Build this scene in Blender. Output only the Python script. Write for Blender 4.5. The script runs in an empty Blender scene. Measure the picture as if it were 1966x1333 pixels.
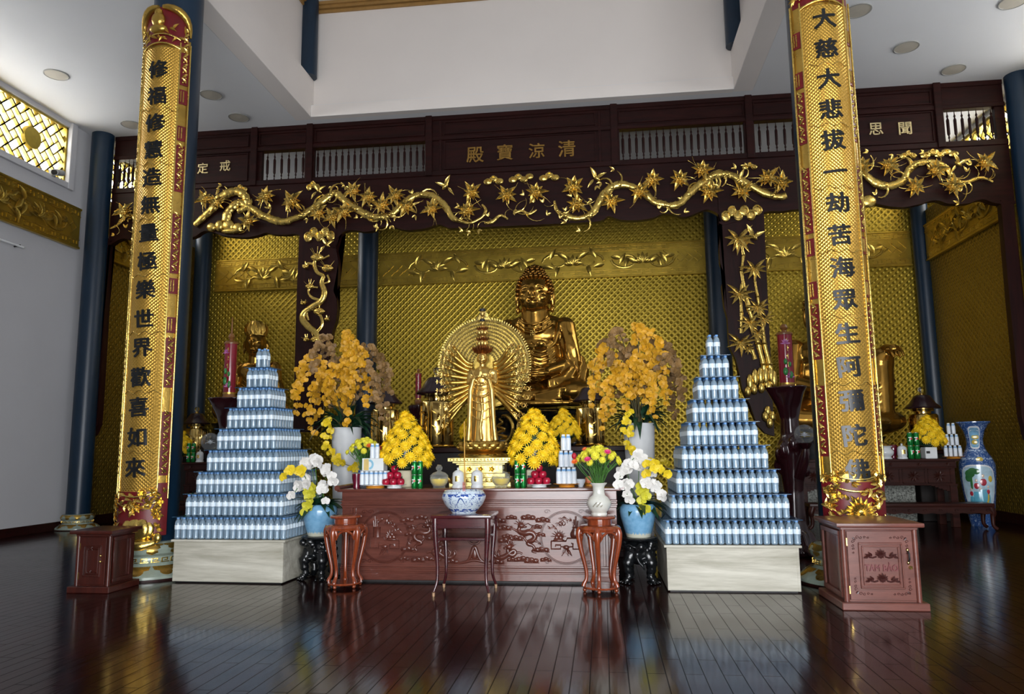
import bpy, bmesh, math, random
from math import pi, sin, cos, radians, atan2, hypot
from mathutils import Vector as V, Matrix as M, noise

random.seed(7)
scn = bpy.context.scene
COL = scn.collection

# ------------------------------------------------------------------ camera
cd = bpy.data.cameras.new('camera')
cam = bpy.data.objects.new('camera', cd)
COL.objects.link(cam)
cd.sensor_width = 36.0
cd.lens = 36.0 * 1422.16 / 1966.0
cd.clip_start = 0.05
cd.clip_end = 200
yaw, pitch, roll = 0.1197, 0.1364, -0.0109
fwd = V((-sin(yaw) * cos(pitch), cos(yaw) * cos(pitch), sin(pitch)))
rgt = V((cos(yaw), sin(yaw), 0))
upv = rgt.cross(fwd)
r2 = cos(roll) * rgt + sin(roll) * upv
u2 = -sin(roll) * rgt + cos(roll) * upv
cam.matrix_world = M(((r2.x, u2.x, -fwd.x, 0), (r2.y, u2.y, -fwd.y, 0), (r2.z, u2.z, -fwd.z, 1.2), (0, 0, 0, 1)))
scn.camera = cam

# ------------------------------------------------------------------ view, sky and daylight
vs = scn.view_settings
vs.view_transform = 'Standard'
vs.look = 'None'
vs.gamma = 1.0
vs.use_curve_mapping = False
vs.exposure = 0.0
cy = scn.cycles
cy.use_denoising = True
cy.max_bounces = 7
cy.diffuse_bounces = 4
cy.glossy_bounces = 4
cy.transmission_bounces = 6
cy.transparent_max_bounces = 12
cy.caustics_reflective = False
cy.caustics_refractive = False
cy.sample_clamp_indirect = 6.0
cy.use_adaptive_sampling = True
cy.adaptive_threshold = 0.02

world = bpy.data.worlds.new('sky')
scn.world = world
world.use_nodes = True
wn = world.node_tree.nodes
wl = world.node_tree.links
bg = wn['Background']
bg.inputs['Color'].default_value = (0.95, 0.97, 1.0, 1)
bg.inputs['Strength'].default_value = 15.0


def daylight(name, loc, size_x, size_y, rot, power=None, col=(0.86, 0.93, 1.0)):
    """Area light standing in an opening; with power=None it only guides the sky's light through it."""
    l = bpy.data.lights.new(name, 'AREA')
    l.shape = 'RECTANGLE'
    l.size, l.size_y = size_x, size_y
    l.color = col
    if power is None:
        l.cycles.is_portal = True
    else:
        l.energy = power
    o = bpy.data.objects.new(name, l)
    o.location = loc
    o.rotation_euler = rot
    COL.objects.link(o)
    return o


# front doorway of the hall (behind the camera), the side windows high under the ceiling
daylight('doorway_daylight', (1.2, -2.58, 1.75), 6.7, 3.4, (radians(90), 0, 0))
daylight('left_window_daylight', (-8.98, 8.6, 6.07), 0.95, 4.4, (0, radians(-90), 0))
daylight('right_window_daylight', (6.80, 8.6, 6.07), 0.95, 4.4, (0, radians(90), 0))
daylight('left_chamber_daylight', (-8.98, 12.95, 6.07), 0.95, 2.2, (0, radians(-90), 0))
daylight('right_chamber_daylight', (6.80, 12.95, 6.07), 0.95, 2.2, (0, radians(90), 0))


# ------------------------------------------------------------------ naming helpers
def new_obj(name, data):
    o = bpy.data.objects.new(name, data)
    COL.objects.link(o)
    return o


def tag(o, label=None, cat=None, group=None, kind=None):
    if label:
        o['label'] = label
    if cat:
        o['category'] = cat
    if group:
        o['group'] = group
    if kind:
        o['kind'] = kind
    return o


def thing(name, label, cat, loc=(0, 0, 0), rz=0.0, group=None):
    o = new_obj(name, None)
    o.empty_display_size = 0.1
    o.location = loc
    o.rotation_euler = (0, 0, rz)
    return tag(o, label, cat, group)


def dup(root, loc, rz=0.0, label=None, group=None):
    r = root.copy()
    COL.objects.link(r)
    r.location = loc
    r.rotation_euler = (0, 0, rz)
    if label:
        r['label'] = label
    if group:
        r['group'] = group
    for ch in list(root.children):
        c = ch.copy()
        COL.objects.link(c)
        c.parent = r
        for g in ch.children:
            d = g.copy()
            COL.objects.link(d)
            d.parent = c
    return r


# ------------------------------------------------------------------ mesh builder
def frame_of(t):
    t = t.normalized()
    a = V((0, 0, 1)) if abs(t.z) < 0.9 else V((0, 1, 0))
    s = t.cross(a).normalized()
    return s, s.cross(t).normalized()


def smooth_path(pts, n):
    """Catmull-Rom through pts (tuples of any length), n steps per span."""
    out = []
    P = [pts[0]] + list(pts) + [pts[-1]]
    for i in range(1, len(P) - 2):
        a, b, c, d = P[i - 1], P[i], P[i + 1], P[i + 2]
        for k in range(n):
            t = k / n
            out.append(tuple(0.5 * (2 * q + (r - p) * t + (2 * p - 5 * q + 4 * r - s) * t * t + (3 * q - p - 3 * r + s) * t ** 3)
                             for p, q, r, s in zip(a, b, c, d)))
    out.append(tuple(pts[-1]))
    return out


class MB:
    def __init__(self):
        self.bm = bmesh.new()

    def box(self, x0, x1, y0, y1, z0, z1, bev=0.0, seg=1, rz=0.0, mt=None):
        r = bmesh.ops.create_cube(self.bm, size=1.0)
        vv = r['verts']
        m = M.Translation(((x0 + x1) / 2, (y0 + y1) / 2, (z0 + z1) / 2)) @ M.Rotation(rz, 4, 'Z') @ M.Diagonal((x1 - x0, y1 - y0, z1 - z0, 1))
        bmesh.ops.transform(self.bm, matrix=m, verts=vv)
        ee = {e for v in vv for e in v.link_edges}
        if bev > 0:
            bmesh.ops.bevel(self.bm, geom=list(ee), offset=bev, segments=seg, affect='EDGES', profile=0.6)
        return self

    def ring(self, pts):
        return [self.bm.verts.new(p) for p in pts]

    def skin(self, rings, cap=True, closed=True):
        for a, b in zip(rings, rings[1:]):
            n = len(a)
            for i in range(n if closed else n - 1):
                j = (i + 1) % n
                try:
                    self.bm.faces.new((a[i], a[j], b[j], b[i]))
                except ValueError:
                    pass
        if cap and closed:
            for r, rev in ((rings[0], True), (rings[-1], False)):
                try:
                    self.bm.faces.new(list(reversed(r)) if rev else r)
                except ValueError:
                    pass
        return self

    def tube(self, pts, rad, n=8, sq=1.0, cap=True):
        """swept round bar; rad = number or list; sq flattens it along Y."""
        pts = [V(p) for p in pts]
        if not isinstance(rad, (list, tuple)):
            rad = [rad] * len(pts)
        rings = []
        s = None
        for i, p in enumerate(pts):
            t = (pts[min(i + 1, len(pts) - 1)] - pts[max(i - 1, 0)])
            if t.length < 1e-9:
                t = V((0, 0, 1))
            t.normalize()
            if s is None:
                s, u = frame_of(t)
            else:
                s = (s - t * s.dot(t))
                if s.length < 1e-6:
                    s, u = frame_of(t)
                s.normalize()
                u = s.cross(t).normalized()
            ring = []
            for k in range(n):
                a = 2 * pi * k / n
                d = (s * cos(a) + u * sin(a)) * rad[i]
                d.y *= sq
                ring.append(p + d)
            rings.append(self.ring(ring))
        return self.skin(rings, cap)

    def lathe(self, prof, n=24, c=(0, 0, 0), sx=1.0, sy=1.0, a0=0.0, a1=2 * pi, cap=True, mod=None):
        full = abs(a1 - a0 - 2 * pi) < 1e-6
        rings = []
        for r, z in prof:
            pts = []
            for k in range(n if full else n + 1):
                a = a0 + (a1 - a0) * k / n
                rr = r * (mod(a, z) if mod else 1.0)
                pts.append((c[0] + rr * cos(a) * sx, c[1] + rr * sin(a) * sy, c[2] + z))
            rings.append(self.ring(pts))
        return self.skin(rings, cap, full)

    def prism(self, poly, y0, y1):
        """polygon in (x, z), extruded along Y."""
        a = [self.bm.verts.new((x, y0, z)) for x, z in poly]
        b = [self.bm.verts.new((x, y1, z)) for x, z in poly]
        n = len(a)
        fs = [self.bm.faces.new(a), self.bm.faces.new(list(reversed(b)))]
        for i in range(n):
            j = (i + 1) % n
            self.bm.faces.new((a[j], a[i], b[i], b[j]))
        bmesh.ops.triangulate(self.bm, faces=fs)
        return self

    def ell(self, c, r, u=12, v=8, rot=None):
        if not isinstance(r, (tuple, list)):
            r = (r, r, r)
        m = M.Translation(c) @ (rot.to_4x4() if rot is not None else M.Identity(4)) @ M.Diagonal((r[0], r[1], r[2], 1))
        bmesh.ops.create_uvsphere(self.bm, u_segments=u, v_segments=v, radius=1.0, matrix=m)
        return self

    def cap(self, a, b, ra, rb=None, n=10):
        """capsule from a to b"""
        rb = ra if rb is None else rb
        a, b = V(a), V(b)
        t = (b - a).normalized()
        pts, rad = [], []
        for k in (80, 45, 15):
            pts.append(a - t * ra * sin(radians(k)))
            rad.append(ra * cos(radians(k)))
        for k in (15, 45, 80):
            pts.append(b + t * rb * sin(radians(k)))
            rad.append(rb * cos(radians(k)))
        return self.tube(pts, rad, n)

    def leaf(self, base, d, up, L, W, cup=0.15, n=4, tip=1.0, droop=0.0, rnd=False):
        """pointed blade from base along d; up = its upper side."""
        base, d, up = V(base), V(d).normalized(), V(up)
        s = d.cross(up)
        if s.length < 1e-5:
            s = d.cross(V((0.3, 1, 0.2)))
        s.normalize()
        up = s.cross(d).normalized()
        rows = []
        for i in range(n + 1):
            t = i / n
            w = W * (sin(pi * min(1, t ** (0.75 * tip) * 0.93 + 0.07)) if i < n else 0.02) * 0.5
            if rnd:
                w = W * 0.5 * math.sqrt(max(0.012, 1 - (1.7 * t - 0.78) ** 2 * 1.15))
            c = base + d * (L * t) + up * (L * (0.22 * sin(pi * t) * cup * 3 - droop * t * t))
            e = up * (w * cup * 2)
            rows.append(self.ring([c - s * w + e, c - up * (w * cup), c + s * w + e]))
        return self.skin(rows, False, False)

    def disc(self, c, nrm, r, n=10, dome=0.0):
        nrm = V(nrm).normalized()
        s, u = frame_of(nrm)
        c = V(c)
        ring = self.ring([c + (s * cos(2 * pi * k / n) + u * sin(2 * pi * k / n)) * r for k in range(n)])
        top = self.bm.verts.new(c + nrm * dome)
        for k in range(n):
            self.bm.faces.new((ring[k], ring[(k + 1) % n], top))
        return self

    def mesh(self, name):
        bmesh.ops.recalc_face_normals(self.bm, faces=self.bm.faces)
        me = bpy.data.meshes.new(name)
        self.bm.to_mesh(me)
        self.bm.free()
        return me

    def build(self, name, mat, parent=None, smooth=40, world=False, label=None, at=None):
        me = self.mesh(name)
        return finish(me, name, mat, parent, smooth, world, label, at)


def finish(me, name, mat, parent=None, smooth=40, world=False, label=None, at=None):
    if mat is not None:
        me.materials.append(mat)
    if smooth:
        me.polygons.foreach_set('use_smooth', [True] * len(me.polygons))
        if smooth < 180:
            me.set_sharp_from_angle(angle=radians(smooth))
    o = new_obj(name, me)
    if parent is not None:
        o.parent = parent
        if world:
            r = parent
            while r.parent is not None:
                r = r.parent
            me.transform((M.Translation(r.location) @ r.rotation_euler.to_matrix().to_4x4()).inverted())
    if at is not None:
        o.location = at
    if label:
        o['label'] = label
    return o


def struct(name, mb, mat, smooth=0, parent=None):
    o = mb.build(name, mat, parent, smooth)
    if parent is None:
        o['kind'] = 'structure'
    return o


def glyph_mesh(txt, size, depth=0.01, bold=0.0, center=True):
    """lettering as a flat mesh in the XZ plane facing -Y."""
    cu = bpy.data.curves.new('lettering', 'FONT')
    cu.body = txt
    cu.size = size
    cu.extrude = depth
    cu.resolution_u = 2
    tmp = new_obj('lettering_tmp', cu)
    dg = bpy.context.evaluated_depsgraph_get()
    me = bpy.data.meshes.new_from_object(tmp.evaluated_get(dg))
    bpy.data.objects.remove(tmp)
    bpy.data.curves.remove(cu)
    if center and len(me.vertices):
        xs = [v.co.x for v in me.vertices]
        ys = [v.co.y for v in me.vertices]
        me.transform(M.Translation((-(min(xs) + max(xs)) / 2, -(min(ys) + max(ys)) / 2, 0)))
    if bold:                                                  # thicken the strokes like a loaded brush
        b = bmesh.new()
        for k in range(8):
            tmp_ = me.copy()
            tmp_.transform(M.Translation((bold * size * cos(k * pi / 4) * 1.15, bold * size * sin(k * pi / 4) * 0.85, (k - 4) * depth * 0.02)))
            b.from_mesh(tmp_)
            bpy.data.meshes.remove(tmp_)
        b.to_mesh(me)
        b.free()
    me.transform(M.Rotation(radians(90), 4, 'X'))
    me.materials.clear()
    return me


def fuse(mb, voxel, smooth_it=4, name='body'):
    """melt overlapping shapes into one continuous skin."""
    me = mb.mesh(name)
    o = new_obj('fuse_tmp', me)
    r = o.modifiers.new('r', 'REMESH')
    r.mode = 'VOXEL'
    r.voxel_size = voxel
    s = o.modifiers.new('s', 'SMOOTH')
    s.factor = 0.5
    s.iterations = smooth_it
    dg = bpy.context.evaluated_depsgraph_get()
    out = bpy.data.meshes.new_from_object(o.evaluated_get(dg))
    bpy.data.objects.remove(o)
    bpy.data.meshes.remove(me)
    out.materials.clear()
    return out
# ------------------------------------------------------------------ materials
class NT:
    """small wrapper for building node materials"""
    def __init__(self, name):
        self.m = bpy.data.materials.new(name)
        self.m.use_nodes = True
        self.t = self.m.node_tree
        self.b = self.t.nodes['Principled BSDF']
        self.out = self.t.nodes['Material Output']

    def n(self, kind, **kw):
        x = self.t.nodes.new('ShaderNode' + kind)
        ins = kw.pop('ins', {})
        for k, v in kw.items():
            setattr(x, k, v)
        for k, v in ins.items():
            self.set(x.inputs[k], v)
        return x

    def set(self, sock, v):
        if isinstance(v, bpy.types.NodeSocket):
            self.t.links.new(v, sock)
        elif isinstance(v, tuple) and len(v) == 3 and sock.type == 'RGBA':
            sock.default_value = (*v, 1)
        else:
            sock.default_value = v

    def math(self, op, a, b=None, c=None):
        x = self.n('Math', operation=op)
        for i, v in enumerate((a, b, c)):
            if v is not None:
                self.set(x.inputs[i], v)
        return x.outputs[0]

    def coord(self, kind='Object', scale=(1, 1, 1), rot=(0, 0, 0)):
        tc = self.n('TexCoord')
        mp = self.n('Mapping', ins={'Scale': scale, 'Rotation': rot})
        self.t.links.new(tc.outputs[kind], mp.inputs['Vector'])
        return mp.outputs['Vector']

    def noise(self, vec, scale, detail=4.0, rough=0.55, dist=0.0):
        return self.n('TexNoise', ins={'Vector': vec, 'Scale': scale, 'Detail': detail, 'Roughness': rough, 'Distortion': dist}).outputs['Fac']

    def ramp(self, fac, stops):
        r = self.n('ValToRGB')
        e = r.color_ramp.elements
        while len(e) < len(stops):
            e.new(0.5)
        for i, (p, c) in enumerate(stops):
            e[i].position = p
            e[i].color = (*c, 1)
        self.set(r.inputs['Fac'], fac)
        return r.outputs['Color']

    def mix(self, fac, a, b):
        x = self.n('Mix', data_type='RGBA')
        self.set(x.inputs[0], fac)
        self.set(x.inputs[6], a)
        self.set(x.inputs[7], b)
        return x.outputs[2]

    def bump(self, h, strength=0.3, dist=0.02):
        x = self.n('Bump', ins={'Strength': strength, 'Distance': dist, 'Height': h})
        self.t.links.new(x.outputs['Normal'], self.b.inputs['Normal'])

    def p(self, **kw):
        names = {'col': 'Base Color', 'rough': 'Roughness', 'metal': 'Metallic', 'trans': 'Transmission Weight', 'ior': 'IOR', 'coat': 'Coat Weight',
                 'coat_rough': 'Coat Roughness', 'spec': 'Specular IOR Level', 'sub': 'Subsurface Weight', 'alpha': 'Alpha', 'sheen': 'Sheen Weight'}
        for k, v in kw.items():
            self.set(self.b.inputs[names[k]], v)
        return self


def plain(name, col, rough=0.5, metal=0.0, var=0.12, scale=9.0, bump=0.0, coat=0.0, **kw):
    """one colour with a little natural unevenness"""
    t = NT(name)
    v = t.coord()
    f = t.noise(v, scale)
    lo = tuple(c * (1 - var) for c in col)
    hi = tuple(min(1, c * (1 + var)) for c in col)
    t.p(col=t.ramp(f, [(0.3, lo), (0.7, hi)]), rough=rough, metal=metal, coat=coat, coat_rough=0.08, **kw)
    if bump:
        t.bump(t.noise(v, scale * 5), bump, 0.01)
    return t.m


def wood(name, c1, c2, scale=1.0, axis='X', rough=0.35, coat=0.3, fine=1.0):
    t = NT(name)
    st = {'X': (0.6, 6, 6), 'Y': (6, 0.6, 6), 'Z': (6, 6, 0.6)}[axis]
    v = t.coord(scale=tuple(s * scale for s in st))
    a = t.noise(v, 2.2, 6, 0.6, 0.6)
    g = t.noise(t.coord(scale=tuple(s * scale * 6 for s in st)), 4.0, 3)
    f = t.math('ADD', t.math('MULTIPLY', a, 0.75), t.math('MULTIPLY', g, 0.25 * fine))
    t.p(col=t.ramp(f, [(0.36, c1), (0.62, c2)]), rough=rough, coat=coat, coat_rough=0.12)
    t.p(spec=0.18 if coat < 0.1 else 0.4)
    t.bump(f, 0.06, 0.004)
    return t.m


def gilt(name, col, rough=0.28, bump=0.25, scale=30.0, metal=0.92, red=0.0):
    """gold leaf with small dents"""
    t = NT(name)
    v = t.coord()
    f = t.noise(v, scale * 0.2, 3)
    lo = tuple(c * 0.7 for c in col)
    cc = t.ramp(f, [(0.3, lo), (0.65, col)])
    t.p(col=cc, metal=metal, rough=t.math('MULTIPLY_ADD', t.noise(v, scale * 0.5), 0.2, rough - 0.1))
    t.bump(t.noise(v, scale, 3), bump, 0.01)
    return t.m


def emboss(name, c_lo, c_hi, pitch, plane='XZ', rough=0.38, metal=0.85, strength=0.9, weave=False):
    """gold wall covering pressed with rows of small diamonds"""
    t = NT(name)
    tc = t.n('TexCoord')
    sp = t.n('SeparateXYZ')
    t.t.links.new(tc.outputs['Object'], sp.inputs[0])
    A = sp.outputs['XYZ'.index(plane[0])]
    B = sp.outputs['XYZ'.index(plane[1])]
    k = 1.0 / pitch
    u = t.math('MULTIPLY', t.math('ADD', A, B), k)
    w = t.math('MULTIPLY', t.math('SUBTRACT', A, B), k)
    pu = t.math('PINGPONG', u, 0.5)
    pw = t.math('PINGPONG', w, 0.5)
    h1 = t.math('MINIMUM', pu, pw)
    # stud in each diamond, sunk on walls so it looks lit from above
    du = t.math('SUBTRACT', pu, 0.5)
    dw = t.math('SUBTRACT', pw, 0.5)
    dd = t.math('SQRT', t.math('ADD', t.math('MULTIPLY', du, du), t.math('MULTIPLY', dw, dw)))
    stud = t.n('MapRange', interpolation_type='SMOOTHSTEP', ins={'Value': dd, 'From Min': 0.40, 'From Max': 0.0}).outputs[0]
    rib = t.n('MapRange', interpolation_type='SMOOTHSTEP', ins={'Value': pw, 'From Min': 0.02, 'From Max': 0.22}).outputs[0]
    h = t.math('ADD', t.math('MULTIPLY', rib, 0.22), t.math('MULTIPLY', stud, -1.0 if not weave else 1.0))
    if weave:
        fu = t.math('GREATER_THAN', t.math('FRACT', t.math('MULTIPLY', u, 0.5)), 0.5)
        fw = t.math('GREATER_THAN', t.math('FRACT', t.math('MULTIPLY', w, 0.5)), 0.5)
        h = t.math('ADD', t.math('ABSOLUTE', t.math('SUBTRACT', fu, fw)), t.math('MULTIPLY', h1, 1.0))
    big = t.noise(t.coord(), 0.7, 3)
    cc = t.mix(t.math('MULTIPLY', big, 0.6), c_hi, c_lo)
    t.p(col=cc, rough=rough, metal=metal)
    t.bump(h, strength, pitch * (0.25 if weave else 0.15))
    return t.m


MAT = {}
MAT['white_wall'] = plain('white_paint', (0.54, 0.54, 0.56), 0.85, var=0.03, scale=0.8)
MAT['warm_white'] = plain('warm_white_paint', (0.80, 0.745, 0.70), 0.85, var=0.03, scale=0.6)
MAT['ceiling'] = plain('ceiling_paint', (0.74, 0.745, 0.75), 0.9, var=0.03, scale=0.5)
MAT['blue_column'] = plain('deep_blue_lacquer', (0.004, 0.020, 0.044), 0.38, var=0.15, scale=1.5)
MAT['rosewood'] = wood('dark_rosewood', (0.010, 0.0022, 0.0018), (0.025, 0.005, 0.004), 1.2, 'X', 0.45, 0.0)
MAT['rosewood_v'] = wood('dark_rosewood_upright', (0.010, 0.0022, 0.0018), (0.025, 0.005, 0.004), 1.2, 'Z', 0.45, 0.0)
MAT['altar_wood'] = wood('altar_wood', (0.085, 0.024, 0.017), (0.16, 0.050, 0.034), 1.0, 'X', 0.26, 0.6)
MAT['cherry'] = wood('glossy_cherry_wood', (0.16, 0.028, 0.010), (0.30, 0.060, 0.018), 2.0, 'Z', 0.15, 0.9)
MAT['table_wood'] = wood('glossy_plum_wood', (0.035, 0.007, 0.010), (0.075, 0.014, 0.016), 2.0, 'X', 0.15, 0.8)
MAT['chest_wood'] = wood('chest_wood', (0.105, 0.032, 0.023), (0.175, 0.058, 0.042), 1.4, 'X', 0.34, 0.15)
MAT['dark_chest'] = wood('dark_chest_wood', (0.032, 0.006, 0.004), (0.066, 0.013, 0.008), 1.4, 'Z', 0.32, 0.2)
MAT['side_table'] = wood('side_table_wood', (0.018, 0.0045, 0.003), (0.046, 0.011, 0.007), 1.4, 'X', 0.4, 0.08)
MAT['pale_wood'] = wood('pale_ash_board', (0.34, 0.32, 0.25), (0.68, 0.66, 0.57), 0.45, 'X', 0.5, 0.0, 0.6)
MAT['black_root'] = plain('black_lacquered_root', (0.006, 0.007, 0.008), 0.25, var=0.4, bump=0.2, coat=0.25)
MAT['dark_void'] = plain('dark_stained_board', (0.010, 0.006, 0.005), 0.6)
MAT['gilt'] = gilt('bright_gilding', (0.88, 0.62, 0.16), 0.26, 0.25, 40)
MAT['gilt_deep'] = gilt('deep_gilding', (0.66, 0.42, 0.09), 0.30, 0.3, 30)
MAT['statue'] = gilt('lacquered_gold_statue', (0.50, 0.27, 0.05), 0.22, 0.08, 14)
MAT['statue_dark'] = gilt('aged_bronze_gold', (0.34, 0.16, 0.03), 0.24, 0.08, 14)
MAT['guanyin'] = gilt('pale_gold_figure', (0.78, 0.52, 0.15), 0.34, 0.1, 40)
MAT['halo'] = gilt('halo_gold', (0.98, 0.84, 0.42), 0.36, 0.2, 60)
MAT['brass'] = gilt('mirror_brass', (0.80, 0.56, 0.18), 0.13, 0.05, 20, 1.0)
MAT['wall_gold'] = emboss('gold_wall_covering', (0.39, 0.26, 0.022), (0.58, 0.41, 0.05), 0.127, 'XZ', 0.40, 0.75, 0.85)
MAT['shaded_gold'] = emboss('shaded_gold_wall_covering', (0.26, 0.165, 0.02), (0.36, 0.24, 0.035), 0.12, 'YZ', 0.42, 0.8)  # same covering darkened, the side walls' shade put into the colour
MAT['frieze'] = gilt('frieze_gold_board', (0.62, 0.42, 0.06), 0.36, 0.3, 12, 0.85)
MAT['frieze_line'] = gilt('frieze_gold_raised', (0.66, 0.46, 0.09), 0.3, 0.2, 30, 0.9)
MAT['couplet'] = emboss('couplet_gold_weave', (0.58, 0.31, 0.045), (0.82, 0.50, 0.10), 0.035, 'XZ', 0.30, 0.9, 1.0, True)
MAT['couplet_red'] = plain('couplet_red_lacquer', (0.14, 0.005, 0.008), 0.42, var=0.3, coat=0.0)
MAT['ink'] = plain('black_lacquer_lettering', (0.004, 0.005, 0.006), 0.35)
MAT['pale_gilt_ink'] = gilt('pale_gilt_lettering', (0.85, 0.70, 0.38), 0.35, 0.1)
MAT['dull_gilt_ink'] = gilt('dull_gilt_lettering', (0.42, 0.24, 0.06), 0.4, 0.1)
MAT['celadon'] = plain('celadon_glaze', (0.30, 0.36, 0.30), 0.25, var=0.15, coat=0.4)
MAT['amber'] = gilt('amber_gold_petal', (0.45, 0.26, 0.05), 0.28, 0.1, 20, 0.8)
MAT['lamp_disc'] = plain('ceiling_light_cover', (0.50, 0.46, 0.38), 0.6, var=0.04)
MAT['lamp_rim'] = plain('ceiling_light_rim', (0.30, 0.30, 0.28), 0.5, var=0.04)
MAT['crown'] = plain('ochre_cornice', (0.36, 0.20, 0.06), 0.5)
MAT['black'] = plain('matt_black', (0.01, 0.01, 0.01), 0.5)
MAT['granite'] = plain('speckled_granite', (0.26, 0.27, 0.24), 0.6, var=0.95, scale=40)
MAT['cap_blue'] = plain('blue_bottle_cap', (0.16, 0.36, 0.72), 0.3)
MAT['label'] = plain('pale_blue_label', (0.74, 0.85, 0.94), 0.3, var=0.08, scale=60)
MAT['label_band'] = plain('label_blue_band', (0.20, 0.42, 0.72), 0.35)
MAT['leaf'] = plain('dark_green_leaf', (0.012, 0.048, 0.022), 0.35, var=0.4, scale=15, coat=0.2)
MAT['leaf_fresh'] = plain('fresh_green_stem', (0.06, 0.17, 0.03), 0.5, var=0.4, scale=25)
MAT['twig'] = plain('brown_green_stem', (0.07, 0.06, 0.02), 0.6, var=0.4)
MAT['mum'] = plain('yellow_chrysanthemum', (0.92, 0.62, 0.01), 0.6, var=0.1, scale=40)
MAT['mum_core'] = plain('amber_flower_heart', (0.80, 0.42, 0.01), 0.6)
MAT['mum_pale'] = plain('lemon_chrysanthemum', (0.80, 0.74, 0.05), 0.6, var=0.12, scale=40)
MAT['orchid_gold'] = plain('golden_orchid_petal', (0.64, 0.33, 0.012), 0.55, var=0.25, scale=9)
MAT['orchid_brown'] = plain('brown_orchid_petal', (0.25, 0.14, 0.045), 0.6, var=0.35, scale=9)  # darker brown petals, for the rear sprays and a couple more
MAT['orchid_yellow'] = plain('yellow_orchid_petal', (0.80, 0.60, 0.02), 0.5, var=0.15, scale=15)
MAT['orchid_lime'] = plain('lime_orchid_petal', (0.62, 0.58, 0.04), 0.5, var=0.15, scale=15)
MAT['orchid_white'] = plain('white_orchid_petal', (0.78, 0.76, 0.72), 0.5, var=0.06, scale=15)
MAT['orchid_lip'] = plain('orchid_lip', (0.30, 0.10, 0.03), 0.5)
MAT['pink'] = plain('pink_gerbera', (0.78, 0.05, 0.22), 0.5)
MAT['orange'] = plain('orange_gerbera', (0.85, 0.17, 0.03), 0.5)
MAT['red_bud'] = plain('red_rosebud', (0.45, 0.01, 0.03), 0.5)
MAT['white_china'] = plain('white_porcelain', (0.74, 0.77, 0.78), 0.12, var=0.04, coat=0.5)
MAT['crackle'] = plain('ivory_vase_glaze', (0.66, 0.66, 0.60), 0.2, var=0.1, scale=14, coat=0.4)
MAT['tall_vase'] = plain('white_tall_vase', (0.70, 0.72, 0.74), 0.3, var=0.05)
MAT['pedestal_gold'] = gilt('butter_gold_pedestal', (0.95, 0.78, 0.30), 0.35, 0.2, 50, 0.75)
MAT['candle_red'] = plain('red_candle', (0.22, 0.008, 0.022), 0.2, var=0.15, coat=0.5)
MAT['candle_wood'] = plain('amber_candle_cap', (0.20, 0.08, 0.02), 0.4)
MAT['green_can'] = plain('green_drink_can', (0.01, 0.22, 0.04), 0.22, metal=0.5, var=0.2)
MAT['can_steel'] = plain('bare_aluminium', (0.7, 0.72, 0.72), 0.3, metal=0.9)
MAT['can_red'] = plain('red_can_dot', (0.6, 0.02, 0.03), 0.35)
MAT['white_print'] = plain('white_print', (0.85, 0.87, 0.88), 0.4, var=0.03)
MAT['apple'] = plain('red_apple_skin', (0.40, 0.008, 0.035), 0.25, var=0.45, scale=14, coat=0.3)
MAT['orange_plate'] = plain('orange_plate_foot', (0.62, 0.25, 0.02), 0.35)
MAT['milk'] = plain('milk_bottle', (0.72, 0.78, 0.84), 0.3, var=0.06, scale=30)
MAT['milk_blue'] = plain('milk_bottle_neck', (0.22, 0.46, 0.78), 0.3)
MAT['carton'] = plain('white_carton', (0.74, 0.78, 0.78), 0.5, var=0.04)
MAT['carton_yellow'] = plain('carton_yellow', (0.68, 0.50, 0.16), 0.5)
MAT['carton_blue'] = plain('carton_blue', (0.25, 0.52, 0.68), 0.5)
MAT['cream_pot'] = plain('cream_flower_pot', (0.62, 0.58, 0.40), 0.5)
MAT['wine_glass'] = plain('dark_red_cup', (0.12, 0.004, 0.02), 0.12, coat=0.6)
MAT['ash'] = plain('incense_ash', (0.52, 0.44, 0.14), 0.9, var=0.3, scale=60)
MAT['incense'] = plain('amber_incense_stick', (0.62, 0.34, 0.06), 0.6)
MAT['pink_stick'] = plain('pink_stick_end', (0.55, 0.08, 0.12), 0.6)
MAT['shade_roof'] = plain('dark_roof_lacquer', (0.020, 0.008, 0.012), 0.25, var=0.2, coat=0.4)
MAT['camera_body'] = plain('camera_white_plastic', (0.55, 0.55, 0.53), 0.5)
MAT['steel'] = plain('dull_steel', (0.35, 0.36, 0.36), 0.35, metal=0.8)
MAT['coral'] = plain('peach_fruit', (0.72, 0.25, 0.12), 0.4)
MAT['gold_lat'] = plain('gold_painted_lattice', (0.50, 0.36, 0.05), 0.4, metal=0.3, var=0.15)


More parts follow.
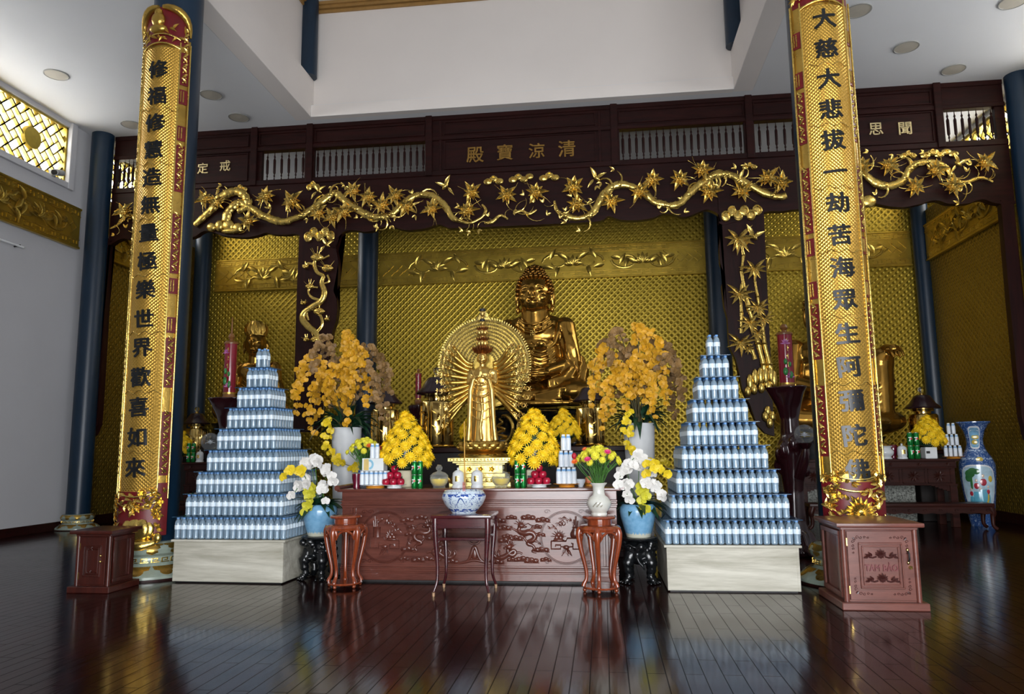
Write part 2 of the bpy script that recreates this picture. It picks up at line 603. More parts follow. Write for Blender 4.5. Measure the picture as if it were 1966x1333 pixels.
def make_floor():
    t = NT('mahogany_strip_floor')
    tc = t.n('TexCoord')
    sp = t.n('SeparateXYZ')
    t.t.links.new(tc.outputs['Object'], sp.inputs[0])
    cb = t.n('CombineXYZ', ins={'X': sp.outputs['Y'], 'Y': sp.outputs['X'], 'Z': 0.0})
    br = t.n('TexBrick', offset=0.37, offset_frequency=2, ins={'Vector': cb.outputs[0], 'Color1': (0.026, 0.0050, 0.0045), 'Color2': (0.013, 0.0030, 0.0030),
             'Mortar': (0.003, 0.002, 0.002), 'Scale': 1.0, 'Mortar Size': 0.0035, 'Mortar Smooth': 0.2, 'Bias': 0.0, 'Brick Width': 0.75, 'Row Height': 0.1})
    gr = t.noise(t.coord(scale=(12, 0.8, 1)), 3, 5)
    cc = t.mix(t.math('MULTIPLY', gr, 0.5), br.outputs['Color'], (0.010, 0.004, 0.004))
    t.p(col=cc, rough=t.math('MULTIPLY_ADD', t.noise(t.coord(), 1.5), 0.08, 0.10), spec=t.math('MULTIPLY_ADD', br.outputs['Fac'], -0.26, 0.28), coat=0.0)
    wav = t.noise(t.coord(scale=(9, 1.2, 1)), 1.6, 2)
    t.bump(t.math('ADD', t.math('MULTIPLY', br.outputs['Fac'], -0.5), t.math('MULTIPLY', wav, 0.55)), 0.22, 0.01)
    return t.m


MAT['floor'] = make_floor()


def glass(name, col, rough=0.04, ior=1.4, trans=0.95, coat=0.0):
    t = NT(name)
    t.p(col=col, rough=rough, ior=ior, trans=trans, coat=coat, coat_rough=0.03)
    return t.m


MAT['bottle'] = glass('blue_tinted_bottle', (0.56, 0.79, 1.0), 0.03, 1.33, 0.62, 1.0)
MAT['plate_glass'] = glass('green_edged_glass_sheet', (0.10, 0.26, 0.46), 0.05, 1.3, 0.7)
MAT['crystal'] = glass('crystal', (0.95, 0.97, 0.98), 0.01, 1.45, 1.0)
MAT['jar_liquid'] = glass('yellow_jar_filling', (0.85, 0.62, 0.04), 0.3, 1.33, 0.0)



def thin_glass(name, col, clear):
    """clear glass that lets daylight through to what it holds; glossy toward its rim"""
    t = NT(name)
    t.p(col=col, rough=0.02, spec=0.8, coat=1.0, coat_rough=0.02)
    lw = t.n('LayerWeight', ins={'Blend': 0.25})
    tr = t.n('BsdfTransparent', ins={'Color': (0.96, 0.97, 0.96)})
    mx = t.n('MixShader')
    t.set(mx.inputs[0], t.math('MULTIPLY_ADD', lw.outputs['Facing'], 0.9 - clear * 0.3, 1.0 - clear))
    t.t.links.new(tr.outputs[0], mx.inputs[1])
    t.t.links.new(t.b.outputs[0], mx.inputs[2])
    t.t.links.new(mx.outputs[0], t.out.inputs['Surface'])
    return t.m


MAT['jar_glass'] = thin_glass('clear_jar_glass_thin', (0.75, 0.76, 0.70), 0.93)
MAT['ball_glass'] = thin_glass('clear_ball_glass_thin', (0.45, 0.48, 0.50), 0.93)


def glaze_pot():
    t = NT('blue_glaze_over_bare_foot')
    tc = t.n('TexCoord')
    sp = t.n('SeparateXYZ')
    t.t.links.new(tc.outputs['Object'], sp.inputs[0])
    ang = t.math('ARCTAN2', sp.outputs['Y'], sp.outputs['X'])
    cb = t.n('CombineXYZ', ins={'X': t.math('MULTIPLY', ang, 7.0), 'Y': 0.0, 'Z': 0.0})
    drip = t.noise(cb.outputs[0], 1.6, 2, 0.5)
    edge = t.math('SUBTRACT', sp.outputs['Z'], t.math('MULTIPLY_ADD', drip, 0.09, -0.01))
    f = t.math('GREATER_THAN', edge, 0.0)
    f2 = t.math('GREATER_THAN', sp.outputs['Z'], 0.052)
    f = t.math('MAXIMUM', f, f2)
    sp2 = t.noise(t.coord(), 25)
    blue = t.ramp(sp2, [(0.3, (0.15, 0.36, 0.58)), (0.7, (0.24, 0.48, 0.70))])
    t.p(col=t.mix(f, (0.62, 0.62, 0.50), blue), rough=0.22, coat=0.5)
    return t.m


MAT['blue_glaze'] = glaze_pot()


def blue_white(name, scale=1.0, ground=(0.62, 0.72, 0.80), ink=(0.03, 0.08, 0.33), cover=0.5, lo=0.02, hi=0.3):
    """cobalt brushwork on white porcelain"""
    t = NT(name)
    v = t.coord(scale=(scale,) * 3)
    f = t.noise(v, 13, 3, 0.5, 1.6)
    ring = t.math('LESS_THAN', t.math('ABSOLUTE', t.math('SUBTRACT', f, cover)), 0.014)
    blot = t.math('GREATER_THAN', t.noise(v, 22, 2), 0.70)
    tc = t.n('TexCoord')
    sp = t.n('SeparateXYZ')
    t.t.links.new(tc.outputs['Object'], sp.inputs[0])
    z = sp.outputs['Z']
    b1 = t.math('LESS_THAN', t.math('ABSOLUTE', t.math('SUBTRACT', z, lo)), 0.012)
    b2 = t.math('LESS_THAN', t.math('ABSOLUTE', t.math('SUBTRACT', z, hi)), 0.012)
    dash = t.math('GREATER_THAN', t.noise(v, 40, 1), 0.47)
    band = t.math('MULTIPLY', t.math('MAXIMUM', b1, b2), dash)
    k = t.math('MAXIMUM', t.math('MAXIMUM', ring, blot), band)
    t.p(col=t.mix(k, ground, ink), rough=0.14, coat=0.6)
    return t.m


MAT['bw_bowl'] = blue_white('blue_and_white_porcelain', 1.0, lo=0.03, hi=0.155)
MAT['bw_small'] = blue_white('small_blue_and_white_porcelain', 2.2, lo=0.02, hi=0.15)
# ------------------------------------------------------------------ the hall
XL, XR, XC = -8.62, 6.45, -1.24
XG = 6.12                                 # face of the gold wall inside the chamber, right
YF, YS, YB = -2.6, 11.3, 14.6            # front wall, carved screen, back wall
ZC = 6.63
CX0, CX1, CY0, CY1 = -4.61, 2.14, 0.5, 11.05   # raised part of the ceiling

struct('floor', MB().box(XL - 0.3, XR + 0.3, YF - 0.3, YB + 0.3, -0.12, 0.0), MAT['floor'])


def side_wall(name, x0, x1):
    m = MB()
    m.box(x0, x1, YF, YB + 0.3, 0, 5.6)
    m.box(x0, x1, YF, YB + 0.3, 6.55, ZC + 0.3)
    for a, b in ((YF, 6.4), (10.72, 11.7), (14.25, YB + 0.3)):
        m.box(x0, x1, a, b, 5.6, 6.55)
    struct(name, m, MAT['white_wall'])


side_wall('wall_left', XL - 0.26, XL)
side_wall('wall_right', XR, XR + 0.26)
m = MB()
m.box(XL - 0.26, -2.2, YF - 0.25, YF, 0, ZC + 0.3)
m.box(4.6, XR + 0.26, YF - 0.25, YF, 0, ZC + 0.3)
m.box(-2.2, 4.6, YF - 0.25, YF, 3.5, ZC + 0.3)
struct('wall_front', m, MAT['white_wall'])
struct('wall_back', MB().box(XL - 0.26, XR + 0.26, YB, YB + 0.25, 0, ZC + 0.3), MAT['wall_gold'])
struct('wall_left_chamber', MB().box(XL, XL + 0.03, YS + 0.05, YB, 0.02, 5.55), MAT['shaded_gold'])
struct('wall_right_chamber', MB().box(XG, XR, YS + 0.05, YB, 0.02, 5.55), MAT['shaded_gold'])
# ceiling with its raised middle
m = MB()
m.box(XL - 0.26, CX0 - 0.3, YF - 0.25, YB + 0.25, ZC, ZC + 0.2)
m.box(CX1 + 0.3, XR + 0.26, YF - 0.25, YB + 0.25, ZC, ZC + 0.2)
m.box(CX0 - 0.3, CX1 + 0.3, CY1, YB + 0.25, ZC, ZC + 0.2)
m.box(CX0 - 0.3, CX1 + 0.3, YF - 0.25, CY0, ZC, ZC + 0.2)
struct('ceiling', m, MAT['ceiling'])
struct('ceiling_coffer', MB().box(CX0 - 0.5, CX1 + 0.5, CY0 - 0.3, CY1 + 0.4, 8.66, 8.8), MAT['ceiling'])
m = MB()
m.box(CX0 - 0.45, CX0 - 0.12, CY0, CY1 + 0.35, 7.25, 8.7)
m.box(CX1 + 0.12, CX1 + 0.45, CY0, CY1 + 0.35, 7.25, 8.7)
m.box(CX0 - 0.12, CX1 + 0.12, CY1 + 0.1, CY1 + 0.35, 6.75, 8.7)
m.box(CX0 - 0.12, CX1 + 0.12, CY0 - 0.25, CY0, 6.75, 8.7)
struct('wall_coffer', m, MAT['warm_white'])
struct('trim_1', MB().box(CX0 - 0.30, CX0, CY0, CY1 + 0.1, ZC - 0.001, 7.30, 0.006), MAT['warm_white'])
struct('trim_2', MB().box(CX1, CX1 + 0.30, CY0, CY1 + 0.1, ZC - 0.001, 7.30, 0.006), MAT['warm_white'])
struct('trim_3', MB().box(CX0, CX1, CY1, CY1 + 0.12, ZC - 0.001, 6.83, 0.004), MAT['warm_white'])
m = MB()
for z, o in ((8.5, 0.03), (8.56, 0.07), (8.61, 0.11)):
    m.box(CX0 - 0.12, CX1 + 0.12, CY1 + 0.1 - o, CY1 + 0.12, z, z + 0.05)
    m.box(CX0 - 0.13, CX0 - 0.12 + o, CY0, CY1 + 0.1, z, z + 0.05)
    m.box(CX1 + 0.12 - o, CX1 + 0.13, CY0, CY1 + 0.1, z, z + 0.05)
struct('trim_4', m, MAT['crown'])
# baseboards
struct('baseboard_left', MB().box(XL, XL + 0.025, YF, YS, 0, 0.13, 0.004), MAT['rosewood'])
struct('baseboard_right', MB().box(XR - 0.025, XR, YF, YS, 0, 0.13, 0.004), MAT['rosewood'])
struct('baseboard_left_chamber', MB().box(XL + 0.03, XL + 0.06, YS, YB, 0, 0.16, 0.004), MAT['rosewood'])
struct('baseboard_right_chamber', MB().box(XG - 0.03, XG, YS + 0.05, YB, 0, 0.16, 0.004), MAT['rosewood'])
# jambs and sills of the left window, white
m = MB()
m.box(XL - 0.02, XL + 0.05, 10.70, 10.83, 5.5, ZC, 0.006)
m.box(XL - 0.02, XL + 0.045, 6.3, 10.70, 5.50, 5.60, 0.006)
struct('trim_5', m, MAT['white_wall'])
m = MB()
m.box(XR - 0.05, XR + 0.02, 10.70, 10.83, 5.5, ZC, 0.006)
m.box(XR - 0.045, XR + 0.02, 6.3, 10.70, 5.50, 5.60, 0.006)
struct('trim_6', m, MAT['white_wall'])


def lattice(name, x, y0, y1, z0, z1, disc_y=None):
    """gold fretwork of 45-degree bars filling a wall opening."""
    m = MB()
    s, wd = 0.128, 0.024
    cy_, cz_ = (y0 + y1) / 2, (z0 + z1) / 2
    L = max(y1 - y0, z1 - z0)
    k = int(L / s) + 3
    r2_ = math.sqrt(0.5)

    def bar(u0, u1, v, flip):
        # bar along u at v (rotated frame), clipped to the opening
        a, b = ((u0, v), (u1, v)) if not flip else ((v, u0), (v, u1))
        n = 7
        pts = []
        for i in range(n + 1):
            t = i / n
            p, q = a[0] + (b[0] - a[0]) * t, a[1] + (b[1] - a[1]) * t
            yy, zz = cy_ + (p - q) * r2_, cz_ + (p + q) * r2_
            if y0 - 0.01 <= yy <= y1 + 0.01 and z0 - 0.01 <= zz <= z1 + 0.01:
                pts.append((yy, zz))
        if len(pts) < 2:
            return
        (ya, za), (yb, zb) = pts[0], pts[-1]
        ln = hypot(yb - ya, zb - za)
        mt = M.Translation((x, (ya + yb) / 2, (za + zb) / 2)) @ M.Rotation(atan2(zb - za, yb - ya), 4, 'X') @ M.Diagonal((0.06, ln + wd, wd, 1))
        bmesh.ops.create_cube(m.bm, size=1.0, matrix=mt)

    for i in range(-k, k + 1):
        for j in range(-k, k + 1):
            t = (i + 2 * j) % 5
            if t == 0:                     # crossing hooks of the fret
                bar((i - 1) * s, (i + 1) * s, j * s, False)
                bar((j - 1) * s, (j + 1) * s, i * s, True)
                bar(j * s, (j + 2.0) * s, (i + 1) * s, True)
                bar((j - 2.0) * s, j * s, (i - 1) * s, True)
                bar((i - 2.0) * s, i * s, (j + 1) * s, False)
                bar(i * s, (i + 2.0) * s, (j - 1) * s, False)
    m.box(x - 0.06, x + 0.06, y0, y0 + 0.035, z0, z1)
    m.box(x - 0.06, x + 0.06, y1 - 0.035, y1, z0, z1)
    m.box(x - 0.06, x + 0.06, y0, y1, z0, z0 + 0.035)
    m.box(x - 0.06, x + 0.06, y0, y1, z1 - 0.035, z1)
    if disc_y:
        m.lathe([(0.0, -0.055), (0.17, -0.05), (0.19, 0), (0.17, 0.05), (0.0, 0.055)], 24, (0, 0, 0))
        vv = m.bm.verts[:][-24 * 5:]
        bmesh.ops.transform(m.bm, matrix=M.Translation((x, disc_y, cz_)) @ M.Rotation(radians(90), 4, 'Y'), verts=vv)
    o = m.build(name, MAT['gold_lat'], None, 0)
    o['kind'] = 'structure'


lattice('window_1', XL - 0.10, 6.4, 10.72, 5.6, 6.55, 10.0)
lattice('window_2', XR + 0.10, 6.4, 10.72, 5.6, 6.55, 10.0)
lattice('window_3', XL - 0.10, 11.7, 14.25, 5.6, 6.55, 13.0)
lattice('window_4', XR + 0.10, 11.7, 14.25, 5.6, 6.55, 13.0)


# ------------------------------------------------------------------ columns
def petal_ring(m, n, r0, z0, r1, z1, w, out=0.012, ph=0.0, thick=0.012, cut=None):
    """rounded petals lying on the flank between (r0,z0) and (r1,z1), pointing from 0 to 1"""
    for i in range(n):
        a = 2 * pi * (i + ph) / n
        if cut and not cut(a):
            continue
        rows = []
        for k in range(6):
            t = k / 5
            r_ = r0 + (r1 - r0) * t + out * sin(pi * min(1, t * 0.9 + 0.1)) * 2
            z_ = z0 + (z1 - z0) * t
            hw = w * 0.5 * (math.sqrt(max(0.0, 1 - (t * 1.0) ** 2.6)) * 0.98 + 0.02)
            ring = []
            for q in (-1, -0.5, 0, 0.5, 1):
                aa = a + q * hw / max(r_, 0.01)
                rr = r_ + thick * (1 - abs(q) ** 2)
                ring.append((rr * cos(aa), rr * sin(aa), z_))
            rows.append(m.ring(ring))
        m.skin(rows, False, False)


def column(loc, r, h, label, base=True, z0=0.0):
    t = thing('column', label, 'column', (loc[0], loc[1], z0))
    zb = 1.36 * r if base else 0.0
    MB().lathe([(r, zb * 0.9), (r, h - z0)], 40).build('shaft', MAT['blue_column'], t, 30)
    if base:
        k = r
        MB().lathe([(1.92 * k, 0), (1.92 * k, 0.07 * k)], 40).build('floor_ring', MAT['rosewood'], t, 30)
        MB().lathe([(1.86 * k, 0.07 * k), (1.86 * k, 0.16 * k), (1.62 * k, 0.36 * k), (1.30 * k, 0.50 * k), (1.26 * k, 0.58 * k), (1.28 * k, 0.62 * k), (1.28 * k, 0.80 * k),
                    (1.26 * k, 0.84 * k), (1.38 * k, 0.95 * k), (1.42 * k, 1.10 * k), (1.34 * k, 1.24 * k), (1.16 * k, 1.36 * k), (1.0 * k, 1.38 * k)], 40).build('lotus_base', MAT['celadon'], t, 30)
        mm = MB()
        petal_ring(mm, 10, 1.34 * k, 0.50 * k, 1.80 * k, 0.17 * k, 0.80 * k, 0.03 * k, 0, 0.04 * k)
        mm.build('lower_petals', MAT['amber'], t, 60)
        mm = MB()
        petal_ring(mm, 10, 1.22 * k, 1.32 * k, 1.36 * k, 0.92 * k, 0.78 * k, 0.05 * k, 0.5, 0.03 * k)
        mm.build('upper_petals', MAT['gilt_deep'], t, 60)
        mm = MB()                                             # meander band
        n = 22
        for i in range(n):
            a = 2 * pi * i / n
            for (da, zz, la, hz) in ((0, 0.64, 0.23, 0.03), (0, 0.78, 0.17, 0.03), (-0.09, 0.71, 0.03, 0.14), (0.03, 0.70, 0.10, 0.03), (0.06, 0.74, 0.03, 0.08)):
                aa = a + da
                mt = M.Translation((1.285 * k * cos(aa), 1.285 * k * sin(aa), zz * k)) @ M.Rotation(aa + pi / 2, 4, 'Z') @ M.Diagonal((la * k * 1.3, 0.05 * k, hz * k, 1))
                bmesh.ops.create_cube(mm.bm, size=1.0, matrix=mt)
        mm.build('meander_band', MAT['gilt'], t, 0)
    return t


column((-4.50, 7.08), 0.25, 8.66, 'tall blue round column on a lotus base beside the left water bottle tower')
column((2.165, 7.08), 0.25, 8.66, 'tall blue round column on a lotus base behind the carved donation chest')
column((-8.40, 11.22), 0.175, ZC, 'slim blue column on a lotus base against the white left wall')
column((6.27, 11.22), 0.175, ZC, 'slim blue column at the right end of the carved screen, near the photo edge')
column((-4.69, 14.38), 0.205, ZC, 'blue column on the gold back wall behind the yellow orchids at left', False)
column((2.28, 14.38), 0.205, ZC, 'blue column on the gold back wall behind the right bottle tower', False)
column((-8.30, 14.40), 0.17, ZC, 'blue column in the back left corner of the gold room', False)
column((6.06, 14.40), 0.15, ZC, 'blue column in the back right corner of the gold room', False)
column((-4.66, 11.00), 0.145, 8.66, 'short blue column standing on the left ceiling beam', False, 7.30)
column((2.19, 11.00), 0.145, 8.66, 'short blue column standing on the right ceiling beam', False, 7.30)

# ------------------------------------------------------------------ round ceiling lights
WHERE = {0: 'above the left lattice window', 1: 'right of the left couplet column, farther from the screen',
         2: 'over the left text panel of the carved screen', 3: 'in the corner over the left end of the screen',
         4: 'beside the right couplet column, at the top edge', 5: 'second from the top right of the right couplet column',
         6: 'nearest the right end of the carved screen', 7: 'in the top right corner of the photo'}
for i, (x, y) in enumerate(((-7.70, 9.21), (-5.82, 10.10), (-5.78, 11.0), (-7.67, 11.03), (3.34, 9.15), (4.30, 10.15), (5.24, 11.06), (5.20, 9.22))):
    y = min(y, 10.9)
    t = thing('ceiling_light', 'round unlit ceiling light ' + WHERE[i], 'ceiling light', (x, y, ZC), 0, 'round ceiling lights')
    MB().lathe([(0.165, 0), (0.164, -0.010), (0.152, -0.012), (0.148, -0.007)], 32, cap=False).build('rim', MAT['lamp_rim'], t)
    MB().lathe([(0.0, -0.012), (0.15, -0.008), (0.15, -0.002)], 32).build('diffuser', MAT['lamp_disc'], t)

# small wall fittings on the left
t = thing('security_camera', 'small white security camera under the left lattice window', 'camera', (XL, 10.35, 5.62))
mm = MB().box(0, 0.06, -0.05, 0.05, -0.05, 0.05, 0.01)
mm.tube([(0.05, 0, 0), (0.12, 0, 0.01)], 0.02)
mm.build('bracket', MAT['camera_body'], t)
MB().tube([(0.10, 0.12, 0.05), (0.17, -0.12, -0.03)], 0.052, 12).build('body', MAT['camera_body'], t)
MB().tube([(0.168, -0.113, -0.028), (0.178, -0.15, -0.040)], 0.04, 12).build('lens', MAT['black'], t)
t = thing('wall_light', 'thin tube light on an arm on the white left wall', 'wall light', (XL, 9.45, 4.26))
MB().tube([(0, 0.3, 0), (0.10, 0.3, 0.02)], 0.012).tube([(0, -0.3, 0), (0.10, -0.3, 0.02)], 0.012).build('bracket', MAT['black'], t)
MB().tube([(0.10, -0.55, 0), (0.10, 0.36, 0)], 0.016).build('tube', MAT['white_print'], t)


# ------------------------------------------------------------------ embossed gold frieze boards
def scroll(m, cx, cz, s, y, flip=1):
    """a curling spray of leaves"""
    for sg in (1, -1):
        pts = []
        for k in range(15):
            a = k / 14 * 2.0 * pi
            r_ = s * (0.10 + 0.22 * (1 - k / 14))
            pts.append((cx + sg * (s * 0.55 + r_ * cos(a) * 1.5), y, cz + flip * r_ * sin(a)))
        m.tube(pts, [s * (0.045 - 0.0018 * k) for k in range(15)], 5, 0.7)
        for q in range(4):
            a = 0.5 + q * 0.8
            m.leaf((cx + sg * s * (0.2 + 0.28 * q), y, cz + flip * s * 0.12 * (-1) ** q), (sg * cos(a), 0, sin(a) * (-1) ** q), (0, -1, 0), s * 0.42, s * 0.16)
    for q in range(7):
        a = pi * q / 6
        m.leaf((cx, y, cz - s * 0.1), (cos(a), 0, sin(a) * 0.9 + 0.1), (0, -1, 0), s * 0.36, s * 0.15)


def frieze(name, label, loc, rz, w, n_mot, h=0.66):
    """board facing local -Y, centred on x, its foot at z=0"""
    loc = V(loc) + M.Rotation(rz, 3, "Z") @ V((0, -0.022, 0))
    t = thing(name, label, 'frieze board', loc, rz, 'gilded frieze boards on the walls')
    MB().box(-w / 2, w / 2, -0.05, 0, 0, h, 0.006).box(-w / 2 - 0.01, w / 2 + 0.01, -0.065, 0, h - 0.02, h + 0.012, 0.004).box(-w / 2 - 0.01, w / 2 + 0.01, -0.065, 0, -0.012, 0.02, 0.004).build('board', MAT['frieze'], t, 30)
    m = MB()
    n = max(4, int(w / 0.24))
    for i in range(n):
        x = -w / 2 + (i + 0.5) * w / n
        for zc_, sg in ((h - 0.075, 1), (0.075, -1)):
            for (dx, dz, lx, lz) in ((0, 0.03, 0.20, 0.012), (-0.05, -0.03, 0.10, 0.012), (0.0, 0, 0.012, 0.06), (0.07, -0.015, 0.012, 0.05)):
                m.box(x + dx - lx / 2, x + dx + lx / 2, -0.062, -0.045, zc_ + sg * dz - lz / 2, zc_ + sg * dz + lz / 2)
    for z in (0.135, h - 0.135):
        m.box(-w / 2, w / 2, -0.060, -0.045, z - 0.006, z + 0.006)
    for sg in (1, -1):                                         # basket-lined end fields
        x0 = sg * (w / 2 - 0.42)
        for i in range(-3, 4):
            for d in (1, -1):
                mt = M.Translation((x0 + i * 0.09, -0.052, h / 2 + d * 0.07 * (i % 2))) @ M.Rotation(d * radians(45), 4, 'Y') @ M.Diagonal((0.20, 0.016, 0.016, 1))
                bmesh.ops.create_cube(m.bm, size=1.0, matrix=mt)
        pts = [(x0 - sg * (0.36 - 0.05 * cos(k * 1.2)), -0.055, 0.16 + (h - 0.32) * k / 8) for k in range(9)]
        m.tube(pts, 0.012, 5)
    m.build('meander_border', MAT['frieze_line'], t, 0)
    m = MB()
    for i in range(n_mot):
        x = (i - (n_mot - 1) / 2) * (w - 1.1) / max(1, n_mot)
        scroll(m, x, h / 2, 0.60, -0.058, 1 if i % 2 == 0 else -1)
    m.build('scrollwork', MAT['frieze_line'], t, 60)
    return t


ZFR = 4.57
frieze('frieze_board', 'gilded frieze board on the back wall above the great seated buddha', (-1.19, YB, ZFR), 0, 6.62, 4)
frieze('frieze_board', 'gilded frieze board on the back wall behind the left bottle tower', (-6.5, YB, ZFR), 0, 3.2, 2)
frieze('frieze_board', 'gilded frieze board on the back wall behind the right couplet column', (4.2, YB, ZFR), 0, 3.44, 2)
frieze('frieze_board', 'gilded frieze board on the white left wall under the lattice window', (XL, 8.2, ZFR), radians(90), 5.60, 6)
frieze('frieze_board', 'gilded frieze board on the white right wall, only its end at the photo edge', (XR, 8.2, ZFR), radians(-90), 5.60, 6)
frieze('frieze_board', 'gilded frieze board on the left side wall of the gold room', (XL + 0.03, 12.85, ZFR), radians(90), 2.7, 2)
frieze('frieze_board', 'gilded frieze board on the right side wall of the gold room', (XG, 12.85, ZFR), radians(-90), 2.7, 2)
# ------------------------------------------------------------------ carved timber screen across the room
SCR = thing('carved_screen', 'dark rosewood screen with gilded carved branches spanning the room under the ceiling', 'screen', (-1.2, YS, 4.6))
SY = YS
OPEN = [(-8.20, -7.72, 6), (-5.56, -4.81, 6), (-4.65, -2.745, 18), (0.39, 2.31, 18), (2.465, 3.22, 6), (5.24, 5.96, 7)]
Z0, Z1 = 5.69, 6.20
m = MB()
SX0, SX1 = -8.24, 6.10
m.box(SX0, SX1, SY, SY + 0.12, 6.55, ZC - 0.005, 0.006)
m.box(SX0, SX1, SY + 0.02, SY + 0.10, 6.26, 6.56)
m.box(SX0, SX1, SY - 0.01, SY + 0.12, Z1, 6.27, 0.008)
m.box(SX0, SX1, SY - 0.01, SY + 0.12, 5.60, Z0, 0.008)
xs = [SX0] + [v for a, b, _ in OPEN for v in (a, b)] + [SX1]
for a, b in zip(xs[0::2], xs[1::2]):
    m.box(a, b, SY + 0.02, SY + 0.10, Z0 - 0.02, Z1 + 0.02)
for x in (-7.66, -5.69, -4.72, -2.69, 0.31, 2.39, 3.29, 5.16):
    m.box(x - 0.055, x + 0.055, SY - 0.035, SY + 0.12, 5.60, ZC - 0.005, 0.008)
for x in (-2.50, 0.08):
    m.box(x - 0.02, x + 0.02, SY - 0.005, SY + 0.05, 5.66, 6.52, 0.004)
for a, b in ((-7.55, -5.80), (-5.62, -4.79), (-4.64, -2.76), (-2.44, 0.02), (0.38, 2.32), (2.46, 3.22), (3.38, 5.08)):   # raised mouldings of the upper fields
    for (p, q, r_, s) in ((a, b, 6.30, 6.32), (a, b, 6.50, 6.52), (a, a + 0.02, 6.30, 6.52), (b - 0.02, b, 6.30, 6.52)):
        m.box(p, q, SY + (0.0 if q - p > 0.1 else 0.0012), SY + 0.03, r_, s, 0.003)
for a, b in ((-7.55, -5.80), (-2.44, 0.02), (3.38, 5.08)):
    for (p, q, r_, s) in ((a, b, 5.70, 5.72), (a, b, 6.17, 6.19), (a, a + 0.02, 5.70, 6.19), (b - 0.02, b, 5.70, 6.19)):
        m.box(p, q, SY + (0.0 if q - p > 0.1 else 0.0012), SY + 0.03, r_, s, 0.003)
m.build('frame', MAT['rosewood'], SCR, 30, True)

prof = [(0.004, 0), (0.012, 0.03), (0.006, 0.055), (0.016, 0.085), (0.009, 0.11), (0.022, 0.14), (0.022, 0.36), (0.009, 0.395), (0.017, 0.42), (0.007, 0.45), (0.004, 0.51)]
bal = None
for a, b, n in OPEN:
    for k in range(n):
        x = a + (b - a) * (k + 0.5 + (0.15 if n < 8 else 0)) / n
        if bal is None:
            bal = MB().lathe(prof, 10, (0, 0, 0)).build('baluster', MAT['rosewood_v'], SCR, 60)
            o = bal
        else:
            o = bal.copy()
            COL.objects.link(o)
            o.parent = SCR
        o.location = (x - SCR.location.x, 0.06, Z0 - SCR.location.z)

low = [(-8.189, 4.7), (-8.079, 4.768), (-7.939, 4.798), (-7.728, 4.743), (-7.37, 4.736), (-6.997, 4.737), (-6.701, 4.768), (-6.584, 4.835), (-6.494, 4.867), (-6.354, 4.833), (-6.167, 4.762), (-5.8, 4.718), (-5.574, 4.743), (-5.431, 4.781), (-5.304, 4.748), (-5.079, 4.729), (-4.855, 4.719), (-4.272, 4.473), (-4.231, 4.594), (-4.145, 4.695), (-4.058, 4.752), (-3.927, 4.754), (-3.751, 4.72), (-3.62, 4.731), (-3.534, 4.753), (-3.447, 4.784), (-3.334, 4.787), (-3.256, 4.775), (-3.143, 4.735), (-3.014, 4.711), (-2.885, 4.714), (-2.714, 4.732), (-2.526, 4.783), (-2.372, 4.724), (-2.245, 4.71), (-1.197, 4.702), (-0.537, 4.704), (0.033, 4.711), (0.181, 4.787), (0.356, 4.72), (0.636, 4.698), (0.876, 4.728), (0.998, 4.78), (1.156, 4.772), (1.327, 4.714), (1.471, 4.748), (1.646, 4.814), (1.747, 4.801), (1.861, 4.721), (1.915, 4.561), (2.527, 4.729), (2.788, 4.732), (2.942, 4.749), (3.246, 4.75), (3.546, 4.718), (3.847, 4.735), (4.016, 4.791), (4.149, 4.784), (4.331, 4.735), (4.543, 4.708), (4.811, 4.75), (4.916, 4.785), (5.048, 4.786), (5.174, 4.731), (5.434, 4.718), (5.568, 4.759), (5.677, 4.769), (5.794, 4.715), (5.913, 4.685)]
edge = [(SX0, low[0][1])] + [(x, z) for x, z in smooth_path(low, 3) if SX0 < x < SX1] + [(SX1, low[-1][1])]
m = MB()
m.skin([m.ring([(x, SY + 0.01, z), (x, SY + 0.01, 5.61), (x, SY + 0.11, 5.61), (x, SY + 0.11, z)]) for x, z in edge])
m.skin([m.ring([(x, SY - 0.012, z - 0.004), (x, SY - 0.012, z + 0.035), (x, SY + 0.012, z + 0.035), (x, SY + 0.012, z - 0.004)]) for x, z in edge])
m.build('carved_rail', MAT['rosewood'], SCR, 30, True)
jl = [(-4.857, 4.816), (-4.872, 3.803), (-4.87, 2.576), (-4.872, 1.497), (-4.46, 1.491), (-4.385, 1.9), (-4.328, 2.396), (-4.288, 2.88), (-4.258, 3.098), (-4.201, 3.258), (-4.18, 3.469), (-4.2, 3.624), (-4.256, 3.754), (-4.189, 3.872), (-4.176, 4.113), (-4.179, 4.226), (-4.228, 4.454), (-4.171, 4.678), (-4.103, 4.78)]
MB().prism(jl, SY, SY + 0.12).build('jamb', MAT['rosewood_v'], SCR, 0, True)
jr = [(1.847, 4.763), (1.901, 4.578), (1.845, 4.22), (1.841, 3.975), (1.908, 3.762), (1.854, 3.61), (1.871, 3.313), (1.914, 3.104), (1.916, 2.684), (1.998, 2.502), (2.047, 2.274), (2.072, 2.041), (2.172, 1.808), (2.254, 1.515), (2.365, 1.385), (2.495, 1.338), (2.501, 2.086), (2.518, 3.738), (2.531, 4.794)]
MB().prism(jr, SY, SY + 0.12).build('jamb', MAT['rosewood_v'], SCR, 0, True)
el = [(-8.326, 4.889), (-8.352, 3.896), (-8.371, 2.836), (-8.393, 1.97), (-8.433, 1.502), (-8.381, 1.433), (-8.276, 1.5), (-8.214, 1.669), (-8.207, 1.967), (-8.209, 2.657), (-8.216, 3.712), (-8.227, 4.702), (-8.184, 4.773)]
MB().prism(el, SY - 0.01, SY + 0.11).build('jamb', MAT['rosewood_v'], SCR, 0, True)
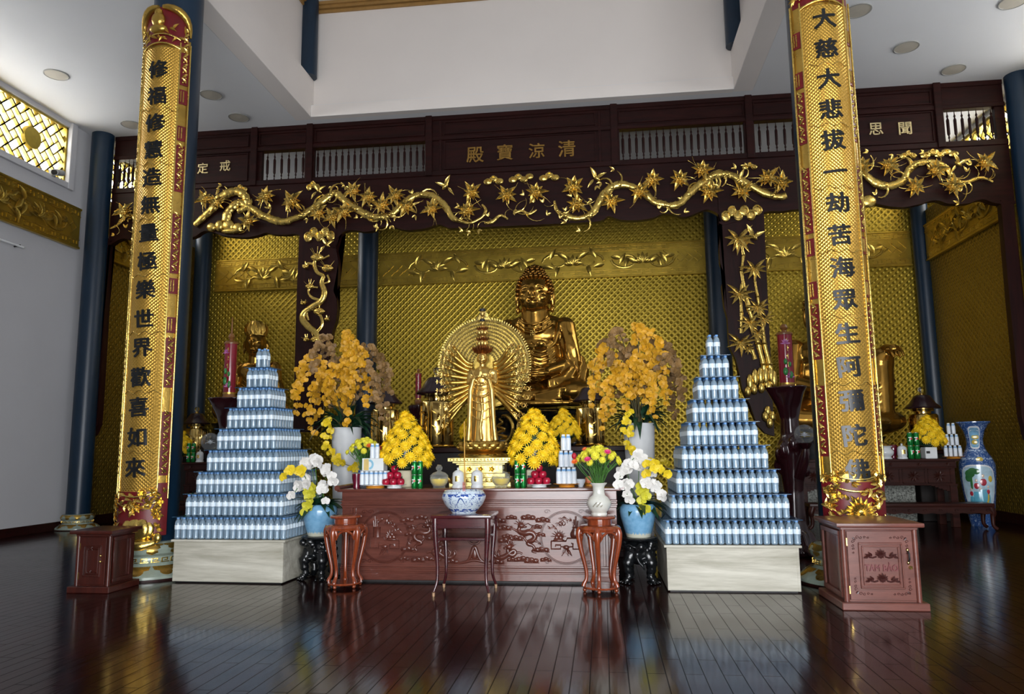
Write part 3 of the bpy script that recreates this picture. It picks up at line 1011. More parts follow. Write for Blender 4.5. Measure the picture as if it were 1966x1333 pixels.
er = [(5.904, 4.741), (5.899, 4.307), (5.883, 3.321), (5.878, 2.388), (5.881, 1.572), (5.925, 1.243), (6.02, 1.315), (6.07, 2.308), (6.064, 3.521), (6.074, 4.732)]
MB().prism(er, SY - 0.01, SY + 0.11).build('jamb', MAT['rosewood_v'], SCR, 0, True)

# gilded lettering on the screen
for ch, px, sz, mt in (('殿', (-1.928, 11.3, 5.921), 0.29, 'dull_gilt_ink'), ('寶', (-1.443, 11.3, 5.935), 0.28, 'dull_gilt_ink'), ('涼', (-0.929, 11.3, 5.93), 0.27, 'dull_gilt_ink'),
                       ('清', (-0.446, 11.3, 5.936), 0.29, 'dull_gilt_ink'), ('慧', (-7.024, 11.3, 5.942), 0.20, 'pale_gilt_ink'), ('定', (-6.603, 11.3, 5.964), 0.20, 'pale_gilt_ink'),
                       ('戒', (-6.203, 11.3, 5.986), 0.20, 'pale_gilt_ink'), ('修', (3.846, 11.3, 5.904), 0.22, 'pale_gilt_ink'), ('思', (4.251, 11.3, 5.961), 0.22, 'pale_gilt_ink'),
                       ('聞', (4.67, 11.3, 5.942), 0.22, 'pale_gilt_ink')):
    me = glyph_mesh(ch, sz, 0.006, 0.012)
    me.transform(M.Translation((px[0], SY + 0.008, px[2])))
    finish(me, 'character', MAT[mt], SCR, 0, True)

# gilded branches; each is (x, z, radius) along its length
rng = random.Random(3)
GY = SY - 0.03


def twig(m, x, z, a, L, r, curl):
    pts, rad = [], []
    for k in range(7):
        pts.append((x, GY - 0.01 * sin(k), z))
        rad.append(r * (1 - k / 8))
        x += cos(a) * L / 6
        z += sin(a) * L / 6
        a += curl
    m.tube(pts, rad, 6, 0.8)
    return x, z, a


def bough(path, tw=10, name='branch'):
    m = MB()
    sp = smooth_path(path, 6)
    m.tube([(x, GY, z) for x, z, r in sp], [r * (1 + 0.07 * sin(i * 1.7) + 0.07 * sin(i * 0.61)) for i, (x, z, r) in enumerate(sp)], 8, 0.55)
    for i in range(tw):
        k = rng.randrange(2, len(sp) - 2)
        x, z, r = sp[k]
        dx, dz = sp[k + 1][0] - sp[k - 1][0], sp[k + 1][1] - sp[k - 1][1]
        a = atan2(dz, dx) + rng.choice((-1, 1)) * rng.uniform(0.5, 1.1)
        cu = rng.choice((-1, 1)) * rng.uniform(0.25, 0.6)
        ex, ez, ea = twig(m, x, z, a, rng.uniform(0.18, 0.38), r * 0.38, cu)
        for q in (-0.6, 0.5):
            m.leaf((ex, GY - 0.01, ez), (cos(ea + q), -0.1, sin(ea + q)), (0, -1, 0), rng.uniform(0.06, 0.10), 0.035)
        m.ell((x, GY - 0.02, z), (r * 0.7, r * 0.4, r * 0.7), 6, 4)
    m.build(name, MAT['gilt'], SCR, 50, True)


bough([(-6.682, 4.959, 0.047), (-6.523, 5.104, 0.063), (-6.364, 5.249, 0.071), (-6.243, 5.406, 0.079), (-6.108, 5.489, 0.079), (-5.944, 5.507, 0.071), (-5.822, 5.437, 0.071), (-5.763, 5.308, 0.063), (-5.813, 5.203, 0.055), (-5.93, 5.173, 0.047)], 4)
bough([(-6.133, 4.995, 0.071), (-6.103, 5.146, 0.079), (-6.016, 5.25, 0.071), (-5.909, 5.316, 0.063), (-5.797, 5.256, 0.063), (-5.648, 5.177, 0.063), (-5.518, 5.081, 0.063), (-5.335, 5.001, 0.063), (-5.153, 4.948, 0.063), (-5.01, 4.958, 0.055)], 4)
bough([(-5.153, 4.93, 0.047), (-4.975, 4.983, 0.055), (-4.799, 5.045, 0.055), (-4.624, 5.16, 0.055), (-4.449, 5.275, 0.063), (-4.274, 5.39, 0.055), (-4.167, 5.331, 0.063), (-4.05, 5.219, 0.063), (-3.872, 5.096, 0.063), (-3.696, 4.99, 0.063), (-3.547, 4.939, 0.055), (-3.408, 4.95, 0.055), (-3.262, 5.003, 0.055), (-3.151, 5.12, 0.055), (-3.031, 5.21, 0.055), (-2.876, 5.28, 0.055), (-2.661, 5.269, 0.055), (-2.507, 5.173, 0.055), (-2.379, 5.019, 0.055), (-2.294, 4.877, 0.047), (-2.151, 4.81, 0.032), (-1.999, 4.777, 0.024), (-1.814, 4.862, 0.024), (-1.755, 4.979, 0.024), (-1.813, 5.068, 0.016)], 22)
bough([(-0.658, 5.068, 0.016), (-0.612, 4.904, 0.032), (-0.451, 4.803, 0.047), (-0.256, 4.768, 0.047), (-0.077, 4.835, 0.055), (0.041, 5.006, 0.063), (0.167, 5.185, 0.063), (0.34, 5.278, 0.063), (0.532, 5.25, 0.055), (0.744, 5.12, 0.063), (0.882, 4.979, 0.055), (1.023, 4.93, 0.055), (1.156, 4.898, 0.055), (1.3, 4.94, 0.055), (1.423, 5.067, 0.055), (1.546, 5.177, 0.063), (1.668, 5.263, 0.063), (1.789, 5.34, 0.063), (1.915, 5.366, 0.063), (2.077, 5.332, 0.055), (2.303, 5.194, 0.055), (2.541, 5.032, 0.055), (2.759, 4.955, 0.055), (2.867, 4.973, 0.047)], 24)
bough([(3.878, 5.401, 0.047), (4.031, 5.237, 0.055), (4.17, 5.099, 0.063), (4.358, 5.039, 0.063), (4.556, 5.109, 0.055), (4.656, 5.266, 0.055), (4.797, 5.372, 0.047), (5.003, 5.368, 0.047), (5.185, 5.284, 0.04), (5.284, 5.077, 0.04), (5.44, 5.036, 0.032), (5.654, 5.096, 0.024), (5.813, 5.023, 0.016)], 16)
bough([(-8.201, 4.978, 0.016), (-8.053, 5.043, 0.024), (-7.965, 5.149, 0.024), (-7.855, 5.198, 0.032), (-7.715, 5.082, 0.032), (-7.542, 5.019, 0.032)], 6)
bough([(-1.397, 4.807, 0.016), (-1.521, 4.873, 0.024), (-1.647, 4.777, 0.032), (-1.773, 4.757, 0.024)], 3)
bough([(-1.313, 4.888, 0.016), (-1.188, 4.933, 0.024), (-1.057, 4.876, 0.024), (-0.94, 4.938, 0.016)], 4)


def bloom(x, z, s, ph):
    m = MB()
    for k in range(9):
        a = 2 * pi * k / 9 + ph
        L = s * (1.0 if k % 2 else 0.75) * rng.uniform(0.85, 1.2)
        m.leaf((x, GY - 0.015, z), (cos(a), -0.25, sin(a)), (0, -1, 0), L, s * 0.42, 0.25)
    for k in range(7):
        a = 2 * pi * k / 6
        rr = s * 0.22 if k < 6 else 0
        m.ell((x + rr * cos(a), GY - 0.035, z + rr * sin(a)), s * 0.11, 6, 5)
    for k in range(3):
        twig(m, x, z, rng.uniform(0, 2 * pi), s * 1.5, 0.007, rng.uniform(-0.3, 0.3))
    return m.build('blossom', MAT['gilt'], SCR, 50, True)


for i, (x, z) in enumerate([(-7.934, 5.247), (-7.526, 5.063), (-6.491, 5.391), (-6.285, 5.317), (-5.42, 5.38), (-4.966, 5.267), (-5.713, 4.966), (-4.514, 5.049), (-4.073, 5.044), (-3.921, 5.389), (-3.674, 5.27), (-3.221, 5.272), (-3.03, 5.087), (-2.618, 5.023), (-1.964, 5.257), (-2.041, 4.968), (-1.41, 5.185), (-0.945, 5.203), (-0.351, 5.256), (-0.301, 4.973), (0.235, 4.996), (0.664, 5.125), (0.87, 5.307), (1.291, 5.292), (1.636, 5.424), (2.607, 5.252), (1.721, 5.068), (2.211, 5.058), (3.306, 5.311), (3.98, 5.354), (4.359, 5.34), (5.013, 5.229), (4.7, 4.988), (5.223, 4.96), (5.695, 5.31), (2.801, 5.158), (-4.265, 4.966), (-3.437, 5.126)]):
    bloom(x, z, 0.19 if i not in (5, 18) else 0.225, i * 0.7)


def cloud(x, z, w, h, name='cloud'):
    m = MB()
    n = max(3, int(w / 0.09))
    for i in range(n):
        t = (i + 0.5) / n
        px, pz = x - w / 2 + w * t, z + h * 0.16 * (1 if i % 2 else -1)
        pts = []
        for k in range(12):
            a = k / 11 * 3.6 * pi / 2 + i
            r_ = h * 0.34 * (1 - 0.6 * k / 11)
            pts.append((px + r_ * cos(a), GY - 0.012, pz + r_ * sin(a)))
        m.tube(pts, 0.012, 5)
        m.ell((px, GY + 0.01, pz), (w / n * 0.75, 0.022, h * 0.42), 10, 6)
    m.build(name, MAT['gilt'], SCR, 50, True)


for (x, z), w, h in zip([(-4.505, 4.706), (-1.626, 5.464), (-1.182, 5.474), (-0.733, 5.474), (2.194, 4.729), (-5.901, 5.559), (-4.634, 5.534), (4.668, 5.51), (5.109, 5.507), (2.356, 5.466)], (0.48, 0.28, 0.36, 0.28, 0.56, 0.22, 0.2, 0.22, 0.5, 0.2), (0.22, 0.13, 0.13, 0.13, 0.22, 0.11, 0.14, 0.11, 0.12, 0.1)):
    cloud(x, z, w, h)
RK = list(zip([(-6.376, 4.909), (-6.239, 4.929), (-6.084, 4.922), (-5.918, 4.878), (-6.007, 4.829), (3.909, 4.78), (4.045, 4.813)], (0.09, 0.08, 0.11, 0.09, 0.2, 0.12, 0.12), (0.08, 0.10, 0.11, 0.09, 0.05, 0.10, 0.10)))
for part in (RK[:5], RK[5:]):                                  # rocks under the two tree feet
    m = MB()
    for (x, z), rx, rz in part:
        m.ell((x, GY, z), (rx, 0.05, rz), 12, 8)
    m.build('rocks', MAT['gilt'], SCR, 60, True)


def swallow(x, z, s, fl, name='bird'):
    m = MB()
    m.ell((x, GY - 0.02, z), (s * 0.32, s * 0.16, s * 0.14), 8, 6, M.Rotation(fl * 0.7, 3, 'Y'))
    m.ell((x + fl * s * 0.3, GY - 0.025, z + s * 0.22), s * 0.12, 8, 6)
    m.leaf((x, GY - 0.03, z), (-fl * 0.5, -0.3, 0.9), (0, -1, 0), s * 0.9, s * 0.3)
    m.leaf((x, GY - 0.03, z), (fl * 0.95, -0.3, 0.35), (0, -1, 0), s * 0.8, s * 0.26)
    m.leaf((x - fl * s * 0.2, GY - 0.02, z - s * 0.1), (-fl * 0.6, 0, -0.8), (0, -1, 0), s * 0.75, s * 0.2)
    m.build(name, MAT['gilt'], SCR, 50, True)


for (x, z), s, fl in zip([(-4.524, 5.439), (-2.405, 5.394), (0.011, 5.398), (2.174, 5.251), (5.348, 5.315), (-4.36, 4.516), (2.343, 4.338)], (0.2, 0.22, 0.22, 0.2, 0.2, 0.19, 0.24), (1, -1, 1, -1, 1, 1, 1)):
    swallow(x, z, s, fl)

# pine tree on the left jamb
m = MB()
sp = smooth_path([(-4.463, 2.896, 0.048), (-4.519, 3.066, 0.048), (-4.644, 3.171, 0.055), (-4.752, 3.302, 0.055), (-4.721, 3.412, 0.048), (-4.583, 3.51, 0.048), (-4.437, 3.598, 0.048), (-4.397, 3.742, 0.048), (-4.445, 3.89, 0.04), (-4.421, 4.001, 0.032), (-4.528, 4.074, 0.032), (-4.575, 4.197, 0.032), (-4.551, 4.266, 0.024), (-4.429, 4.295, 0.016), (-4.324, 4.343, 0.016)], 6)
m.tube([(x, GY, z) for x, z, r in sp], [r for x, z, r in sp], 8, 0.6)
for pth in ("606,640,3 618,625,3 616,608,3 605,600,2", "600,588,3 590,592,3 588,600,3 592,615,2", "617,577,3 600,572,3 592,562,2 596,552,2 610,552,2", "603,508,3 590,505,2 588,515,2", "622,545,2 632,540,2 628,530,2", "585,560,2 582,545,2 590,535,1"):
    pass
for q in ([(-4.519, 3.066, 0.024), (-4.418, 3.19, 0.024), (-4.439, 3.335, 0.024), (-4.537, 3.406, 0.016)], [(-4.583, 3.51, 0.024), (-4.67, 3.478, 0.024), (-4.686, 3.411, 0.024), (-4.647, 3.282, 0.016)], [(-4.437, 3.598, 0.024), (-4.587, 3.647, 0.024), (-4.66, 3.735, 0.016), (-4.627, 3.82, 0.016), (-4.504, 3.815, 0.016)], [(-4.575, 4.197, 0.024), (-4.691, 4.228, 0.016), (-4.724, 4.169, 0.016)], [(-4.418, 3.872, 0.016), (-4.314, 3.911, 0.016), (-4.352, 4.016, 0.016)]):
    q = smooth_path(q, 4)
    m.tube([(x, GY, z) for x, z, r in q], [r for x, z, r in q], 6, 0.8)
m.build('pine_trunk', MAT['gilt'], SCR, 50, True)
for (x, z), s in zip([(-4.535, 4.317), (-4.724, 4.169), (-4.354, 4.128), (-4.645, 3.837), (-4.476, 3.421), (-4.742, 3.566), (-4.334, 3.28), (-4.673, 2.969), (-4.534, 2.965)], (1.0, 0.5, 0.9, 0.7, 0.9, 0.4, 0.4, 0.5, 0.7)):
    m = MB()
    m.ell((x, GY, z), (0.11 * s, 0.04, 0.065 * s), 12, 8)
    for k in range(9):
        a = rng.uniform(0, 2 * pi)
        m.ell((x + 0.07 * s * cos(a) * rng.random() ** 0.5, GY - 0.035, z + 0.045 * s * sin(a)), 0.018, 6, 4)
    for k in range(4):
        a = rng.uniform(0.2, 2.9)
        m.tube([(x + 0.08 * s * cos(a), GY, z + 0.06 * s * sin(a)), (x + 0.19 * s * cos(a), GY - 0.01, z + 0.18 * s * sin(a))], [0.007, 0.004], 5)
    m.build('pine_tuft', MAT['gilt'], SCR, 60, True)
# bamboo on the right jamb
m = MB()
for q in ([(2.418, 2.084, 0.04), (2.39, 2.394, 0.04), (2.332, 2.707, 0.04), (2.282, 3.022, 0.04), (2.226, 3.261, 0.04), (2.178, 3.502, 0.032), (2.149, 3.823, 0.024), (2.192, 4.064, 0.024), (2.17, 4.227, 0.016)], [(2.493, 2.098, 0.04), (2.479, 2.392, 0.04), (2.422, 2.704, 0.032), (2.41, 3.018, 0.024), (2.363, 3.415, 0.024), (2.338, 3.655, 0.016), (2.334, 3.856, 0.016)],
          [(2.275, 2.474, 0.032), (2.238, 2.631, 0.024), (2.168, 2.727, 0.016), (2.102, 2.752, 0.016)], [(2.1, 2.87, 0.024), (2.117, 3.186, 0.024), (2.116, 3.464, 0.024), (2.139, 3.623, 0.016)]):
    for (x0, z0, r0), (x1, z1, r1) in zip(q, q[1:]):
        m.tube([(x0, GY, z0), ((x0 + x1) / 2, GY, (z0 + z1) / 2), (x1, GY, z1)], [r0 * 1.1, r0 * 0.8, r1 * 1.1], 8, 0.8)
        m.ell((x1, GY, z1), (r1 * 1.4, r1 * 1.2, r1 * 0.7), 8, 4)
m.build('bamboo_stem', MAT['gilt'], SCR, 50, True)
for (x, z), s in zip([(2.121, 4.318), (2.334, 3.848), (2.101, 3.472), (2.355, 3.257), (2.229, 3.024), (2.078, 2.737), (2.443, 3.08), (2.333, 2.863), (2.179, 2.648)], (0.27, 0.22, 0.22, 0.2, 0.2, 0.22, 0.15, 0.14, 0.12)):
    m = MB()
    for k in range(9):
        a = radians(-90 + (k - 4) * 33 + rng.uniform(-8, 8))
        m.leaf((x, GY - 0.015, z), (cos(a), -0.12, sin(a)), (0, -1, 0), s * rng.uniform(0.75, 1.1), s * 0.24, 0.2)
    m.build('bamboo_leaves', MAT['gilt'], SCR, 50, True)
BR = [(2.182, 2.128), (2.26, 2.203), (2.336, 2.225), (2.41, 2.223), (2.486, 2.237), (2.527, 2.174), (2.145, 1.998), (2.236, 2.027), (2.341, 2.048), (2.446, 2.068), (2.377, 1.626), (2.431, 1.534), (2.411, 1.702), (2.473, 1.625)]
for nm, part in (('bamboo_root', BR[:10]), ('rocks', BR[10:])):
    m = MB()
    for k, (x, z) in enumerate(part):
        m.ell((x, GY - 0.01, z), (0.05, 0.04, 0.13 if nm == 'bamboo_root' and k < 6 else 0.08), 8, 8)
    m.build(nm, MAT['gilt'], SCR, 60, True)


# ------------------------------------------------------------------ couplet boards on the two main columns
def couplet(loc, text, zt, zb, z_first, z_last, label, vase=True, top=True):
    """bowed board wrapped round the front of a column; loc = column axis"""
    t = thing('couplet_board', label, 'couplet board', (loc[0], loc[1], zb), 0, 'calligraphy boards on the columns')
    R, A = 0.275, radians(58)
    H_ = zt - zb

    def wrap(s, z, off=0.0):                                  # s = arc length from the middle
        a = -pi / 2 + s / R
        return ((R + off) * cos(a), (R + off) * sin(a), z)

    W = A * R
    zarc = H_ - 0.36 if top else H_

    def shell(m, s0, s1, z0, z1, o0, o1, n=10, nz=1):
        rings = []
        for k in range(n + 1):
            s = s0 + (s1 - s0) * k / n
            rings.append(m.ring([wrap(s, z0, o0), wrap(s, z0, o1), wrap(s, z1, o1), wrap(s, z1, o0)]))
        m.skin(rings, True, True)

    m = MB()
    shell(m, -W, W, 0.05 if vase else 0.0, zarc, 0.0, 0.03, 18)
    m.build('backing', MAT['gilt_deep'], t, 30)
    cw = W * 0.66
    m = MB()
    shell(m, -cw, cw, 0.47, zarc - 0.12, 0.03, 0.045, 16)
    m.build('woven_field', MAT['couplet'], t, 30)
    m = MB()
    for s in (-cw, cw, -W + 0.006, W - 0.006):
        m.tube([wrap(s, 0.40, 0.045), wrap(s, zarc - 0.05, 0.045)], 0.009, 6)
    for zz, bow in ((0.47, -0.05), (0.37, -0.05), (zarc - 0.12, 0.05), (zarc - 0.02, 0.05)):
        m.tube([wrap(cw * q / 6, zz + bow * (1 - (q / 6) ** 2), 0.047) for q in range(-6, 7)], 0.010, 6)
    m.build('beading', MAT['gilt'], t, 60)
    # red side strips in lengths, with gilded sprigs
    for s0, s1 in ((-W + 0.012, -cw - 0.010), (cw + 0.010, W - 0.012)):
        z = 0.62
        k = 0
        while z < zarc - 0.35:
            L = (0.62, 0.5, 0.16, 0.16)[k % 4]
            m = MB()
            shell(m, s0, s1, z, min(z + L, zarc - 0.15), 0.03, 0.038, 3)
            m.build('red_strip', MAT['couplet_red'], t, 30)
            m = MB()
            sc = (s0 + s1) / 2
            n = int(L / 0.055)
            for q in range(n):
                zz = z + (q + 0.5) * L / n
                sg = 1 if q % 2 else -1
                if L > 0.3:
                    m.leaf(wrap(sc - sg * 0.018, zz, 0.042), V(wrap(sc + sg * 0.03, zz + 0.05, 0.05)) - V(wrap(sc - sg * 0.018, zz, 0.042)), wrap(sc, 0, 1.0), 0.07, 0.026, 0.2)
                    m.ell(wrap(sc + sg * 0.012, zz, 0.042), 0.012, 6, 4)
                else:
                    m.tube([wrap(sc - 0.022 + 0.022 * (q % 3), z + 0.02, 0.042), wrap(sc - 0.022 + 0.022 * (q % 3), z + L - 0.02, 0.042)], 0.006, 5)
            m.build('gilt_sprig', MAT['gilt'], t, 60)
            z += L + (0.05 if k % 2 else 0.24)
            k += 1
    # thin gilded ribbons winding between the characters
    for q in range(7):
        zz = z_first - zb + (z_last - z_first) * (2 * q + 1.5) / (len(text) - 1)
        MB().tube([wrap(-cw * 0.9 + cw * 1.8 * k / 24, zz + 0.016 * sin(k * 0.75 + q), 0.047) for k in range(25)], 0.004, 5).build('ribbon', MAT['gilt'], t, 60)
    # characters
    n = len(text)
    for i, ch in enumerate(text):
        zc_ = z_first + (z_last - z_first) * i / (n - 1) - zb
        me = glyph_mesh(ch, 0.192, 0.003, 0.026)
        me.transform(M.Rotation(radians(-4), 4, 'Y'))
        bb = bmesh.new()
        bb.from_mesh(me)
        for q in range(-6, 7):
            bmesh.ops.bisect_plane(bb, geom=bb.verts[:] + bb.edges[:] + bb.faces[:], plane_co=(q * 0.016, 0, 0), plane_no=(1, 0, 0))
        for v in bb.verts:
            x, y, z = v.co
            v.co = wrap(x * 0.96, zc_ + z * 1.04, 0.051 - y)
        bb.to_mesh(me)
        bb.free()
        finish(me, 'character', MAT['ink'], t, 0)
    if vase:
        m = MB()
        shell(m, -W, W, 0.05, 0.55, 0.028, 0.036, 18)
        m.build('red_ground', MAT['couplet_red'], t, 30)
        m = MB()                                              # ribbed gold vase in relief
        m.lathe([(0.07, 0.0), (0.125, 0.02), (0.165, 0.09), (0.17, 0.15), (0.130, 0.215), (0.075, 0.25), (0.065, 0.27), (0.12, 0.315)], 48, wrap(0.02, -0.02, -0.02), 1, 0.5, mod=lambda a, z: 0.90 + 0.13 * abs(cos(a * 4)) ** 0.6)
        m.tube([wrap(s * 0.17, -0.05 + 0.03 * s * s, 0.045) for s in (-1.2, -0.6, 0, 0.6, 1.1)], [0.03, 0.045, 0.055, 0.055, 0.03], 8)
        m.ell(wrap(0.20, 0.03, 0.05), (0.05, 0.03, 0.05), 10, 6)
        m.build('relief_vase', MAT['gilt'], t, 60)
    m = MB()
    r_ = random.Random(int(abs(loc[0]) * 10))
    for k in range(80):
        s = r_.uniform(-W * 0.9, W * 0.9)
        z = r_.uniform(0.03 if vase else 0.02, 0.40) if k < 66 else r_.uniform(0.40, 0.46)
        if vase and abs(s - 0.02) < 0.15 and z < 0.27:
            continue
        a = r_.uniform(0, 2 * pi)
        b = V(wrap(s, z, 0.042))
        m.leaf(b, V(wrap(s + 0.05 * cos(a), z + 0.05 * sin(a), 0.05)) - b, wrap(s, 0, 1), r_.uniform(0.05, 0.1), 0.035, 0.25)
        if k % 4 == 0:
            for q in range(5):
                aa = q * 1.257
                m.leaf(b, V(wrap(s + 0.05 * cos(aa), z + 0.05 * sin(aa), 0.055)) - b, wrap(s, 0, 1), 0.05, 0.04, 0.3)
    if not vase:
        shell(m, -W, W, 0.0, 0.012, 0.03, 0.05, 18)
        m.ell(wrap(0.0, 0.15, 0.04), (0.075, 0.03, 0.045), 14, 10)
        for q in range(11):
            aa = radians(-10 + q * 20)
            b = V(wrap(0.0, 0.15, 0.05))
            m.leaf(b, V(wrap(0.05 * cos(aa), 0.15 + 0.05 * sin(aa), 0.062)) - b, wrap(0, 0, 1), 0.13, 0.05, 0.3)
    m.build('gilt_foliage', MAT['gilt'], t, 60)
    if not vase:
        m = MB()
        shell(m, -W, W, 0.0, 0.40, 0.028, 0.036, 18)
        m.build('red_ground', MAT['couplet_red'], t, 30)
    if top:
        # rounded red head with a small gilded figure under a canopy
        m = MB()
        rings = []
        for k in range(13):
            s = -W * 0.92 + W * 1.84 * k / 12
            zt_ = H_ - 0.02 - 0.20 * abs(k / 6 - 1) ** 2.5
            rings.append(m.ring([wrap(s, zarc - 0.08, 0.0), wrap(s, zarc - 0.08, 0.034), wrap(s, zt_, 0.034), wrap(s, zt_, 0.0)]))
        m.skin(rings)
        m.build('red_head', MAT['couplet_red'], t, 30)
        m = MB()
        for sg in (-1, 1):
            pts = [wrap(sg * (0.02 + W * 0.88 * sin(q / 8 * pi / 2)), H_ - 0.03 - 0.30 * (q / 8) ** 2.2, 0.05) for q in range(9)]
            m.tube(pts, [0.022, 0.035, 0.042, 0.045, 0.042, 0.038, 0.03, 0.02, 0.01], 8)
        m.ell(wrap(-0.02, H_ - 0.17, 0.045), (0.075, 0.05, 0.085), 12, 10)
        m.ell(wrap(-0.02, H_ - 0.09, 0.045), (0.045, 0.04, 0.05), 10, 8)
        m.ell(wrap(-0.02, H_ - 0.27, 0.04), (0.10, 0.045, 0.05), 12, 8)
        for k in range(16):
            s = r_.uniform(-W * 0.8, W * 0.8)
            z = r_.uniform(zarc - 0.06, H_ - 0.25)
            a = r_.uniform(0, 2 * pi)
            b = V(wrap(s, z, 0.04))
            m.leaf(b, V(wrap(s + 0.05 * cos(a), z + 0.05 * sin(a), 0.05)) - b, wrap(s, 0, 1), 0.09, 0.03, 0.25)
        m.build('gilt_figure', MAT['gilt_deep'], t, 60)
    return t


ZL = [(-4.471, 6.78, 5.161), (-4.484, 6.78, 1.058), (-4.436, 6.8, 5.886), (-4.422, 6.8, 0.357)]
couplet((-4.50, 7.08), '修福修慧造無量極樂世界歡喜如來', ZL[2][2], ZL[3][2], ZL[0][2], ZL[1][2], 'gold couplet board wrapped round the left column, with a gold vase at its foot')
ZR = [(2.12, 6.78, 5.16), (2.11, 6.78, 0.985), (2.068, 6.8, 0.543)]
couplet((2.165, 7.08), '大慈大悲拔一劫苦海眾生阿彌陀佛', ZR[0][2] + 0.62, ZR[2][2] - 0.06, ZR[0][2], ZR[1][2], 'gold couplet board wrapped round the right column above the carved donation chest', False)
# ------------------------------------------------------------------ two stepped towers of water bottles on pale wood boxes
PITCH, TIER, NT_ = 0.062, 0.2065, 9
bprof = [(0.002, 0.003), (0.020, 0.0), (0.0285, 0.006), (0.0300, 0.018), (0.0260, 0.027), (0.0300, 0.036), (0.0265, 0.046), (0.0300, 0.055), (0.0270, 0.066), (0.0302, 0.078),
         (0.0300, 0.130), (0.0282, 0.147), (0.0225, 0.163), (0.0145, 0.175), (0.0125, 0.178), (0.0125, 0.184)]
BT = thing('water_bottle', 'clear blue water bottle', 'bottle', (0, 0, -5), 0)
MB().lathe(bprof, 12).build('body', MAT['bottle'], BT, 60)
MB().lathe([(0.0140, 0.182), (0.0150, 0.184), (0.0150, 0.196), (0.0135, 0.199)], 10).build('cap', MAT['cap_blue'], BT, 50)
mm = MB().lathe([(0.0304, 0.088), (0.0304, 0.128)], 12, cap=False)
mm.build('label', MAT['label'], BT, 60)
ORD = ('lowest', 'second', 'third', 'fourth', 'middle', 'sixth', 'seventh', 'eighth', 'topmost')
proto_used = False
spare = []                                                    # far rows, too many to single out


def tower(cx, cy, z0, rz, side, n_side):
    """side = +1 shows its right flank, -1 its left flank to the room"""
    global proto_used
    rot = M.Rotation(rz, 3, 'Z')
    where = 'left' if side > 0 else 'right'
    for k in range(NT_):
        n = 2 * (NT_ - k)
        z = z0 + k * TIER
        lab = 'small water bottle in the %s tier of the %s bottle tower' % (ORD[k], where)
        grp = 'bottles in the %s tier of the %s tower' % (ORD[k], where)
        h = n * PITCH / 2
        for i in range(n):
            for j in range(n):
                edge = i in (0, n - 1) or j in (0, n - 1)
                inner = i in (1, n - 2) or j in (1, n - 2)
                if not (edge or inner):
                    continue
                lx, ly = -h + (i + 0.5) * PITCH, -h + (j + 0.5) * PITCH
                p = rot @ V((lx, ly, 0)) + V((cx, cy, z))
                front = j == 0
                flank = (i == n - 1 if side > 0 else i == 0) and j < n_side(k)
                if front or flank:
                    if not proto_used:
                        BT.location = p
                        BT.rotation_euler = (0, 0, random.uniform(-0.4, 0.4))
                        BT['label'], BT['group'] = lab, grp
                        proto_used = True
                    else:
                        dup(BT, p, random.uniform(-0.5, 0.5), lab, grp)
                else:
                    spare.append(p)
        if k < NT_ - 1:                                       # sheet of glass laid over the tier
            w = h + 0.012
            t = thing('glass_sheet', 'square glass sheet on the %s tier of the %s bottle tower' % (ORD[k], where), 'glass sheet', (cx, cy, z + 0.1995), rz)
            MB().box(-w, w, -w, w, 0, 0.006, 0.001).build('sheet', MAT['plate_glass'], t, 0)


tower(-3.455, 7.225, 0.395, radians(-1.5), 1, lambda k: 12 if k < 3 else 20)
tower(1.050, 7.075, 0.385, radians(0.5), -1, lambda k: 7 if k < 4 else 4)
# the rows behind, as one mass
src = []
for ch in BT.children:
    src.append((ch.name.split('.')[0], ch.data))
sp_root = thing('water_bottles', 'rows of small water bottles behind the front rows of both towers', 'bottles', (0, 0, 0.385))
sp_root['kind'] = 'stuff'
for nm, me0 in src:
    b = bmesh.new()
    base = bmesh.new()
    base.from_mesh(me0)
    tmp = bpy.data.meshes.new('tmp')
    for p in spare:
        c = base.copy()
        bmesh.ops.translate(c, vec=p - sp_root.location, verts=c.verts)
        c.to_mesh(tmp)
        c.free()
        b.from_mesh(tmp)
    me = bpy.data.meshes.new(nm)
    b.to_mesh(me)
    b.free()
    base.free()
    bpy.data.meshes.remove(tmp)
    me.materials.append(me0.materials[0])
    me.polygons.foreach_set('use_smooth', [True] * len(me.polygons))
    o = new_obj(nm, me)
    o.parent = sp_root
    o['kind'] = 'stuff'


def plinth_box(cx, cy, w, d, h, rz, label):
    t = thing('display_box', label, 'box', (cx, cy, 0), rz)
    x, y = w / 2, d / 2
    m = MB()
    m.box(-x, x, -y, -y + 0.018, 0.012, h - 0.02, 0.002).box(-x, x, y - 0.018, y, 0.012, h - 0.02, 0.002)
    m.box(-x, -x + 0.018, -y + 0.018, y - 0.018, 0.012, h - 0.02, 0.002).box(x - 0.018, x, -y + 0.018, y - 0.018, 0.012, h - 0.02, 0.002)
    m.build('side_panel', MAT['pale_wood'], t, 0)
    MB().box(-x - 0.022, x + 0.022, -y - 0.022, y + 0.022, h - 0.02, h, 0.003).build('top', MAT['pale_wood'], t, 0)
    MB().box(-x + 0.02, x - 0.02, -y + 0.02, y - 0.02, 0, 0.014).build('foot_strip', MAT['black'], t, 0)
    for sx in (-x, x - 0.022):
        MB().box(sx, sx + 0.022, -y - 0.003, -y, 0.012, h - 0.02, 0.001).build('edge_strip', MAT['pale_wood'], t, 0)


plinth_box(-3.455, 7.225, 1.085, 1.10, 0.392, radians(-1.5), 'pale wood-grain box under the left tower of water bottles')
plinth_box(1.040, 7.075, 1.075, 1.10, 0.382, radians(0.5), 'pale wood-grain box under the right tower of water bottles')
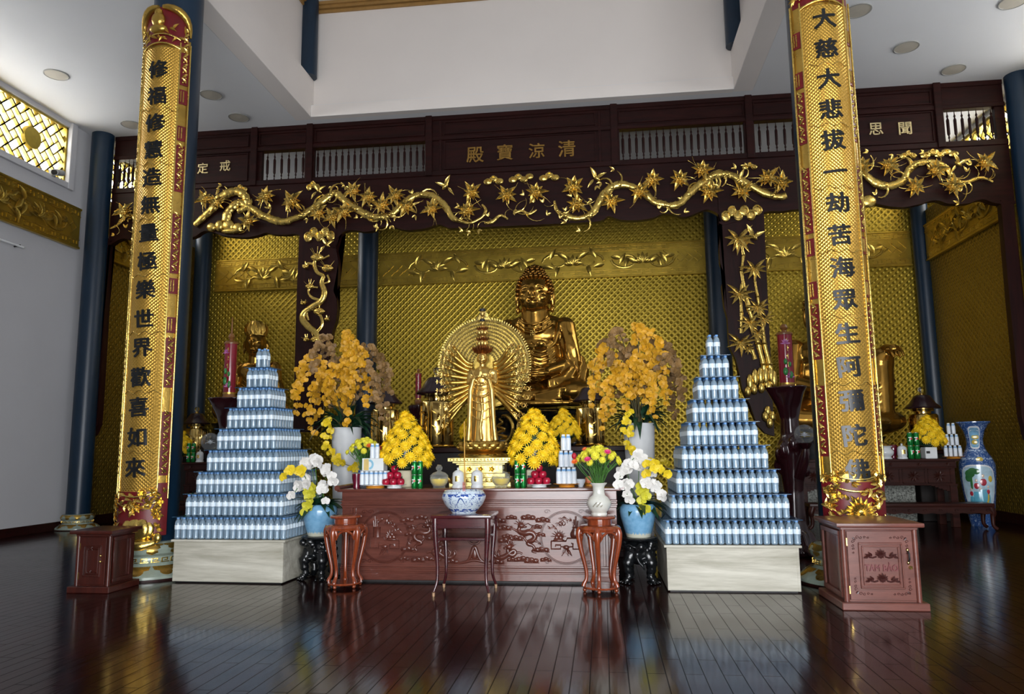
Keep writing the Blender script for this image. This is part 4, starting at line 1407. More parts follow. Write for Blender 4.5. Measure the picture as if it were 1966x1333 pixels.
# ------------------------------------------------------------------ carved front altar
AX, AY = -1.165, 6.83
ALT = thing('altar_table', 'long low carved reddish wood altar with dragons, standing behind the small table', 'altar', (AX, AY, 0))
m = MB()
m.box(-1.26, 1.26, 0.03, 0.78, 0.02, 0.80)
for z0, z1, y in ((0.020, 0.085, -0.012), (0.085, 0.100, -0.022), (0.100, 0.120, -0.014), (0.120, 0.135, -0.026), (0.135, 0.155, -0.012),
                  (0.668, 0.690, -0.012), (0.690, 0.705, -0.026), (0.705, 0.722, -0.014), (0.722, 0.736, -0.024), (0.736, 0.815, -0.010)):
    m.box(-1.27 + y * 0.4, 1.27 - y * 0.4, y, 0.06, z0, z1, 0.003)
for sx in (-1, 1):
    for (a, b, y) in ((1.19, 1.27, -0.008), (1.165, 1.19, -0.020), (1.14, 1.165, -0.010)):
        x0, x1 = sorted((sx * a, sx * b))
        m.box(x0, x1, y, 0.06, 0.155, 0.668, 0.003)
m.build('body', MAT['altar_wood'], ALT, 30)
m = MB().box(-1.315, 1.315, -0.035, 0.80, 0.815, 0.842, 0.006, 2)
for sx in (-1, 1):
    m.tube([(sx * 1.315, -0.035, 0.850), (sx * 1.315, 0.80, 0.850)], 0.026, 14)
m.build('top', MAT['altar_wood'], ALT, 40)
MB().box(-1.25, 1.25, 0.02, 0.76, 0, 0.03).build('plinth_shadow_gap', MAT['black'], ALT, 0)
MB().box(-1.14, 1.14, 0.006, 0.05, 0.155, 0.668).build('panel', MAT['altar_wood'], ALT, 0)
CY_ = AY + 0.004                                              # face the carving stands on
CARVE = MAT['altar_carving'] = wood('altar_carving', (0.075, 0.020, 0.014), (0.14, 0.042, 0.028), 2.0, 'X', 0.24, 0.3)
MID = -1.19


def relief(m, path, k=1.0):
    sp = smooth_path(path, 5)
    m.tube([(x, CY_, z) for x, z, r in sp], [r * k for x, z, r in sp], 7, 0.8)


def altar_cloud(m, x, z, w):
    for k in range(3):
        t = (k - 1) * w * 0.30
        m.ell((x + t, CY_, z + (0.008 if k == 1 else 0)), (w * 0.24, 0.010, w * 0.17), 8, 5)
        pts = [(x + t + w * 0.11 * (1 - q / 9) * cos(q * 0.8), CY_ - 0.009, z + w * 0.11 * (1 - q / 9) * sin(q * 0.8)) for q in range(8)]
        m.tube(pts, 0.0035, 4)
    m.tube([(x - w * 0.5, CY_, z - w * 0.13), (x + w * 0.55, CY_, z - w * 0.14)], 0.0045, 5)


def dragon_head(m, x, z, s, f):
    m.ell((x, CY_ - 0.006, z), (s, 0.02, s * 0.75), 10, 7)
    m.ell((x - f * s * 0.9, CY_ - 0.004, z - s * 0.35), (s * 0.6, 0.016, s * 0.3), 8, 6)
    for k in range(7):
        a = radians(20 + k * 28)
        m.leaf((x + f * s * 0.4, CY_ - 0.008, z), (f * cos(a), -0.1, sin(a)), (0, -1, 0), s * 1.7, s * 0.4)
    m.tube([(x - f * s, CY_ - 0.006, z + s * 0.2), (x - f * s * 1.8, CY_ - 0.006, z + s * 0.5), (x - f * s * 2.4, CY_ - 0.006, z + s * 0.1), (x - f * s * 2.8, CY_ - 0.006, z + s * 0.1)], 0.004, 5)
    m.ell((x - f * s * 0.2, CY_ - 0.024, z + s * 0.2), s * 0.18, 6, 5)


D1 = [(-0.755, 0.509, 0.014), (-0.779, 0.472, 0.019), (-0.76, 0.445, 0.024), (-0.722, 0.44, 0.029), (-0.684, 0.449, 0.029), (-0.647, 0.436, 0.024), (-0.633, 0.404, 0.024), (-0.657, 0.376, 0.024), (-0.695, 0.362, 0.019), (-0.691, 0.344, 0.019), (-0.653, 0.33, 0.014), (-0.639, 0.303, 0.014), (-0.658, 0.28, 0.01), (-0.621, 0.271, 0.01)]
L1 = [[(-0.779, 0.449, 0.014), (-0.817, 0.472, 0.01), (-0.85, 0.486, 0.01)], [(-0.694, 0.449, 0.014), (-0.665, 0.477, 0.01), (-0.637, 0.482, 0.01)], [(-0.695, 0.358, 0.014), (-0.723, 0.385, 0.01), (-0.732, 0.403, 0.01)], [(-0.638, 0.376, 0.014), (-0.605, 0.362, 0.01), (-0.596, 0.344, 0.01)]]
D2 = [(-0.871, 0.32, 0.014), (-0.881, 0.288, 0.019), (-0.867, 0.256, 0.024), (-0.834, 0.247, 0.024), (-0.81, 0.27, 0.019), (-0.829, 0.288, 0.019), (-0.867, 0.265, 0.024), (-0.905, 0.237, 0.024), (-0.948, 0.223, 0.024), (-0.986, 0.228, 0.019), (-1.01, 0.255, 0.019), (-1, 0.283, 0.014)]
L2 = [[(-0.82, 0.256, 0.014), (-0.781, 0.27, 0.01), (-0.748, 0.257, 0.01)], [(-0.953, 0.228, 0.014), (-0.972, 0.264, 0.01), (-0.952, 0.292, 0.01)]]
CL = [(-0.845, 0.579), (-0.692, 0.579), (-0.56, 0.556), (-0.613, 0.496), (-0.96, 0.551), (-0.917, 0.486), (-0.884, 0.412), (-0.904, 0.375), (-0.808, 0.394), (-0.59, 0.427), (-0.744, 0.211), (-0.669, 0.198), (-0.537, 0.208), (-0.573, 0.294), (-0.982, 0.186), (-0.839, 0.206)]
for sg in (1, -1):
    fx = (lambda x: x) if sg > 0 else (lambda x: 2 * MID - x)
    m = MB()
    relief(m, [(fx(x), z, r) for x, z, r in D1])
    for q in L1:
        relief(m, [(fx(x), z, r) for x, z, r in q])
        ex, ez, er = q[-1]
        for k in range(4):
            a = k * 0.8
            m.leaf((fx(ex), CY_ - 0.004, ez), (sg * cos(a), -0.1, sin(a)), (0, -1, 0), 0.03, 0.01)
    dragon_head(m, fx(D1[0][0]), D1[0][1], 0.035, -sg)
    m.build('dragon', CARVE, ALT, 60, True)
    m = MB()
    relief(m, [(fx(x), z, r) for x, z, r in D2])
    for q in L2:
        relief(m, [(fx(x), z, r) for x, z, r in q])
    dragon_head(m, fx(D2[0][0]), D2[0][1], 0.035, sg)
    m.build('dragon', CARVE, ALT, 60, True)
    m = MB()
    for i, (x, z) in enumerate(CL):
        altar_cloud(m, fx(x), z, 0.13 if i % 3 else 0.10)
    m.build('clouds', CARVE, ALT, 60, True)
    cx_, cz_ = fx(-0.352), 0.402                               # roundel with vase, fruit and bough
    m = MB()
    for rr in (0.232, 0.222):
        m.tube([(cx_ + rr * cos(2 * pi * k / 48), CY_, cz_ + rr * sin(2 * pi * k / 48)) for k in range(49)], 0.006, 6)
    m.build('roundel', CARVE, ALT, 60, True)
    m = MB()
    g = lambda x, z: (cx_ + sg * x, CY_, cz_ + z)
    m.tube([g(-0.135, -0.03), g(0.0, -0.03), g(0.01, -0.005), g(0.14, -0.005), g(0.14, -0.10), g(0.06, -0.10), g(0.06, -0.05), g(0.045, -0.05)], 0.007, 5)
    m.tube([g(-0.135, -0.03), g(-0.135, -0.10), g(-0.05, -0.10), g(-0.05, -0.065), g(-0.095, -0.065), g(-0.095, -0.08)], 0.007, 5)
    m.tube([g(-0.05, -0.08), g(0.06, -0.08)], 0.006, 5)
    for k in range(6):
        a = -1.2 - k * 0.15 * (-1) ** k
        m.tube([g(0.0, -0.08), g(0.03 * cos(k), -0.12), g(0.05 * cos(k * 1.3), -0.16)], [0.006, 0.006, 0.003], 5)
    m.ell(g(0.0, -0.085), (0.03, 0.014, 0.02), 8, 6)
    for dx, dz in ((-0.085, 0.0), (-0.05, 0.0), (-0.067, 0.025)):
        m.ell(g(dx, dz), (0.026, 0.018, 0.026), 10, 8)
    m.ell(g(-0.067, -0.022), (0.055, 0.016, 0.012), 10, 6)
    for k in range(8):
        a = radians(10 + k * 23)
        m.leaf(g(-0.067, 0.0), (cos(a), -0.15, sin(a)), (0, -1, 0), 0.075, 0.022)
    if sg > 0:
        m.lathe([(0.028, 0), (0.045, 0.012), (0.048, 0.04), (0.03, 0.075), (0.024, 0.09), (0.033, 0.10)], 16, g(0.085, -0.005), 1, 0.5)
    else:
        m.lathe([(0.036, 0), (0.036, 0.09), (0.040, 0.095)], 16, g(0.075, 0.0), 1, 0.55)
    for dx, h in ((0.07, 0.16), (0.085, 0.19), (0.10, 0.15)):
        m.tube([g(dx, 0.09), g(dx * 1.08, h)], 0.008, 6)
    br = [g(0.08, 0.10), g(0.05, 0.14), g(0.01, 0.165), g(-0.03, 0.165), g(-0.06, 0.12), g(-0.10, 0.09), g(-0.14, 0.075)]
    m.tube(br, [0.007, 0.006, 0.006, 0.006, 0.005, 0.004, 0.003], 5)
    for p in br[1:]:
        for k in range(3):
            a = rng.uniform(0, 6.28)
            m.leaf(p, (cos(a), -0.1, sin(a)), (0, -1, 0), 0.04, 0.018)
    for dx in (-0.045, -0.02):
        m.tube([(cx_ + sg * dx + 0.018 * cos(k * 0.785), CY_, cz_ + 0.125 + 0.018 * sin(k * 0.785)) for k in range(9)], 0.005, 5)
    m.build('still_life', CARVE, ALT, 60, True)
    m = MB()                                                  # corner scrolls outside the roundel
    for dz in (0.235, -0.225):
        for dx in (0.14, 0.20, -0.17):
            m.tube([(cx_ + sg * dx + 0.03 * (1 - q / 12) * cos(q * 0.7), CY_, cz_ + dz * 0.97 + 0.02 * (1 - q / 12) * sin(q * 0.7)) for q in range(11)], 0.005, 5)
    m.build('corner_scroll', CARVE, ALT, 60, True)
m = MB()                                                      # peak over waves in the middle
relief(m, [(-1.274, 0.184, 0.01), (-1.24, 0.203, 0.014), (-1.216, 0.254, 0.019), (-1.196, 0.309, 0.019), (-1.177, 0.309, 0.019), (-1.158, 0.254, 0.019), (-1.134, 0.208, 0.014), (-1.096, 0.186, 0.01)])
m.ell(((-1.187, 6.84, 0.263)[0], CY_, (-1.187, 6.84, 0.254)[2]), (0.03, 0.014, 0.06), 10, 8)
relief(m, [(-1.336, 0.17, 0.01), (-1.264, 0.184, 0.014), (-1.187, 0.199, 0.014), (-1.106, 0.186, 0.014), (-1.039, 0.172, 0.01)])
x, z = (-1.187, 6.84, 0.365)[0], (-1.187, 6.84, 0.383)[2]
m.tube([(x + 0.055 * cos(pi + k * pi / 8), CY_, z + 0.04 * sin(pi + k * pi / 8)) for k in range(9)], 0.01, 6)
m.tube([(x + 0.035 * cos(pi + k * pi / 8), CY_, z + 0.025 * sin(pi + k * pi / 8)) for k in range(9)], 0.006, 6)
m.build('peak', CARVE, ALT, 60, True)

# dark rear altar carrying the lanterns
t = thing('rear_altar', 'dark stained altar behind the long carved altar, under the brass lanterns', 'altar', (-1.3, 9.3, 0))
MB().box(-1.72, 1.72, -0.85, 0.85, 1.16, 1.22, 0.008).build('top', MAT['rosewood'], t, 0)
MB().box(-1.66, 1.66, -0.78, 0.80, 0.06, 1.16).build('body', MAT['dark_void'], t, 0)
MB().box(-1.70, 1.70, -0.82, 0.82, 0, 0.07, 0.006).build('plinth', MAT['rosewood'], t, 0)


# ------------------------------------------------------------------ red five-legged flower stands
def flower_stand(x, y, label, rz):
    t = thing('flower_stand', label, 'flower stand', (x, y, 0), rz, 'glossy red flower stands')
    w = MAT['cherry']
    MB().lathe([(0.10, 0.598), (0.135, 0.600), (0.143, 0.608), (0.140, 0.620), (0.130, 0.626), (0.0, 0.626)], 30, mod=lambda a, z: 1 + 0.025 * cos(a * 10)).build('top', w, t)
    MB().lathe([(0.100, 0.545), (0.104, 0.57), (0.104, 0.600)], 30).build('neck', w, t)
    MB().lathe([(0.175, 0.500), (0.182, 0.520), (0.165, 0.542), (0.120, 0.552), (0.10, 0.548)], 30, mod=lambda a, z: 1 + 0.02 * cos(a * 10), cap=False).build('shoulder', w, t)
    for k in range(5):
        a = 2 * pi * k / 5 + pi / 2 + 0.314
        pts = []
        for (r, z, q) in ((0.165, 0.525, 0.030), (0.180, 0.49, 0.032), (0.178, 0.43, 0.030), (0.162, 0.34, 0.026), (0.138, 0.24, 0.022), (0.122, 0.16, 0.019), (0.125, 0.10, 0.019), (0.145, 0.065, 0.022), (0.150, 0.045, 0.024)):
            pts.append((r * cos(a), r * sin(a), z, q))
        m = MB()
        sp = smooth_path(pts, 3)
        m.tube([p[:3] for p in sp], [p[3] * 0.82 for p in sp], 8)
        m.build('leg', w, t, 60)
        b = a + 0.628
        m = MB()                                              # carved brackets between the legs
        for sgn in (-1, 1):
            m.tube([(0.168 * cos(b + sgn * 0.50), 0.168 * sin(b + sgn * 0.50), 0.50), (0.168 * cos(b + sgn * 0.42), 0.168 * sin(b + sgn * 0.42), 0.455), (0.16 * cos(b + sgn * 0.50), 0.16 * sin(b + sgn * 0.50), 0.42)], [0.012, 0.016, 0.006], 6)
            m.tube([(0.17 * cos(b + sgn * q * 0.1), 0.17 * sin(b + sgn * q * 0.1), 0.50 - 0.006 * q * q * 0.4) for q in range(5)], 0.010, 6)
        m.build('bracket', w, t, 60)
    MB().lathe([(0.10, 0.030), (0.150, 0.030), (0.155, 0.038), (0.150, 0.046), (0.10, 0.046)], 30).build('foot_ring', w, t)
    for k in range(5):
        a = 2 * pi * k / 5 + pi / 2 + 0.314
        MB().ell((0.140 * cos(a), 0.140 * sin(a), 0.016), 0.0165, 10, 8).build('ball_foot', w, t)
    return t


flower_stand(-2.315, 6.585, 'empty glossy red five-legged flower stand before the blue pot at left', 0.0)
flower_stand(-0.048, 6.520, 'glossy red five-legged flower stand carrying the ivory vase of flowers', 0.2)

# ------------------------------------------------------------------ small glossy table in the middle
MAT['tip_tan'] = plain('pale_tan_metal_tip', (0.45, 0.28, 0.16), 0.4, metal=0.3)
T2 = thing('offering_table', 'small glossy plum wood table with cabriole legs before the altar', 'table', (-1.19, 6.41, 0))
w = MAT['table_wood']
MB().box(-0.255, 0.255, -0.225, 0.225, 0.628, 0.656, 0.008, 2).build('top', w, T2, 40)
m = MB()
m.box(-0.235, 0.235, -0.205, -0.185, 0.545, 0.628, 0.004).box(-0.235, 0.235, 0.185, 0.205, 0.545, 0.628, 0.004)
m.box(-0.235, -0.215, -0.205, 0.205, 0.545, 0.628, 0.004).box(0.215, 0.235, -0.205, 0.205, 0.545, 0.628, 0.004)
m.build('apron', w, T2, 0)
MB().box(-0.215, 0.215, -0.19, 0.19, 0.445, 0.470, 0.005).build('shelf', w, T2, 0)
for sx in (-1, 1):
    for sy in (-1, 1):
        pts = [(0.222, 0.192, 0.628, 0.026), (0.222, 0.192, 0.545, 0.026), (0.218, 0.188, 0.45, 0.023), (0.208, 0.18, 0.32, 0.018), (0.204, 0.176, 0.20, 0.015), (0.208, 0.18, 0.11, 0.013), (0.222, 0.194, 0.06, 0.012), (0.230, 0.202, 0.035, 0.012)]
        sp = smooth_path(pts, 3)
        lg = MB().tube([(sx * p[0], sy * p[1], p[2]) for p in sp], [p[3] for p in sp], 10).build('leg', w, T2, 60)
        MB().lathe([(0.0125, 0), (0.0132, 0.03)], 10, (sx * 0.231, sy * 0.203, 0)).build('brass_tip', MAT['tip_tan'], lg, 40, label='pale brass foot tip')


# ------------------------------------------------------------------ donation chests
def lotus(m, x, y, z, s):
    for k, (a, L) in enumerate(((90, 1.0), (62, 0.95), (118, 0.95), (35, 0.9), (145, 0.9), (12, 0.8), (168, 0.8), (-40, 0.5), (220, 0.5), (-90, 0.45))):
        r = radians(a)
        m.leaf((x, y, z), (cos(r), -0.12, sin(r)), (0, -1, 0), s * L, s * 0.34, 0.3)
    for sg in (-1, 1):
        for q in range(3):
            m.leaf((x + sg * s * (1.2 + 0.25 * q), y, z - s * 0.1), (sg * 0.6, -0.1, 0.8 - 0.5 * q), (0, -1, 0), s * 0.8, s * 0.35, 0.3)
        m.tube([(x + sg * s * 0.6, y, z - s * 0.15), (x + sg * s * 1.1, y, z - s * 0.3), (x + sg * s * 1.6, y, z - s * 0.2)], s * 0.12, 6)


def chest(name, label, loc, w, d, h, mt, mdark, detail):
    t = thing(name, label, 'donation chest', loc)
    x = w / 2
    MB().box(-x - 0.04, x + 0.04, -0.045, d + 0.02, 0, 0.055, 0.006).build('base', mt, t, 0)
    m = MB().box(-x + 0.012, x - 0.012, 0.012, d - 0.01, 0.055, h - 0.05)
    for sx in (-1, 1):
        m.tube([(sx * (x - 0.012), 0.012, 0.055), (sx * (x - 0.012), 0.012, h - 0.05)], 0.020, 12)
        a, b = sorted((sx * (x - 0.004), sx * (x + 0.006)))
        for (p, q, r_, s) in ((0.05, d - 0.05, 0.075, 0.11), (0.05, d - 0.05, h - 0.10, h - 0.065), (0.05, 0.09, 0.11, h - 0.10), (d - 0.09, d - 0.05, 0.11, h - 0.10)):
            m.box(a - 0.006, b, p, q, r_, s, 0.002)
    m.build('carcass', mt, t, 40)
    m = MB().box(-x - 0.01, x + 0.01, -0.008, d + 0.005, h - 0.055, h - 0.032, 0.005).box(-x - 0.045, x + 0.045, -0.05, d + 0.02, h - 0.032, h, 0.010, 2)
    m.build('top', mt, t, 40)
    # door
    dr = MB().box(-x + 0.035, x - 0.035, -0.004, 0.016, 0.068, h - 0.062, 0.002).build('door', mt, t, 0)
    iw, ih = (w - 0.07) * 0.335, (h - 0.13) * 0.335
    zc = 0.068 + (h - 0.13) / 2
    m = MB()
    for o, e in ((0.0, 0.014), (0.022, 0.010)):
        a, b = iw - o, ih - o
        for (p, q, r_, s) in ((-a, a, b - 0.012, b), (-a, a, -b, -b + 0.012), (-a, -a + 0.012, -b + 0.012, b - 0.012), (a - 0.012, a, -b + 0.012, b - 0.012)):
            m.box(p, q, -0.004 - e, 0.0, zc + r_, zc + s, 0.003)
    m.build('panel_moulding', mt, dr, 0)
    if detail:
        m = MB()
        lotus(m, 0, -0.008, zc + 0.072, 0.052)
        lotus(m, 0, -0.008, zc - 0.10, 0.052)
        m.build('lotus_carving', mdark, dr, 60, label='darker carved lotus flowers')
        me = glyph_mesh('TAM BẢO', 0.066, 0.003, 0.026)
        me.transform(M.Diagonal((0.80, 1, 1, 1)))
        me.transform(M.Translation((0, -0.010, zc - 0.008)))
        finish(me, 'lettering', MAT['chest_letter'], dr, 0, label='raised red letters')
        m = MB()                                              # vine scrolls in the door corners
        for sx in (-1, 1):
            for sz in (-1, 1):
                bx, bz = sx * (x - 0.075), zc + sz * ((h - 0.13) / 2 - 0.045)
                m.leaf((bx, -0.005, bz), (-sx, 0, -sz), (0, -1, 0), 0.03, 0.018)
                for k in range(4):
                    for (ax_, az_) in ((-sx * (0.032 + 0.026 * k), 0), (0, -sz * (0.032 + 0.026 * k))):
                        rr = 0.013 - 0.0015 * k
                        m.tube([(bx + ax_ + rr * (1 - q / 11) * cos(q * 0.8 + k * pi), -0.005, bz + az_ + rr * (1 - q / 11) * sin(q * 0.8 + k * pi)) for q in range(9)], 0.002, 4)
        m.build('vine_scrolls', mdark, dr, 60)
        m = MB().tube([(x - 0.075, -0.012, zc + 0.105), (x - 0.072, -0.028, zc + 0.09), (x - 0.072, -0.028, zc + 0.045), (x - 0.075, -0.012, zc + 0.03)], 0.006, 8)
        m.build('handle', MAT['black'], dr, 60)
        m = MB().ell((x - 0.075, -0.010, zc + 0.112), (0.010, 0.006, 0.013), 8, 6).ell((x - 0.075, -0.010, zc + 0.022), (0.010, 0.006, 0.013), 8, 6)
        m.build('handle_plate', MAT['brass'], dr, 60)
        MB().lathe([(0.0, 0.012), (0.013, 0.012), (0.014, 0)], 14).build('lock', MAT['brass'], dr, 40, at=(x - 0.062, -0.004, zc - 0.012)).rotation_euler = (radians(90), 0, 0)
    else:
        m = MB()
        lotus(m, 0, -0.008, zc + 0.10, 0.026)
        lotus(m, 0, -0.008, zc - 0.10, 0.026)
        m.build('lotus_carving', mt, dr, 60)
        for z in (0.045, -0.005):
            MB().ell((x - 0.075, -0.014, zc + z), 0.011, 10, 8).build('knob', MAT['brass'], dr, 60)
    for z in (0.14, h - 0.14):
        MB().box(-x + 0.028, -x + 0.036, -0.007, 0.0, z - 0.028, z + 0.028).build('hinge', MAT['brass'], dr, 0)
    return t


MAT['chest_letter'] = plain('worn_red_lettering', (0.13, 0.012, 0.014), 0.4)
MAT['chest_dark'] = plain('dark_chest_carving', (0.055, 0.014, 0.012), 0.35)
chest('donation_chest', 'carved reddish wood donation chest with raised letters at right', (2.014, 5.925, 0), 0.53, 0.55, 0.625, MAT['chest_wood'], MAT['chest_dark'], True)
chest('donation_chest', 'small dark red wood donation chest beside the left column', (-4.455, 6.175, 0), 0.315, 0.37, 0.53, MAT['dark_chest'], MAT['chest_dark'], False)


# ------------------------------------------------------------------ black root-carved pot stands
def root_stand(x, y, label, seed):
    t = thing('root_stand', label, 'pot stand', (x, y, 0), 0, 'black carved root stands')
    r_ = random.Random(seed)
    m = MB()
    m.lathe([(0.0, 0.375), (0.160, 0.375), (0.168, 0.385), (0.160, 0.396), (0.0, 0.398)], 26)
    m.build('top', MAT['black_root'], t, 40)
    m = MB()
    m.ell((0, 0, 0.27), (0.145, 0.14, 0.12), 16, 12)
    for k in range(30):
        a, z = r_.uniform(0, 6.28), r_.uniform(0.16, 0.37)
        rr = 0.135 + r_.uniform(-0.01, 0.02)
        m.ell((rr * cos(a), rr * sin(a), z), (r_.uniform(0.02, 0.045),) * 2 + (r_.uniform(0.02, 0.04),), 8, 6)
    for k in range(14):
        a, z = r_.uniform(0, 6.28), r_.uniform(0.2, 0.36)
        pts = []
        for q in range(7):
            pts.append((0.155 * cos(a), 0.155 * sin(a), z))
            a += r_.uniform(0.05, 0.16)
            z += r_.uniform(-0.03, 0.02)
        m.tube(pts, [0.016, 0.02, 0.018, 0.016, 0.014, 0.012, 0.008], 6)
    me = fuse(m, 0.009, 2, 'root_body')
    finish(me, 'root_body', MAT['black_root'], t, 180)
    for k in range(4):
        a = radians(40 + 90 * k) + r_.uniform(-0.15, 0.15)
        pts = []
        for (rr, z, q) in ((0.09, 0.26, 0.06), (0.13, 0.20, 0.055), (0.145, 0.14, 0.042), (0.125, 0.09, 0.034), (0.135, 0.05, 0.032), (0.165, 0.025, 0.026), (0.185, 0.018, 0.018)):
            pts.append((rr * cos(a), rr * sin(a), z, q))
        sp = smooth_path(pts, 3)
        m = MB().tube([p[:3] for p in sp], [p[3] * (1 + 0.15 * sin(i * 1.9)) for i, p in enumerate(sp)], 10)
        for q in range(4):
            b = a + (q - 1.5) * 0.22
            m.cap((0.15 * cos(b), 0.15 * sin(b), 0.020), (0.19 * cos(b), 0.19 * sin(b), 0.013), 0.013, 0.010, 6)
        m.build('leg', MAT['black_root'], t, 180)
    return t


root_stand(-2.715, 6.985, 'black root-carved stand under the blue pot at left', 1)
root_stand(0.298, 6.960, 'black root-carved stand under the blue pot at right', 2)
# ------------------------------------------------------------------ flowers
def orchid_bloom(mat, s=0.04):
    """one moth-orchid flower facing -Y, as a shared mesh"""
    m = MB()
    for a, L, W in ((90, 0.95, 0.80), (212, 0.9, 0.75), (328, 0.9, 0.75), (18, 1.0, 1.15), (162, 1.0, 1.15)):
        r = radians(a)
        m.leaf((0, 0, 0), (cos(r), -0.18, sin(r)), (0, -1, 0), s * L, s * W, 0.10, 5, rnd=True)
    m.ell((0, -s * 0.16, -s * 0.12), (s * 0.17, s * 0.2, s * 0.2), 6, 5)
    me = m.mesh('bloom')
    me.materials.append(mat)
    me.polygons.foreach_set('use_smooth', [True] * len(me.polygons))
    return me


def mum_head(s=0.045, rows=3, mat=None):
    """shaggy chrysanthemum head facing +Z"""
    m = MB()
    m.ell((0, 0, 0), (s * 0.72, s * 0.72, s * 0.45), 10, 6)
    for j in range(rows):
        n = 16 - 3 * j
        el = radians(-18 + 30 * j)
        for k in range(n):
            a = 2 * pi * (k + 0.5 * (j % 2)) / n
            d = V((cos(a) * cos(el), sin(a) * cos(el), sin(el)))
            m.leaf(V((cos(a), sin(a), 0)) * s * 0.25 + V((0, 0, s * 0.12 * j)), d, (0, 0, 1), s * (0.85 - 0.12 * j), s * 0.30, 0.15, 3)
    me = m.mesh('flower_head')
    me.materials.append(mat or MAT['mum'])
    me.polygons.foreach_set('use_smooth', [True] * len(me.polygons))
    return me


def daisy(mat, s=0.035, n=14):
    m = MB()
    for j in range(2):
        for k in range(n):
            a = 2 * pi * (k + 0.5 * j) / n
            el = radians(8 + 25 * j)
            m.leaf((0, 0, 0), (cos(a) * cos(el), sin(a) * cos(el), sin(el)), (0, 0, 1), s * (1 - 0.25 * j), s * 0.32, 0.12, 3)
    m.ell((0, 0, s * 0.1), (s * 0.3, s * 0.3, s * 0.16), 8, 5)
    me = m.mesh('flower_head')
    me.materials.append(mat)
    return me


def put(me, name, parent, loc, d=None, roll_=0.0, sc=1.0, facing='-Y', label=None):
    o = new_obj(name, me)
    o.parent = parent
    o.location = loc
    if d is not None:
        q = V(d).normalized().to_track_quat('Y' if facing == '-Y' else 'Z', 'Z' if facing == '-Y' else 'Y')
        if facing == '-Y':
            q = (-V(d)).normalized().to_track_quat('Y', 'Z')
        o.rotation_mode = 'QUATERNION'
        o.rotation_quaternion = q @ M.Rotation(roll_, 3, 'Y' if facing == '-Y' else 'Z').to_quaternion()
    o.scale = (sc, sc, sc)
    if label:
        o['label'] = label
    return o


BL = {k: orchid_bloom(MAT['orchid_' + k], 0.044) for k in ('gold', 'brown', 'yellow', 'lime', 'white')}
MUM = mum_head()
MUM_P = mum_head(0.038, 3, MAT['mum_pale'])
GER = {k: daisy(MAT[k], 0.036) for k in ('pink', 'orange')}


def spray_mesh(pts, blooms, s, seed, mats):
    """an arching orchid stem with blooms along its outer part: one mesh with two materials"""
    r_ = random.Random(seed)
    m = MB()
    sp = [V(p) for p in smooth_path(pts, 6)]
    m.tube(sp, [0.006 * (1 - 0.5 * i / len(sp)) for i in range(len(sp))], 5)
    stem = m.mesh('spray')
    stem.materials.append(MAT['twig'])
    stem.materials.append(mats)
    b = bmesh.new()
    b.from_mesh(stem)
    src = BL_SRC[mats.name]
    n0 = int(len(sp) * 0.25)
    for i in range(blooms):
        k = n0 + (len(sp) - 1 - n0) * i / max(1, blooms - 1)
        p = sp[int(k)] + V((r_.uniform(-1, 1), r_.uniform(-1, 0.3), r_.uniform(-0.7, 0.7))) * s * 1.05
        out = V((r_.uniform(-0.8, 0.8), -1.0, r_.uniform(-0.45, 0.5)))
        q = (-out).normalized().to_track_quat('Y', 'Z').to_matrix().to_4x4()
        mt = M.Translation(p) @ q @ M.Rotation(r_.uniform(-0.6, 0.6), 4, 'Y') @ M.Diagonal((s / 0.044 * r_.uniform(0.8, 1.1),) * 3 + (1,))
        nf = len(b.faces)
        tmp = src.copy()
        tmp.transform(mt)
        b.from_mesh(tmp)
        bpy.data.meshes.remove(tmp)
        b.faces.ensure_lookup_table()
        for f in b.faces[nf:]:
            f.material_index = 1
    b.to_mesh(stem)
    b.free()
    stem.polygons.foreach_set('use_smooth', [True] * len(stem.polygons))
    return stem


BL_SRC = {MAT['orchid_' + k].name: BL[k] for k in BL}


